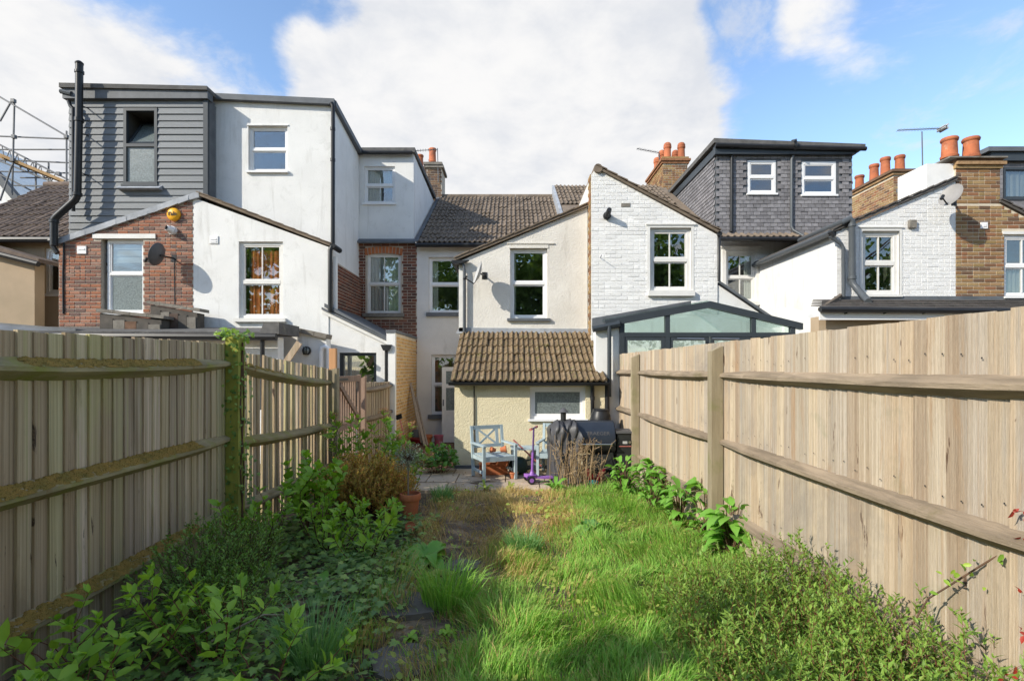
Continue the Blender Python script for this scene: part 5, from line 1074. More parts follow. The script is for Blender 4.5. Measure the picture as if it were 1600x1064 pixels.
LP = [(-2.50, .8), (-2.54, 1.9), (-2.68, 4.9), (-2.76, 7.86)]
FL = thing('garden_fence', (-2.6, 4, -.05), 'shaded mossy grey-green closeboard fence with an ivy-clad post', 'fence')
inl = (1, 0)
for k, (a, b__) in enumerate(zip(LP[:-1], LP[1:])):
    z0, z1 = ((1.75, 1.75), (1.745, 1.79), (1.74, 1.55))[k]
    d = (Vector(b__)-Vector(a)).normalized(); nin = (d.y, -d.x)
    fence_run(FL, a, b__, z0, z1, nin, (m_fence_l,), .1, gap=.0 if k < 2 else .024, zj=.008, lean=.003 if k < 2 else .011)
    for zr0, zr1, sg, ms in (((1.60, 1.60, .03, None), (.93, .93, .02, None), (.24, .24, .02, None)), ((1.575, 1.60, .035, (.26, .80, 900)), (.915, .90, .01, (.0, .8, 1500)), (.21, .22, .0, (.0, .8, 900))), ((1.60, 1.34, .05, (.0, .4, 120)), (.85, .70, .03, None), (.20, .10, .02, None)))[k]:
        rail(FL, a, b__, zr0, zr1, nin, m_fence_lr, sag=sg, moss=ms, out=.088, hh=.062)
for (a, b__), zt, m in ((LP[1], 1.8, m_postgreen), (LP[2], 1.87, m_postgreen), (LP[3], 1.56, m_fence_post)): post(FL, a+.08, b__, zt, m, .12, .03)

# gate, new gate post and the short run of fence beyond
gt = thing('garden_gate', (-2.62, 8.6, -.15), 'small weathered timber gate with a diagonal brace beside the fence', 'gate')
g0, g1 = Vector((-2.71, 8.02, 0)), Vector((-2.69, 9.22, 0)); zg0, zg1 = -.10, 1.44
def gp(t, z, o=0): p = g0.lerp(g1, t); return Vector((p.x+o, p.y, z))
for t in (.03, .97): link('stile', MB().beam(gp(t, zg0), gp(t, zg1), .09, .04, (1, 0, 0)), m_gate, gt)
for z_ in (zg0+.15, .62, zg1-.06): link('gate_rail', MB().beam(gp(.07, z_), gp(.93, z_), .04, .10), m_gate, gt)
link('brace', MB().beam(gp(.08, zg1-.14, .03), gp(.92, .66, .03), .03, .08), m_gate, gt)
for k in range(9): link('picket', MB().beam(gp(.12+k*.095, zg0, -.035), gp(.12+k*.095, zg1-.02, -.035), .065, .016, (1, 0, 0)), m_gate, gt)
link('hinge', MB().box(gp(.02, zg1-.08, .025), gp(.4, zg1-.045, .032)), m_black, gt)
gpst = link('gate_post', MB().box((-2.79, 7.95, -.3), (-2.69, 8.03, 1.86)), m_newwood, label='raw orange timber gate post standing taller than the fence', category='post')
FS = thing('garden_fence', (-2.58, 10.2, -.15), 'short low run of fence between the gate and the yellow brick wall', 'fence')
post(FS, -2.66, 9.33, 1.42, m_gate, .09)
fence_run(FS, (-2.70, 9.36), (-2.57, 10.92), 1.30, 1.28, (1, -.03), (m_fence_r,), .1)
for z_ in (1.16, .62): rail(FS, (-2.69, 9.38), (-2.56, 10.9), z_-.0, z_+.04, (1, -.03), m_fence_rr, sag=.02)
for z_ in (1.2, .66): link('rail_bracket', MB().box((-2.57, 10.86, z_-.03), (-2.50, 10.95, z_+.03)), m_galv, FS)
pk = link('timber_offcut', MB().beam(W(444, 570, 8.6), W(468, 535, 8.6), .10, .03, (0, -1, 0)), m_fence_l, label='loose mossy board leaning up behind the shaded fence', category='board')

# ================================================================== garden furniture and clutter
def local_thing(name, loc, rz, label, cat, group=None): return thing(name, loc, label, cat, group, world=False, rz=rz)
PZ = -.146
def chair(loc, rz, label):
    t = local_thing('garden_chair', loc, rz, label, 'chair', 'blue-grey garden chairs'); w, d, sh, ah, bh = .26, .25, .36, .53, .78
    for s in (-1, 1):
        link('leg', MB().beam((s*w, -d, 0), (s*w, -d, ah-.015), .042, .042), m_chair, t)
        link('leg', MB().beam((s*w, d-.03, 0), (s*w, d-.0, sh), .042, .05).beam((s*w, d, sh-.01), (s*w, d+.07, bh), .04, .04), m_chair, t)
        link('armrest', MB().beam((s*w, -d-.05, ah), (s*w, d+.05, ah-.012), .055, .024), m_chair, t)
        link('side_rail', MB().beam((s*w, -d+.02, sh-.045), (s*w, d-.02, sh-.045), .022, .055), m_chair, t)
        link('stretcher', MB().beam((s*w, -d+.02, .12), (s*w, d-.04, .12), .022, .04), m_chair, t)
    link('front_rail', MB().beam((-w+.02, -d, sh-.045), (w-.02, -d, sh-.045), .022, .055), m_chair, t)
    seat = link('seat', MB().box((-w+.02, -d-.01, sh-.018), (w-.02, -d+.06, sh)), m_chair, t)
    for k in range(5): link('seat_slat', MB().box((-w+.022, -d+.07+k*.085, sh-.018), (w-.022, -d+.147+k*.085, sh)), m_chair, seat)
    def bp(x, z): return Vector((x, d+.07*(z-sh)/(bh-sh), z))
    bk = link('backrest', MB().beam(bp(-w+.02, bh-.03), bp(w-.02, bh-.03), .022, .06).beam(bp(-w+.02, sh+.10), bp(w-.02, sh+.10), .022, .05), m_chair, t)
    for s in (-1, 1):
        link('back_slat', MB().beam(bp(s*.17, sh+.12), bp(s*.17, bh-.06), .05, .018), m_chair, bk)
        link('cross_slat', MB().beam(bp(-.15*s, sh+.125)+Vector((0, .002*s, 0)), bp(.15*s, bh-.06)+Vector((0, .002*s, 0)), .03, .016, (0, -1, 0)), m_chair, bk)
    return t
chair((-.285, 8.17, PZ), R(24), 'blue-grey armchair with crossed slat back and terracotta pots on its seat')
chair((.72, 8.42, PZ), R(-14), 'blue-grey armchair half hidden behind the grey fabric grill cover')
tb = local_thing('side_table', (.20, 8.50, PZ), R(4), 'small blue-grey slatted table between the two garden chairs', 'table')
tt = link('table_top', MB().box((-.22, -.2, .40), (.22, -.14, .42)), m_chair, tb)
for k in range(4): link('table_slat', MB().box((-.22, -.13+k*.085, .40), (.22, -.055+k*.085, .42)), m_chair, tt)
for sx in (-.19, .19):
    for sy in (-.16, .16): link('leg', MB().beam((sx, sy, 0), (sx, sy, .4), .03, .03), m_chair, tb)
def flowerpot(loc, r, h, label, M=None, group='terracotta pots', m=None, name='flower_pot', cat='pot'):
    t = local_thing(name, loc, 0, label, cat, group)
    prof = [(r*.66, 0), (r*.90, h*.74), (r*1.0, h*.74), (r*1.03, h*.76), (r*1.03, h*.98), (r*1.0, h), (r*.9, h), (r*.88, h*.85)]
    o = link('pot_wall', MB().lathe(prof, (0, 0, 0), 22, M), m or m_pot, t, smooth=True)
    if M is None: link('soil', MB().lathe([(r*.86, h*.80), (r*.86, h*.86)], (0, 0, 0), 16), m_soil, t)
    return t
cs = Vector((-.285, 8.17, PZ))
flowerpot(cs+Vector((.10, .02, .37)), .055, .10, 'terracotta pot lying on the chair seat beside the table', Matrix.Translation((0, 0, .05)) @ Matrix.Rotation(R(80), 4, 'Y'))
flowerpot(cs+Vector((.02, .06, .37)), .045, .08, 'smaller terracotta pot tipped over on the chair seat', Matrix.Translation((0, 0, .04)) @ Matrix.Rotation(R(-75), 4, 'Y') @ Matrix.Rotation(.5, 4, 'X'))
def trough(loc, rz, l, w, h, label, tilt=0):
    t = local_thing('plant_trough', loc, rz, label, 'planter', 'terracotta coloured troughs'); Mx = Matrix.Rotation(tilt, 4, 'Y'); mb = MB()
    for a, c in (((-l, -w, 0), (l, w, .012)), ((-l, -w, .012), (-l+.012, w, h)), ((l-.012, -w, .012), (l, w, h)), ((-l+.012, -w, .012), (l-.012, -w+.012, h)), ((-l+.012, w-.012, .012), (l-.012, w, h))): mb.box(a, c, Mx)
    o = link('trough_body', mb, m_pot, t); rm_ = MB()
    for a, c in (((-l-.012, -w-.012, h), (l+.012, -w+.01, h+.02)), ((-l-.012, w-.01, h), (l+.012, w+.012, h+.02)), ((-l-.012, -w+.01, h), (-l+.01, w-.01, h+.02)), ((l-.01, -w+.01, h), (l+.012, w-.01, h+.02))): rm_.box(a, c, Mx)
    link('trough_rim', rm_, m_pot, t)
trough((-.30, 8.42, PZ), R(10), .22, .09, .15, 'long terracotta trough under the garden chair by the wall')
trough((-.16, 8.38, PZ+.155), R(-8), .10, .08, .13, 'square terracotta trough stacked on another under the garden chair', .12)
flowerpot((.02, 8.1, PZ), .075, .10, 'small terracotta pot on the paving beside the watering can')
wc = local_thing('watering_can', (.10, 8.46, PZ), R(10), 'dark green plastic watering can under the small table', 'watering can')
link('can_body', MB().lathe([(.13, 0), (.15, .02), (.155, .12), (.14, .19), (.09, .235), (.05, .25), (.001, .252)], (0, 0, .02), 20), m_green_can, wc, smooth='all')
link('handle', MB().tube([(.13, 0, .20), (.21, 0, .22), (.235, 0, .16), (.22, 0, .08), (.15, 0, .06)], .016, 8), m_green_can, wc, smooth=True)
link('spout', MB().tube([(-.12, 0, .07), (-.22, 0, .16), (-.27, 0, .24)], [.03, .02, .016], 8).tube([(-.265, 0, .235), (-.29, 0, .27)], [.018, .045], 10), m_green_can, wc, smooth=True)
# scooter
sk = local_thing('kick_scooter', (.30, 7.78, PZ), R(12), 'purple three-wheeled child scooter standing on the paving', 'scooter')
link('deck', MB().prism([(.04, -.05, .07), (.16, -.065, .06), (.44, -.055, .06), (.50, 0, .06), (.44, .055, .06), (.16, .065, .06), (.04, .05, .07)], (0, 0, .022)), m_purple, sk)
link('front_fork', MB().prism([(-.10, -.11, .07), (.07, -.05, .07), (.07, .05, .07), (-.10, .11, .07), (-.05, .0, .07)], (0, 0, .05)).lathe([(.05, .06), (.045, .12), (.025, .17)], (0, 0, 0), 12), m_purple, sk)
for sy in (-.13, .13): 
    wh = link('wheel', MB().tube([(-.04, sy-.013, .06), (-.04, sy+.013, .06)], .06, 16), m_black, sk, smooth=True)
    link('hub', MB().tube([(-.04, sy-.016, .06), (-.04, sy+.016, .06)], .032, 12), m_purple, wh)
link('wheel', MB().tube([(.49, -.012, .045), (.49, .012, .045)], .045, 14), m_black, sk, smooth=True)
link('steering_column', MB().tube([(0, 0, .12), (.012, 0, .45)], .02, 10), m_purple, sk, smooth=True)
link('handle_post', MB().tube([(.012, 0, .44), (.025, 0, .80)], .014, 10), m_purpled, sk, smooth=True)
hb = link('handlebar', MB().tube([(-.045, -.13, .81), (.095, .13, .81)], .013, 8), m_purpled, sk)
for a, c in (((-.075, -.185, .81), (-.03, -.10, .81)), ((.08, .10, .81), (.125, .185, .81))): link('grip', MB().tube([a, c], .019, 8), m_pinkpole, hb, smooth=True)
bp_ = link('garden_pole', MB().tube([W(802, 687, 8.3), W(846, 728, 8.35)], .013, 8), m_pinkpole, label='pink handle leaning diagonally across the small table', category='pole')
# water butt
wbt = local_thing('water_butt', (1.47, 8.66, PZ), 0, 'black domed water butt under the lean-to downpipe', 'water butt')
link('barrel', MB().lathe([(.155, 0), (.17, .1), (.175, .55), (.17, .80)], (0, 0, 0), 24), m_black, wbt, smooth=True)
link('lid', MB().lathe([(.18, .80), (.182, .84), (.16, .93), (.135, .985), (.13, 1.0), (.135, 1.015), (.12, 1.03), (.001, 1.035)], (0, 0, 0), 24), m_black, wbt, smooth=True)
# pellet grill
YG = 7.95; gs = YG/F
gr = local_thing('pellet_grill', ((910-CX)*gs, YG, PZ), 0, 'black barrel pellet grill with chimney and side hopper by the fence', 'grill')
def gx(px): return (px-910)*gs
def gzz(py): return WZ(py, YG)-PZ
gx0, gx1, zt_, zb2 = gx(868), gx(958), gzz(657), gzz(706)
hgt = zt_-zb2; rad = .22
prof = [(-rad*.62, zb2), (-rad*.98, zb2+.10), (-rad, zb2+.16), (-rad*.97, zb2+.24), (-rad*.80, zb2+.35), (-rad*.45, zt_-.03), (0, zt_), (rad*.45, zt_-.03), (rad*.80, zb2+.35), (rad, zb2+.2), (rad*.9, zb2+.08), (rad*.62, zb2)]
drum = MB(); 
lid_p = prof[2:9]
mbl = MB(); mbl.prism([(gx0, y_, z_) for y_, z_ in prof], (gx1-gx0, 0, 0)); link('barrel', mbl, m_grillblk, gr, smooth=True)
lidm = MB(); lp = [(y_*1.03-.002, z_+.006) for y_, z_ in prof[2:9]]; lidm.prism([(gx0+.02, y_, z_) for y_, z_ in lp]+[(gx0+.02, 0, zb2+.2)], (gx1-gx0-.03, 0, 0))
ld = link('lid', lidm, m_grill, gr, smooth=True)
hz = gzz(690); hb_ = MB().tube([(gx(902), -rad-.07, hz), (gx(951), -rad-.07, hz)], .013, 10)
for xx in (902, 951): hb_.tube([(gx(xx), -rad-.07, hz), (gx(xx), -rad+.01, hz+.01)], .011, 8)
link('handle', hb_, m_steel, ld, smooth=True)
link('chimney', MB().tube([(gx(880), -.02, gzz(669)), (gx(880), -.02, gzz(643))], .042, 16).tube([(gx(880), -.02, gzz(666)), (gx(894), 0, gzz(664))], .035, 10), m_grillblk, gr, smooth=True)
link('chimney_cap', MB().lathe([(.078, 0), (.07, .01), (.03, .05), (.004, .07)], (gx(880), -.02, gzz(643.5)), 16), m_dishgrey, gr, smooth=True)
hx0_, hx1_ = gx(961), gx(985)
link('hopper', MB().box((hx0_, -.17, gzz(722)), (hx1_, .18, gzz(675))), m_grillblk, gr); link('hopper_lid', MB().box((hx0_-.02, -.19, gzz(675)+.002), (hx1_+.015, .2, gzz(671.5))), m_dishgrey, gr)
cp_ = link('control_panel', MB().box((hx0_+.005, -.182, gzz(695)), (hx1_-.005, -.171, gzz(685))), m_black, gr)
link('display', MB().box((gx(969), -.187, gzz(690.5)), (gx(976), -.1825, gzz(686.5))), m_dishlite, cp_); link('dial', MB().tube([(gx(979.5), -.182, gzz(688)), (gx(979.5), -.20, gzz(688))], .02, 12), m_steel, cp_)
link('warning_stripe', MB().box((gx(963), -.183, gzz(695)), (gx(982), -.1825, gzz(693.8))), m_pinkpole, cp_)
link('front_panel', MB().prism([(gx(908), -.19, gzz(707)), (gx(950), -.19, gzz(707)), (gx(955), -.23, gzz(729)), (gx(908), -.23, gzz(729))], (0, .02, 0)), m_grillblk, gr)
for (xa, xb, yy) in ((951, 961, -.17), (953, 962, .17), (874, 866, -.17), (874, 866, .17)):
    link('leg', MB().prism([(gx(xa)-.03, yy-.02, gzz(704)), (gx(xa)+.03, yy-.02, gzz(704)), (gx(xb)+.015, yy-.02, 0), (gx(xb)-.025, yy-.02, 0)], (0, .04, 0)), m_grillblk, gr)
link('lower_shelf', MB().box((gx(872), -.16, .12), (gx(955), .16, .14)), m_grillblk, gr)
text_mesh('TRAEGER', .075, Matrix.Translation((gx(931), -.203, zb2+.305)) @ Matrix.Rotation(R(71), 4, 'X') @ Matrix.Diagonal((1.12, 1, 1, 1)), m_dishgrey, ld)
# draped cover over its other half
cvx0, cvx1 = -.53, -.09; nu, nv = 26, 30; cv = MB()
def cover_pt(i, j):
    t = i/nu; s_ = j/nv                              # t along x, s around front bottom -> over the top -> back bottom
    X_ = cvx0+(cvx1-cvx0)*t; a = s_
    taper = min(1, .55+2.0*t)
    if a < .42: z_ = .0+ (zt_*.93)*(a/.42); y_ = -.30+.05*(a/.42)+.02*math.sin(9*t+7*a)
    elif a < .58: q = (a-.42)/.16; z_ = zt_*.93+.075*math.sin(q*math.pi); y_ = -.25+.5*q
    else: z_ = zt_*.93*(1-(a-.58)/.42); y_ = .25+.05
    if t < .30: q = t/.30; z_ *= (.86+.14*math.sqrt(q)); y_ *= (.55+.45*math.sqrt(q))
    if t > .62 and a < .42: z_ = max(z_, .02)
    n_ = .022*math.sin(13*t+23*s_)+.018*math.sin(31*t-17*s_+1.3)+.010*math.sin(57*t+41*s_)+.014*abs(math.sin(20*t+3*math.sin(9*s_)))
    return (X_+n_*.8+(.05*(1-s_/.42) if s_ < .42 and t < .2 else 0), y_-n_, max(.01, z_+n_*.5))
cv.v = [cover_pt(i, j) for i in range(nu+1) for j in range(nv+1)]
cv.f = [(i*(nv+1)+j, (i+1)*(nv+1)+j, (i+1)*(nv+1)+j+1, i*(nv+1)+j+1) for i in range(nu) for j in range(nv)]
cv.f.append(tuple(range(nv+1)))
cvo = link('grill_cover', cv, m_cover, smooth='all', label='crumpled grey fabric cover pulled over half of the grill', category='cover'); cvo.location = gr.location
# red and teal toys below
rt = local_thing('plastic_toy', (gx(918)+gr.location.x, 7.72, PZ), 0, 'dark red curved plastic toy below the grill', 'toy')
for s_, x_ in ((-1, 0), (1, .17)): link('toy_side', MB().tube([(x_-.04*s_, 0, 0), (x_-.02*s_, 0, .10), (x_+.02*s_, 0, .18), (x_+.06*s_, .02, .22)], [.035, .045, .04, .015], 8), m_red, rt, smooth=True)
link('toy_bar', MB().tube([(.0, .03, .05), (.17, .03, .05)], .03, 8), m_red, rt, smooth=True)
tl_ = local_thing('teal_bowl', (1.15, 7.50, PZ), 0, 'small teal plastic bowl in front of the red toy', 'bowl')
link('bowl_wall', MB().lathe([(.05, 0), (.08, .05), (.095, .08), (.088, .08), (.07, .045), (.04, .012)], (0, 0, 0), 18), m_teal, tl_, smooth='all')
# passage clutter
def gp2(x, y, Yp_): return Vector((WX(x, Yp_), Yp_, WZ(y, Yp_)))
for (a, c, r_w, lb) in (((641, 598, 12.6), (664, 697, 11.6), .06, 'long grey timber batten leaning against the yellow brick wall'), ((644.5, 616, 12.3), (659, 692, 11.7), .045, 'shorter timber batten leaning beside the longest one'), ((650, 620, 12.7), (668, 696, 11.8), .035, 'thin timber batten nearest the pots in the passage')):
    link('timber_batten', MB().beam(gp2(*a), gp2(*c), r_w, .04), m_ladder, label=lb, category='timber', group='timber battens in the passage')
zf = lambda Y_: -.15-(Y_-8.9)*.0372-.005
bk = local_thing('bucket', (WX(685.5, 12.3), 12.3, zf(12.3)), 0, 'faded pink plastic bucket by the open back door', 'bucket')
link('bucket_wall', MB().lathe([(.085, 0), (.115, .25), (.12, .26), (.108, .255), (.08, .02)], (0, 0, 0), 20), m_bucket, bk, smooth=True)
link('bucket_handle', MB().tube([(-.115, 0, .25), (-.09, -.10, .20), (0, -.13, .17), (.09, -.10, .20), (.115, 0, .25)], .005, 5), m_galv, bk)
flowerpot((WX(668, 12.4), 12.4, zf(12.4)), .12, .26, 'plain terracotta pot between the battens and the pink bucket')
flowerpot((WX(651, 12.6), 12.6, zf(12.6)), .16, .16, 'low dark red bowl pot at the foot of the yellow wall', m=m_red)
bt = local_thing('bottle_tub', (WX(649, 12.9), 12.9, zf(12.9)), 0, 'blue-grey tub in the corner behind the battens', 'tub')
link('tub_wall', MB().lathe([(.10, 0), (.11, .28), (.08, .33), (.05, .34)], (0, 0, 0), 16), m_leaddark, bt, smooth=True)
br = thing('broom', gp2(634, 690, 10.6), 'broom with a pink handle standing head-up against the yellow wall', 'broom')
link('broom_handle', MB().tube([gp2(625, 655, 10.95), gp2(636, 700, 10.3)], .012, 8), m_pinkpole, br)
link('broom_head', MB().beam(gp2(619.5, 654.5, 10.95), gp2(628, 651.5, 10.95), .05, .05), m_black, br)
for k in range(7): link('bristle_tuft', MB().beam(gp2(620+k*1.2, 653-k*.4, 10.93), gp2(619.5+k*1.2, 648.5-k*.4, 10.93), .02, .02), m_black, br)
# loose stepping stones in the worn path
def stone(cx, cy, r, label, seed):
    rnd = random.Random(seed); pts_ = []
    for k in range(11): a = k/11*6.283; rr = r*rnd.uniform(.8, 1.1); pts_.append((cx+rr*math.cos(a), cy+rr*.85*math.sin(a), gz(cx, cy)-.02))
    o = link('stepping_stone', MB().prism(pts_, (0, 0, .05)), m_step, label=label, category='stone', group='stepping stones'); return o
stone(-.72, 3.45, .24, 'largest dark stepping stone beside the ivy', 3); stone(-.60, 2.85, .20, 'stepping stone by the grass tuft at the lower edge', 5); stone(-.42, 4.35, .17, 'small stepping stone in the dry earth path', 8)
# ================================================================== vegetation
def T_leaf(kind):
    """leaf template: x across, y along 0..1, z normal"""
    if kind == 'ovate':
        w = .27
        v = [(0, 0, 0), (-w*.85, .28, .05), (0, .30, -.03), (w*.85, .28, .05), (-w*.8, .62, .03), (0, .64, -.04), (w*.8, .62, .03), (0, 1, -.14)]
        f = [(0, 2, 1), (0, 3, 2), (1, 2, 5), (1, 5, 4), (2, 3, 6), (2, 6, 5), (4, 5, 7), (5, 6, 7)]
    elif kind == 'round':
        w = .40
        v = [(0, 0, 0), (-w*.8, .18, .06), (0, .3, -.04), (w*.8, .18, .06), (-w, .6, .05), (0, .65, -.05), (w, .6, .05), (0, 1, -.1)]
        f = [(0, 2, 1), (0, 3, 2), (1, 2, 5), (1, 5, 4), (2, 3, 6), (2, 6, 5), (4, 5, 7), (5, 6, 7)]
    elif kind == 'lance':
        v = [(0, 0, 0), (-.13, .4, .03), (0, .45, -.02), (.13, .4, .03), (0, 1, -.12)]; f = [(0, 2, 1), (0, 3, 2), (1, 2, 4), (2, 3, 4)]
    elif kind == 'willow':
        v = [(0, 0, 0), (-.17, .42, .04), (0, .45, -.02), (.17, .42, .04), (0, 1, -.12)]; f = [(0, 2, 1), (0, 3, 2), (1, 2, 4), (2, 3, 4)]
    elif kind == 'tiny':
        v = [(0, 0, 0), (-.24, .5, .05), (.24, .5, .05), (0, 1, 0)]; f = [(0, 2, 1), (1, 2, 3)]
    elif kind == 'ivy':
        pts_ = [(0, 0), (-.30, -.12), (-.50, .12), (-.30, .32), (-.42, .62), (-.16, .62), (0, 1.0), (.16, .62), (.42, .62), (.30, .32), (.50, .12), (.30, -.12)]
        v = [(0, .3, .05)]+[(x, y_, -.02) for x, y_ in pts_]; n = len(pts_); f = [(0, 1+k, 1+(k+1) % n) for k in range(n)]
    return np.array(v, float), np.array(f, int)
def leaf_mesh(name, shape, P, D, Nn, S, mat_, parent=None, **props):
    v, f = T_leaf(shape); P, D, Nn, S = (np.asarray(a, float) for a in (P, D, Nn, S)); n = len(P)
    D = D/np.linalg.norm(D, axis=1, keepdims=True); X = np.cross(D, Nn); X /= np.maximum(np.linalg.norm(X, axis=1, keepdims=True), 1e-6); Z = np.cross(X, D)
    V = P[:, None, :]+S[:, None, None]*(v[None, :, 0:1]*X[:, None, :]+v[None, :, 1:2]*D[:, None, :]+v[None, :, 2:3]*Z[:, None, :])
    Fq = (f[None]+(np.arange(n)*len(v))[:, None, None]).reshape(-1, 3)
    return tri_mesh(name, V.reshape(-1, 3), Fq, mat_, parent, **props)
def tri_mesh(name, V, Fq, mat_, parent=None, smooth=False, **props):
    me = bpy.data.meshes.new(name); me.vertices.add(len(V)); me.vertices.foreach_set('co', np.ascontiguousarray(V, np.float32).ravel())
    me.loops.add(Fq.size); me.loops.foreach_set('vertex_index', Fq.astype(np.int32).ravel()); me.polygons.add(len(Fq))
    me.polygons.foreach_set('loop_start', np.arange(0, Fq.size, 3, dtype=np.int32)); me.polygons.foreach_set('loop_total', np.full(len(Fq), 3, np.int32)); me.update(calc_edges=True); me.validate()
    return link(name, me, mat_, parent, smooth=smooth, **props)
def stems_plant(name, label, cat, base, stems, leaf, m_leaf, m_st, t0=.25, gap=.03, size=.05, kind='ovate', up=.35, droop=.0, sr=.004, group=None, sizevar=.35, pairs=1, top=True, root=None):
    """stems: list of (base, tip); leaves set round each stem; returns the plant"""
    t = root or thing(name, base, label, cat, group); P, D, Nn, S = [], [], [], []; sm = MB()
    for (a, c) in stems:
        a, c = np.array(a, float), np.array(c, float); ln = np.linalg.norm(c-a); side = RNG.normal(0, .10*ln, 3); side[2] = abs(side[2])*.5
        q = [a+(c-a)*s_+side*math.sin(math.pi*s_) for s_ in (0, .33, .66, 1)]
        if sr: sm.tube(q, [sr, sr*.85, sr*.65, sr*.35], 4, caps=False)
        n = max(2, int(ln*(1-t0)/gap)); ang = RNG.uniform(0, 6.28); ax = (c-a)/max(ln, 1e-6)
        e1 = np.cross(ax, [0.3, .8, .52]); e1 /= np.linalg.norm(e1); e2 = np.cross(ax, e1)
        for k in range(n):
            s_ = t0+(1-t0)*(k+RNG.uniform(0, .8))/n; p = a+(c-a)*s_+side*math.sin(math.pi*s_)
            for pr in range(pairs):
                th = ang+k*2.4+pr*math.pi+RNG.normal(0, .25); rad_ = e1*math.cos(th)+e2*math.sin(th)
                d = rad_+ax*(up+.5*s_)+np.array([0, 0, -droop*(1-s_)])+RNG.normal(0, .14, 3)
                nn = ax*1.0-rad_*.4+np.array([0, 0, .6])+RNG.normal(0, .25, 3)
                P.append(p); D.append(d); Nn.append(nn); S.append(size*RNG.uniform(1-sizevar, 1+sizevar)*(.65+.35*math.sin(math.pi*min(1, .25+.75*(1-s_)+.2))))
        if top: 
            for _ in range(3): P.append(q[-1]); D.append(ax+RNG.normal(0, .45, 3)); Nn.append(np.array([0, 0, 1])+RNG.normal(0, .4, 3)); S.append(size*RNG.uniform(.4, .75))
    leaf_mesh('foliage', kind, P, D, Nn, S, m_leaf, t)
    if sm.v: link('stem', sm, m_st, t)
    return t
def dome_stems(c, rx, ry, h, n, spread=.75, rootr=.35, zmin=.35, jitter=.12):
    out = []
    for _ in range(n):
        a = RNG.uniform(0, 6.283); r = math.sqrt(RNG.uniform(0, 1)); tip = np.array([c[0]+rx*r*math.cos(a), c[1]+ry*r*math.sin(a), c[2]+h*(zmin+(1-zmin)*math.sqrt(max(0, 1-r*r)))*RNG.uniform(1-jitter*2, 1+jitter)])
        b_ = np.array([c[0]+rx*r*rootr*math.cos(a), c[1]+ry*r*rootr*math.sin(a), c[2]-.02]); out.append((b_, tip))
    return out
def gpt(px, py, dz=0):                               # ground point under a photo pixel
    z = -.08
    for _ in range(4):
        Y_ = (EYE-z)*F/(py-HY); z = gz(WX(px, Y_), Y_)
    return (WX(px, Y_), Y_, z+dz)
lm_view = leafmat('bright_shrub_leaf', [(0.161, 0.310, 0.032), (0.246, 0.451, 0.040), (0.349, 0.547, 0.059), (0.204, 0.380, 0.040)], .4, .35)
lm_dog = leafmat('soft_green_leaf', [(0.203, 0.376, 0.046), (0.306, 0.518, 0.062), (0.408, 0.634, 0.076)], .45, .35)
lm_dark = leafmat('dark_small_leaf', [(0.118, 0.237, 0.042), (0.175, 0.322, 0.057), (0.234, 0.405, 0.067)], .45, .25)
lm_ivy = leafmat('ivy_leaf', [(0.103, 0.179, 0.048), (0.149, 0.255, 0.066), (0.203, 0.331, 0.073), (0.276, 0.391, 0.080)], .38, .2)
lm_ivyl = leafmat('pale_ivy_leaf', [(0.209, 0.348, 0.070), (0.313, 0.452, 0.086), (0.157, 0.278, 0.070)], .45, .3)
lm_heath = leafmat('heath_leaf', [(0.407, 0.338, 0.060), (0.608, 0.421, 0.081), (0.539, 0.213, 0.081), (0.305, 0.311, 0.060), (0.744, 0.478, 0.099)], .6, .25)
lm_hyd = leafmat('hydrangea_leaf', [(0.168, 0.329, 0.047), (0.265, 0.440, 0.055), (0.384, 0.549, 0.077), (0.192, 0.352, 0.047)], .45, .35)
lm_flower = leafmat('faded_flower', [(0.456, 0.230, 0.132), (0.360, 0.161, 0.099), (0.504, 0.310, 0.176), (0.336, 0.196, 0.099)], .7, .25)
lm_oliv = leafmat('grey_green_leaf', [(0.278, 0.348, 0.260), (0.383, 0.452, 0.348), (0.209, 0.260, 0.174), (0.470, 0.522, 0.418)], .55, .2)
lm_broad = leafmat('broad_green_leaf', [(0.149, 0.345, 0.052), (0.232, 0.470, 0.070), (0.182, 0.407, 0.061), (0.280, 0.517, 0.104)], .4, .35)
lm_broadd = leafmat('dark_broad_leaf', [(0.102, 0.251, 0.062), (0.144, 0.326, 0.076), (0.205, 0.401, 0.085)], .35, .25)
lm_white = leafmat('white_flower', [(0.600, 0.600, 0.550), (0.700, 0.680, 0.620)], .7, .2)
lm_right = leafmat('willowy_shrub_leaf', [(0.141, 0.252, 0.046), (0.206, 0.347, 0.056), (0.279, 0.424, 0.073), (0.168, 0.271, 0.046)], .5, .3)
lm_red = leafmat('red_leaf', [(0.400, 0.050, 0.030), (0.300, 0.040, 0.030)], .5, .3)
lm_grass = leafmat('grass_blade', [(0.159, 0.341, 0.048), (0.211, 0.442, 0.057), (0.282, 0.528, 0.086), (0.353, 0.511, 0.115), (0.176, 0.375, 0.057)], .5, .3, .25)
lm_grassd = leafmat('dry_grass_blade', [(0.575, 0.411, 0.181), (0.727, 0.517, 0.242), (0.460, 0.356, 0.136), (0.383, 0.375, 0.106), (0.631, 0.393, 0.197)], .7, .25, .15)
lm_litter = leafmat('fallen_leaf', [(.22, .12, .05), (.32, .19, .08), (.16, .09, .05), (.38, .25, .10)], .8, .1, .1)
lm_blue = leafmat('blue_green_blade', [(0.174, 0.348, 0.122), (0.244, 0.434, 0.157), (0.139, 0.295, 0.086)], .5, .3)
lm_weed = leafmat('yellow_green_leaf', [(0.313, 0.418, 0.070), (0.434, 0.487, 0.104), (0.209, 0.348, 0.052)], .5, .35)
lm_tree = leafmat('tree_leaf', [(0.130, 0.221, 0.065), (0.182, 0.299, 0.078), (0.247, 0.377, 0.104)], .6, .4)

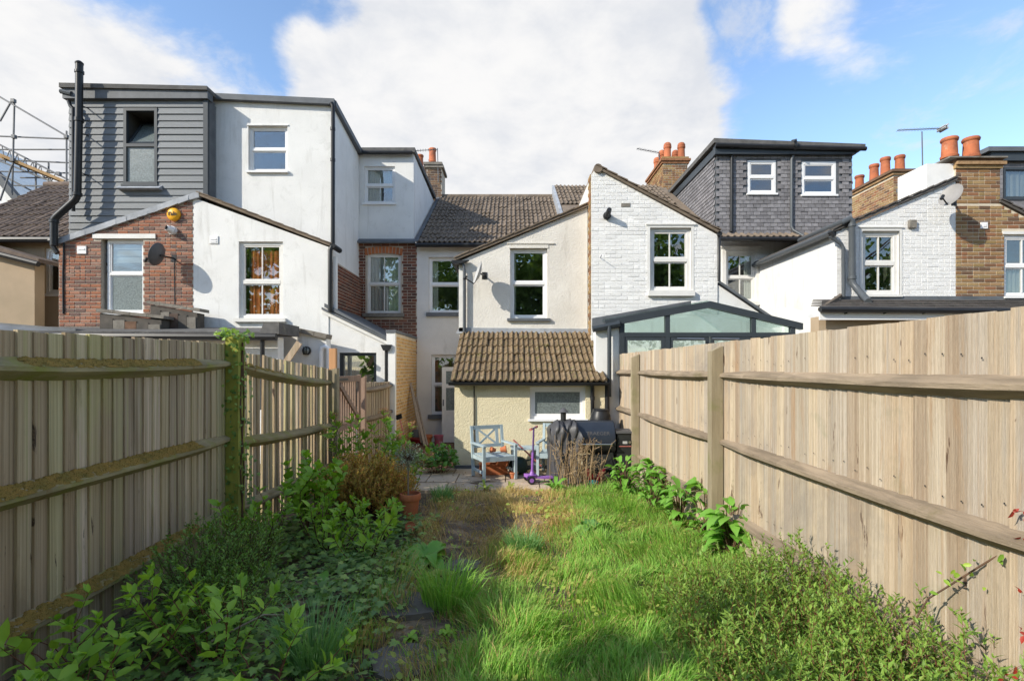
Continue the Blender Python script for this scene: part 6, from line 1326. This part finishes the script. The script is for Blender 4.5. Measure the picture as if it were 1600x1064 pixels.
def blades(name, XY, H, wid, mat_, lean=.35, clump=None, parent=None, **props):
    n = len(XY); XY = np.asarray(XY); H = np.asarray(H); z = np.array([gz(x, y_) for x, y_ in XY])-.01
    a = RNG.uniform(0, 6.283, n); la = RNG.uniform(0, 6.283, n); l_ = np.abs(RNG.normal(0, lean, n))*H
    if clump is not None: la = clump[0]+RNG.normal(0, .7, n); l_ = np.abs(clump[1]*H*RNG.uniform(.4, 1.5, n))
    wx, wy = np.cos(a)*wid/2, np.sin(a)*wid/2; lx, ly = np.cos(la)*l_, np.sin(la)*l_
    B = np.stack([XY[:, 0], XY[:, 1], z], 1); side = np.stack([wx, wy, np.zeros(n)], 1); ld = np.stack([lx, ly, np.zeros(n)], 1); up = np.stack([np.zeros(n), np.zeros(n), H], 1)
    M1 = B+ld*.25+up*.5; M2 = B+ld*.62+up*.85; Tp = B+ld*1.15+up*(1-.10*(l_/np.maximum(H, 1e-4)))[:, None]
    V = np.stack([B-side, B+side, M1-side*.9, M1+side*.9, M2-side*.6, M2+side*.6, Tp], 1).reshape(-1, 3)
    f = np.array([(0, 1, 3), (0, 3, 2), (2, 3, 5), (2, 5, 4), (4, 5, 6)]); Fq = (f[None]+(np.arange(n)*7)[:, None, None]).reshape(-1, 3)
    return tri_mesh(name, V, Fq, mat_, parent, **props)
def vnoise(x, y_, s, seed=0):
    return (np.sin(x*s*1.3+seed)+np.sin(y_*s*1.7+seed*2.1+x*s*.6)+np.sin((x+y_)*s*.9+seed*.7)+np.sin((x-y_*1.3)*s*2.1+seed*1.9))/4
# lawn: long tufted grass, thinner and straw-coloured towards the paving and the worn path
def lawn(n, seed):
    x = RNG.uniform(-1.25, 2.05, n*2); y_ = RNG.uniform(1.5, 7.32, n*2)**1.0
    path = np.exp(-((x-(-.62+.10*(y_-3.4)+.10*np.sin(y_*2.1)))/(.30+.08*np.sin(y_*3.3)))**2)*(y_ < 5.6)
    leftfade = np.clip((x+1.15)/.5, 0, 1)
    bare = np.exp(-(((x+.15)/.32)**2+((y_-5.6)/.5)**2))*.9+np.exp(-(((x+.75)/.3)**2+((y_-6.0)/.6)**2))*.6
    d = (1-path*.96)*leftfade*(1-bare*.85)*(.72+.28*vnoise(x, y_, 5, seed))
    patch = np.clip((vnoise(x, y_, 2.1, 21)+vnoise(x, y_, 4.7, 13)*.6-.28)/.4, 0, 1)*.75*(y_ > 3)
    keep = RNG.uniform(0, 1, n*2) < d*(1-patch)*np.clip(3.4/y_, .45, 1.2)
    return x[keep][:n], y_[keep][:n]
def dryness(x, y_): return .6*np.exp(-((x-(-.62+.10*(y_-3.4)))/.42)**2)+np.clip((y_-4.4)/1.1, 0, 1)*(1-np.clip((x-.35)/.6, 0, 1))*.90+.05+.25*np.clip(vnoise(x, y_, 3.1, 4), 0, 1)*(y_ > 4)
gx_, gy_ = lawn(115000, 1)
dry = RNG.uniform(0, 1, len(gx_)) < dryness(gx_, gy_)+.10+.35*np.clip(vnoise(gx_, gy_, 2.3, 8)*2.2-.3, 0, 1)
tuft = vnoise(gx_, gy_, 6.5, 2); hh_ = (.10+.085*tuft+.04*vnoise(gx_, gy_, 15, 5))*RNG.uniform(.4, 1.35, len(gx_))*np.clip(1.12-.06*(gy_-3), .75, 1.2)
hh_ = np.clip(hh_, .035, .26); la_ = 6.28*vnoise(gx_, gy_, 1.6, 9)+.9; lm_ = np.clip(.55+.35*vnoise(gx_, gy_, 4, 3), .1, 1.0)
g_ = ~dry
blades('grass', np.stack([gx_, gy_], 1)[g_], hh_[g_], .0052, lm_grass, clump=(la_[g_], lm_[g_]), kind='stuff', label='long tufted green grass of the lawn', category='grass')
blades('dry_grass', np.stack([gx_, gy_], 1)[dry], hh_[dry]*.85, .0042, lm_grassd, clump=(la_[dry]+.8, lm_[dry]*1.3), kind='stuff', label='straw-coloured dry grass near the paving', category='grass')
def tuft_plant(c, r, h, n, m_, label, wid=.007, lean=.5, group='grass tufts'):
    a = RNG.uniform(0, 6.28, n); q = r*np.sqrt(RNG.uniform(0, 1, n)); xy = np.stack([c[0]+q*np.cos(a), c[1]+q*np.sin(a)], 1)
    return blades('grass_tuft', xy, h*RNG.uniform(.6, 1.15, n), wid, m_, clump=(a, np.full(n, lean)), label=label, category='grass', group=group)
tuft_plant(gpt(490, 1050), .13, .34, 260, lm_blue, 'blue-green grass tuft among the ivy near the lower edge')
tuft_plant(gpt(700, 950), .16, .30, 420, lm_grass, 'tall green grass tuft beside the stepping stones')
tuft_plant(gpt(820, 868), .13, .24, 320, lm_blue, 'pale grass tuft in the middle of the lawn')
tuft_plant(gpt(690, 785), .10, .22, 220, lm_blue, 'grey-green grass tuft beside the potted standard')
# broad-leaved clumps
def rosette(c, n, ln, m_, label, group, rise=.55, wid=.42, name='broad_leaf_plant', cat='plant', mound=0):
    t = thing(name, c, label, cat, group); V = []; Fq = []; st = MB()
    for k in range(n):
        a = k*2.4+RNG.normal(0, .3); L_ = ln*RNG.uniform(.6, 1.15); el = rise*RNG.uniform(.35, 1.6); dx, dy = math.cos(a), math.sin(a); px_, py_ = -dy, dx
        b0 = len(V); off = RNG.uniform(0, .25)*ln; hb0 = ln*.25*el+mound*RNG.uniform(0, 1)**1.3; off += mound*.55*RNG.uniform(0, 1); fold = RNG.uniform(.1, .3); curl = RNG.uniform(.5, 1.1); w_ = wid*L_*RNG.uniform(.8, 1.15); tw = RNG.normal(0, .25)
        st.tube([(c[0], c[1], c[2]-.01), (c[0]+dx*off*.6, c[1]+dy*off*.6, c[2]+hb0)], .004, 4, caps=False)
        for j in range(6):
            s_ = j/5; r = off*.6+L_*s_*(1-.18*curl*s_); z_ = c[2]+hb0+L_*(el*s_-(.55*curl+el*.45)*s_*s_); ww = w_*(math.sin(math.pi*min(1, .08+.92*s_**.8))**.8)*.5+.002
            wav = .10*ww*math.sin(j*2.3+k)
            for q, zz in ((-1, fold*ww+tw*ww+wav), (0, 0), (1, fold*ww-tw*ww-wav)): V.append((c[0]+dx*r+px_*ww*q, c[1]+dy*r+py_*ww*q, z_+zz))
        for j in range(5):
            for q in (0, 1):
                i0 = b0+j*3+q; Fq += [(i0, i0+1, i0+4), (i0, i0+4, i0+3)]
    tri_mesh('foliage', np.array(V), np.array(Fq), m_, t, smooth='all'); link('stem', st, m_stem, t)
    return t
gR = 'broad-leaved plants along the sunny fence'
for (px, py, n, ln, lb) in ((1003, 752, 26, .30, 'lush broad-leaved plant beside the grill hopper'), (1022, 775, 22, .27, 'broad-leaved plant second from the grill along the fence'), (1048, 790, 22, .26, 'broad-leaved plant in front of the middle fence post'), (1078, 805, 18, .22, 'bronze-edged broad-leaved plant along the fence foot'), (1142, 868, 24, .30, 'large broad-leaved plant at the foot of the nearest fence post'), (1105, 838, 14, .2, 'small broad-leaved plant just beyond the nearest fence post'), (975, 768, 18, .22, 'broad-leaved plant at the paving edge below the grill'), (1062, 822, 16, .24, 'broad-leaved plant on the lawn side of the fence planting'), (1020, 800, 14, .20, 'low broad-leaved plant at the lawn edge near the grill'), (1170, 862, 14, .22, 'broad-leaved plant tucked under the lowest fence rail')):
    rosette(gpt(px, py), int(n*3.4), ln*.80, lm_broad, lb, gR, rise=.8, mound=.40)
rosette(gpt(925, 835), 20, .25, lm_broadd, 'dark-leaved clump in the middle of the sunny lawn', 'lawn weeds', rise=.55)
rosette(gpt(1012, 900), 9, .20, lm_broad, 'few pale broad leaves lying in the long grass', 'lawn weeds', rise=.4)
rosette(gpt(668, 880), 20, .27, lm_broad, 'bright green broad-leaved rosette at the edge of the path', 'lawn weeds', rise=.75)
rosette(gpt(690, 782), 16, .22, lm_broadd, 'leathery leaves behind the potted standard', 'bed plants', rise=.5)
rosette(gpt(600, 835), 16, .24, lm_broadd, 'big dark leathery leaves below the heath shrub', 'bed plants', rise=.55, wid=.62)
rosette(gpt(555, 880), 12, .20, lm_broadd, 'dark leathery leaves in the middle of the ivy bed', 'bed plants', rise=.5, wid=.55)
rosette(gpt(505, 925), 12, .18, lm_broad, 'mid-green rosette growing through the ivy', 'bed plants', rise=.6)
rosette(gpt(690, 905), 10, .14, lm_weed, 'small pale weed by the largest stepping stone', 'path weeds', rise=.7)
rosette(gpt(757, 768), 12, .16, lm_weed, 'yellow-green weed in the paving by the chair', 'paving weeds', rise=1.1, wid=.25)
rosette(gpt(722+75, 765), 9, .12, lm_weed, 'weed at the paving edge below the scooter', 'paving weeds', rise=.9, wid=.25)
rosette(gpt(868, 771), 16, .20, lm_broad, 'upright leafy weed at the paving edge beside the grill cover', 'paving weeds', rise=1.3, wid=.25)
for k, (px, py) in enumerate(((640, 1000), (600, 1030), (700, 990), (560, 1010), (740, 1040))):
    rosette(gpt(px, py), 9, .08, lm_weed if k % 2 else lm_dog, ('tiny weed rosette on bare earth near the largest stone', 'tiny weed rosette on bare earth at the lower edge', 'leafy weed below the tall grass tuft', 'small weed between ivy and stepping stone', 'low weed in the grass at the lower edge')[k], 'path weeds', rise=.6)
# small round-leaved weeds all through the lawn, and fallen leaves on the earth and paving
n = 2600; x = RNG.uniform(-.9, 2.0, n); y_ = RNG.uniform(1.6, 7.2, n); k_ = vnoise(x, y_, 3.3, 12) > .12; x, y_ = x[k_], y_[k_]; n = len(x)
leaf_mesh('clover', 'round', np.stack([x, y_, np.array([gz(a, c) for a, c in zip(x, y_)])+RNG.uniform(.02, .11, n)], 1), np.stack([RNG.normal(0, 1, n), RNG.normal(0, 1, n), RNG.normal(.1, .3, n)], 1), np.stack([RNG.normal(0, .4, n), RNG.normal(-.2, .4, n), np.ones(n)], 1), RNG.uniform(.018, .05, n), lm_weed, kind='stuff', label='small round-leaved weeds scattered through the lawn', category='weeds')
n = 900; x = np.concatenate([RNG.normal(-.6, .35, n//2), RNG.uniform(-1.2, 1.8, n-n//2)]); y_ = np.concatenate([RNG.uniform(2.3, 6.5, n//2), RNG.uniform(4.8, 8.8, n-n//2)])
leaf_mesh('leaf_litter', 'ovate', np.stack([x, y_, np.array([gz(a, c) if c < 7.28 else -.142 for a, c in zip(x, y_)])+RNG.uniform(.004, .02, n)], 1), np.stack([RNG.normal(0, 1, n), RNG.normal(0, 1, n), RNG.normal(0, .1, n)], 1), np.stack([RNG.normal(0, .2, n), RNG.normal(0, .2, n), np.ones(n)], 1), RNG.uniform(.02, .045, n), lm_litter, kind='stuff', label='fallen brown leaves on the earth and paving', category='leaves')
# upright evergreen with big leaves
def up_stems(c, n, r, h, out=.5):
    o = []
    for _ in range(n):
        a = RNG.uniform(0, 6.28); q = r*math.sqrt(RNG.uniform(0, 1)); hh2 = h*RNG.uniform(.55, 1.05)
        o.append((np.array([c[0]+q*.4*math.cos(a), c[1]+q*.4*math.sin(a), c[2]-.02]), np.array([c[0]+q*(1+out)*math.cos(a), c[1]+q*(1+out)*math.sin(a), c[2]+hh2])))
    return o
gv = 'big-leaved shrubs along the shaded fence'
for (x, y_, n, r, h, sz, lb) in ((-2.0, 5.2, 16, .22, .80, .095, 'tallest bright big-leaved shrub beside the ivy-clad post'), (-1.66, 4.7, 16, .28, .52, .085, 'big-leaved shrub in front of the tallest one'), (-1.28, 4.95, 9, .18, .40, .075, 'big-leaved shrub beside the heath shrub'), (-2.22, 4.45, 14, .22, .60, .085, 'big-leaved shrub close to the fence below the ivy'), (-1.22, 4.35, 12, .25, .40, .09, 'low big-leaved shrub spreading over the ivy')):
    stems_plant('shrub', lb, 'shrub', (x, y_, gz(x, y_)), up_stems((x, y_, gz(x, y_)), n, r, h), None, lm_view, m_stem, t0=.25, gap=.05, size=sz, kind='round' if sz > .09 else 'ovate', up=.45, sr=.006, group=gv, pairs=2)
for (x, y_, n, r, h, lb) in ((-2.05, 2.55, 12, .25, .42, 'soft green shrub in the near corner by the fence'), (-1.55, 2.75, 14, .28, .46, 'soft green shrub with red-brown stems among the ivy'), (-1.15, 2.45, 9, .22, .30, 'low soft green shrub at the lower edge'), (-1.85, 2.2, 10, .25, .38, 'soft green shrub lowest in the near corner')):
    stems_plant('shrub', lb, 'shrub', (x, y_, gz(x, y_)), up_stems((x, y_, gz(x, y_)), n, r, h, .8), None, lm_dog, m_stemred, t0=.2, gap=.055, size=.085, kind='ovate', up=.35, droop=.3, sr=.004, group='soft green shrubs in the near corner', pairs=2)
stems_plant('shrub', 'dark small-leaved shrub against the foot of the shaded fence', 'shrub', (-2.1, 3.7, 0), dome_stems((-2.1, 3.7, gz(-2.1, 3.7)), .42, .75, .55, 190), None, lm_dark, m_stem, t0=.3, gap=.018, size=.026, kind='tiny', sr=.003, pairs=2)
stems_plant('shrub', 'second dark small-leaved shrub behind the soft green ones', 'shrub', (-1.75, 3.15, 0), dome_stems((-1.75, 3.15, gz(-1.75, 3.15)), .45, .5, .36, 130), None, lm_dark, m_stem, t0=.3, gap=.018, size=.028, kind='tiny', sr=.003, pairs=2)
stems_plant('heath_shrub', 'dense russet and olive heath shrub in front of the gate', 'shrub', (-1.68, 6.0, -.1), dome_stems((-1.68, 6.0, gz(-1.68, 6.0)), .62, .52, .70, 640), None, lm_heath, m_stem, t0=.45, gap=.011, size=.026, kind='tiny', sr=.002, pairs=2)
# hydrangea with faded heads
hyb = (-2.02, 7.35, gz(-2.02, 7.35)); hs = up_stems(hyb, 26, .42, 1.05, .5)
hy = stems_plant('hydrangea', 'tall hydrangea with faded brown flower heads beside the gate', 'shrub', hyb, hs, None, lm_hyd, m_stem, t0=.25, gap=.075, size=.12, kind='ovate', up=.4, sr=.006, pairs=2)
hs = sorted(hs, key=lambda s_: -s_[1][2])
for k, (c0_, c1_) in enumerate(hs[::3][:8]):
    P = c1_+np.clip(RNG.normal(0, .034, (150, 3)), -.05, .05)*np.array([1.25, 1.25, .7])+np.array([0, 0, .03]); leaf_mesh('blossom_head', 'tiny', P, RNG.normal(0, 1, (150, 3))+np.array([0, 0, .5]), RNG.normal(0, 1, (150, 3)), np.full(150, .022), lm_flower, hy)
hb2 = (-1.42, 7.0, gz(-1.42, 7.0)); hs2 = up_stems(hb2, 12, .3, .72, .4)
hy2 = stems_plant('hydrangea', 'lower hydrangea behind the grey-leaved standard', 'shrub', hb2, hs2, None, lm_hyd, m_stem, t0=.25, gap=.07, size=.11, kind='ovate', up=.4, sr=.005, pairs=2)
for (c0_, c1_) in hs2[:4]:
    P = c1_+np.clip(RNG.normal(0, .03, (120, 3)), -.045, .045)*np.array([1.25, 1.25, .7]); leaf_mesh('blossom_head', 'tiny', P, RNG.normal(0, 1, (120, 3))+np.array([0, 0, .5]), RNG.normal(0, 1, (120, 3)), np.full(120, .022), lm_flower, hy2)
# green clump at the corner of the lean-to
cb2 = (-1.22, 8.55, -.15); cp2 = stems_plant('flowering_plant', 'dark green leafy clump with tiny white flowers at the lean-to corner', 'plant', cb2, dome_stems(cb2, .36, .28, .42, 70), None, lm_broadd, m_stem, t0=.35, gap=.05, size=.085, kind='round', sr=.003)
P = np.array([s_[1] for s_ in dome_stems(cb2, .36, .3, .46, 55)]); leaf_mesh('blossom', 'tiny', P, RNG.normal(0, 1, P.shape), np.tile([0, -.6, .8], (len(P), 1))+RNG.normal(0, .3, P.shape), np.full(len(P), .022), lm_white, cp2)
# standard in its terracotta pot
pz = (WX(641, 5.75), 5.75, gz(WX(641, 5.75), 5.75)-.005)
flowerpot(pz, .112, .27, 'large terracotta pot holding the grey-leaved standard')
stb = (pz[0]-.02, pz[1], pz[2]+.22); stc = np.array([pz[0]-.02, pz[1], pz[2]+.64])
std = thing('standard_tree', stb, 'grey-leaved standard with a ball crown on a thin stem in the pot', 'plant')
link('trunk', MB().tube([stb, (stb[0]-.004, stb[1], stb[2]+.2), (stb[0]+.003, stb[1], stb[2]+.42)], .009, 6), m_ladder, std)
st_ = []
for _ in range(150):
    d_ = RNG.normal(0, 1, 3); d_ /= np.linalg.norm(d_); d_[2] = d_[2]*.85+.1; st_.append((stc+d_*.02, stc+d_*.19*RNG.uniform(.75, 1.12)))
stems_plant('', '', '', None, st_, None, lm_oliv, m_stem, t0=.35, gap=.012, size=.026, kind='lance', sr=.002, root=std, up=.5)
flowerpot((WX(643, 5.25), 5.25, gz(WX(643, 5.25), 5.25)), .05, .085, 'tiny orange pot lying in the weeds below the large pot', Matrix.Translation((0, 0, .05)) @ Matrix.Rotation(R(60), 4, 'X'))
# ivy over the bed and up the post
n = 7000; x = RNG.uniform(-2.42, -.62, n); y_ = RNG.uniform(2.0, 5.6, n)
keep = (RNG.uniform(0, 1, n) < np.clip((-.62-.04*(y_-3)-x)/.4, 0, 1)) & (RNG.uniform(0, 1, n) < .8+.3*vnoise(x, y_, 4, 6)); x, y_ = x[keep], y_[keep]; n = len(x)
z_ = np.array([gz(a, c) for a, c in zip(x, y_)])+.02+.10*RNG.uniform(0, 1, n)**1.5+.05*vnoise(x, y_, 5, 3)
leaf_mesh('ivy_ground_cover', 'ivy', np.stack([x, y_, z_], 1), np.stack([RNG.normal(.2, 1, n), RNG.normal(-.5, 1, n), RNG.normal(0, .25, n)], 1), np.stack([RNG.normal(0, .35, n), RNG.normal(-.15, .35, n), np.ones(n)], 1), RNG.uniform(.03, .065, n), lm_ivy, kind='stuff', label='dark ivy carpeting the shaded bed', category='ivy')
iv = thing('climbing_ivy', (-2.58, 4.9, 0), 'ivy climbing the green fence post with pale leaves on top', 'ivy')
n = 300; hgt_ = 1.85*RNG.uniform(0, 1, n)**1.35; sp2 = .03+.10*np.exp(-hgt_*2.2); fx_ = RNG.choice([0, 1], n, p=[.65, .35])
px_ = -2.60+np.where(fx_ == 0, RNG.normal(.062, .03, n)*1.0+np.abs(RNG.normal(0, 1, n))*sp2*.5, RNG.uniform(-.06, .07, n)); py_ = 4.9+np.where(fx_ == 0, RNG.normal(0, .06, n), -.065-np.abs(RNG.normal(0, .02, n)))
leaf_mesh('foliage', 'ivy', np.stack([px_, py_, hgt_-.06], 1), np.stack([RNG.normal(0, .5, n), RNG.normal(0, .5, n), RNG.normal(-.4, .6, n)], 1), np.stack([np.where(fx_ == 0, 1., .1), np.where(fx_ == 0, -.4, -1), np.full(n, .3)], 1)+RNG.normal(0, .3, (n, 3)), RNG.uniform(.024, .044, n), lm_ivy, iv)
n = 90; leaf_mesh('crown_leaves', 'ivy', np.stack([RNG.normal(-2.61, .075, n), RNG.normal(4.88, .06, n), RNG.normal(1.87, .028, n)], 1), RNG.normal(0, 1, (n, 3)), np.array([.2, -.6, .9])+RNG.normal(0, .4, (n, 3)), RNG.uniform(.03, .055, n), lm_ivyl, iv)
for dy in (-.03, .035): link('stem', MB().tube([(-2.535, 4.9+dy, -.05), (-2.53, 4.9-dy, .6), (-2.535, 4.9+dy, 1.2), (-2.53, 4.9, 1.8)], .007, 5), m_stem, iv)
# willowy shrub filling the sunny near corner
sh = []
for _ in range(1450):
    yy = RNG.uniform(1.55, 3.75); xx = RNG.uniform(.62+.12*yy*0+.10*(3.7-yy)*0, 2.0); edge = np.clip((xx-.62-.13*(yy-1.5))/.35, 0, 1); 
    if RNG.uniform(0, 1) > edge: continue
    far_ = np.clip((3.95-yy)/.5, 0, 1); h = (.24+.20*np.clip((xx-.9)/.9, 0, 1))*(.75+.35*RNG.uniform(0, 1))*(.6+.4*far_)+(.14 if RNG.uniform(0, 1) < .12 else 0)
    b_ = np.array([xx+RNG.normal(0, .04), yy+RNG.normal(0, .04), gz(xx, yy)-.02]); sh.append((b_, b_+np.array([RNG.normal(-.03, .10), RNG.normal(-.02, .10), h])))
stems_plant('willowy_shrub', 'low spreading willowy shrub with red-brown stems against the sunny fence', 'shrub', (1.4, 2.6, 0), sh, None, lm_right, m_stemred, t0=.15, gap=.0115, size=.034, kind='willow', up=.6, sr=.0022, sizevar=.5)
# rose shoot with red young leaves
rs = thing('rose_shoot', (1.75, 2.2, 0), 'arching rose shoot with a few red leaves in front of the sunny fence', 'plant')
arc = [W(1478, 918, 2.35), W(1530, 885, 2.25), W(1575, 858, 2.15), W(1625, 830, 2.05)]
link('stem', MB().tube([Vector((1.72, 2.5, .0)), W(1450, 935, 2.4)]+arc, .0038, 6), m_stem, rs)
P, D, Nn, S = [], [], [], []
for k in range(34): a = arc[0].lerp(arc[-1], RNG.uniform(0, 1)); P.append(np.array(a)+RNG.normal(0, .035, 3)); D.append(RNG.normal(0, 1, 3)); Nn.append(RNG.normal(0, .5, 3)+np.array([0, -.6, .8])); S.append(RNG.uniform(.025, .045))
leaf_mesh('foliage', 'ovate', P, D, Nn, S, lm_hyd, rs)
P = [np.array(W(*q))+RNG.normal(0, .012, 3) for q in ((1594, 800, 2.05), (1590, 805, 2.05), (1596, 985, 2.0), (1598, 992, 2.0), (1590, 1060, 1.95), (1575, 1055, 1.95), (1598, 840, 2.02), (1596, 925, 2.0)) for _ in range(3)]; n = len(P)
leaf_mesh('red_leaves', 'ovate', P, RNG.normal(0, 1, (n, 3)), RNG.normal(0, .5, (n, 3))+np.array([0, -.8, .5]), RNG.uniform(.02, .04, n), lm_red, rs)
# dead flower stalks by the grill cover
ds = thing('dead_stalks', (.95, 7.35, -.15), 'clump of dry brown flower stalks in front of the grill', 'plant'); mb = MB(); P = []
for k in range(70):
    bx_, by_ = .92+RNG.normal(0, .16), 7.36+RNG.normal(0, .09); h = RNG.uniform(.25, .80); tip = Vector((bx_+RNG.normal(.0, .10)*h*1.6, by_+RNG.normal(0, .06), -.15+h)); b_ = Vector((bx_, by_, -.16)); mid = b_.lerp(tip, .5)+Vector((RNG.normal(0, .02), 0, 0))
    mb.tube([b_, mid, tip], [.0045, .0038, .002], 4, caps=False)
    for q in range(4):
        s_ = RNG.uniform(.45, 1); p = b_.lerp(tip, s_); d = Vector((RNG.normal(0, .06), RNG.normal(0, .05), RNG.uniform(.02, .09))); mb.tube([p, p+d], [.0025, .0015], 3, caps=False); P.append(np.array(p+d))
link('stalk', mb, m_dry, ds); n = len(P)
leaf_mesh('seed_heads', 'tiny', np.repeat(P, 2, 0), RNG.normal(0, 1, (2*n, 3)), RNG.normal(0, 1, (2*n, 3)), RNG.uniform(.012, .028, 2*n), m_dry, ds)
# bare twigs over the ivy
for k, (a, c, lb) in enumerate((((300, 1045, 2.75), (400, 970, 3.1), 'long bare twig lying over the ivy'), ((330, 1060, 2.7), (480, 985, 3.2), 'second bare twig lying over the ivy nearer the path'))):
    p, q = W(*a), W(*c); p.z = gz(p.x, p.y)+.16; q.z = gz(q.x, q.y)+.10
    link('twig', MB().tube([p, p.lerp(q, .5)+Vector((0, 0, .07)), q], [.006, .005, .003], 5), m_ladder, label=lb, category='twig')
# trees standing behind the viewer: mirrored in the panes, and they shade the near corner
V, Fq = [], []; mbt = MB(); P = []
for (x, y_, h, r, nl) in ((-13, -14, 13, 3.8, 4200), (-7.5, -17, 14.5, 3.9, 4200), (-2, -15, 11, 3.6, 4200), (4, -16, 13.5, 3.9, 4200), (10, -15, 12, 3.8, 4200), (16, -14, 13, 3.8, 4200), (22, -13, 13, 3.8, 3000), (-19, -12, 13, 3.8, 3000), (1, -19, 12, 4, 3000), (-6.3, -2.1, 5.6, 1.5, 260)):
    mbt.tube([(x, y_, -.2), (x+.1, y_, h*.4), (x, y_+.1, h*.85)], [.26*h/11, .17*h/11, .04], 7)
    for k in range(9):
        a = RNG.uniform(0, 6.28); z0 = h*RNG.uniform(.3, .7); mbt.tube([(x, y_, z0), (x+math.cos(a)*r*.7, y_+math.sin(a)*r*.7, z0+r*.6)], [.08, .02], 5)
    cl_ = RNG.normal(0, 1, (26, 3)); cl_ /= np.linalg.norm(cl_, axis=1, keepdims=True); cl_ *= RNG.uniform(.35, .95, (26, 1)); cl_ = cl_*np.array([r, r, h*.45])+np.array([x, y_, h*.56])
    P.append(cl_[RNG.integers(0, 26, nl)]+RNG.normal(0, r*.17, (nl, 3)))
P = np.concatenate(P); n = len(P)
tbv = leaf_mesh('tree_belt', 'ovate', P, RNG.normal(0, 1, (n, 3)), RNG.normal(0, 1, (n, 3)), RNG.uniform(.3, .6, n), lm_tree, kind='stuff')
link('trunks', mbt, m_stem, tbv, kind='stuff')
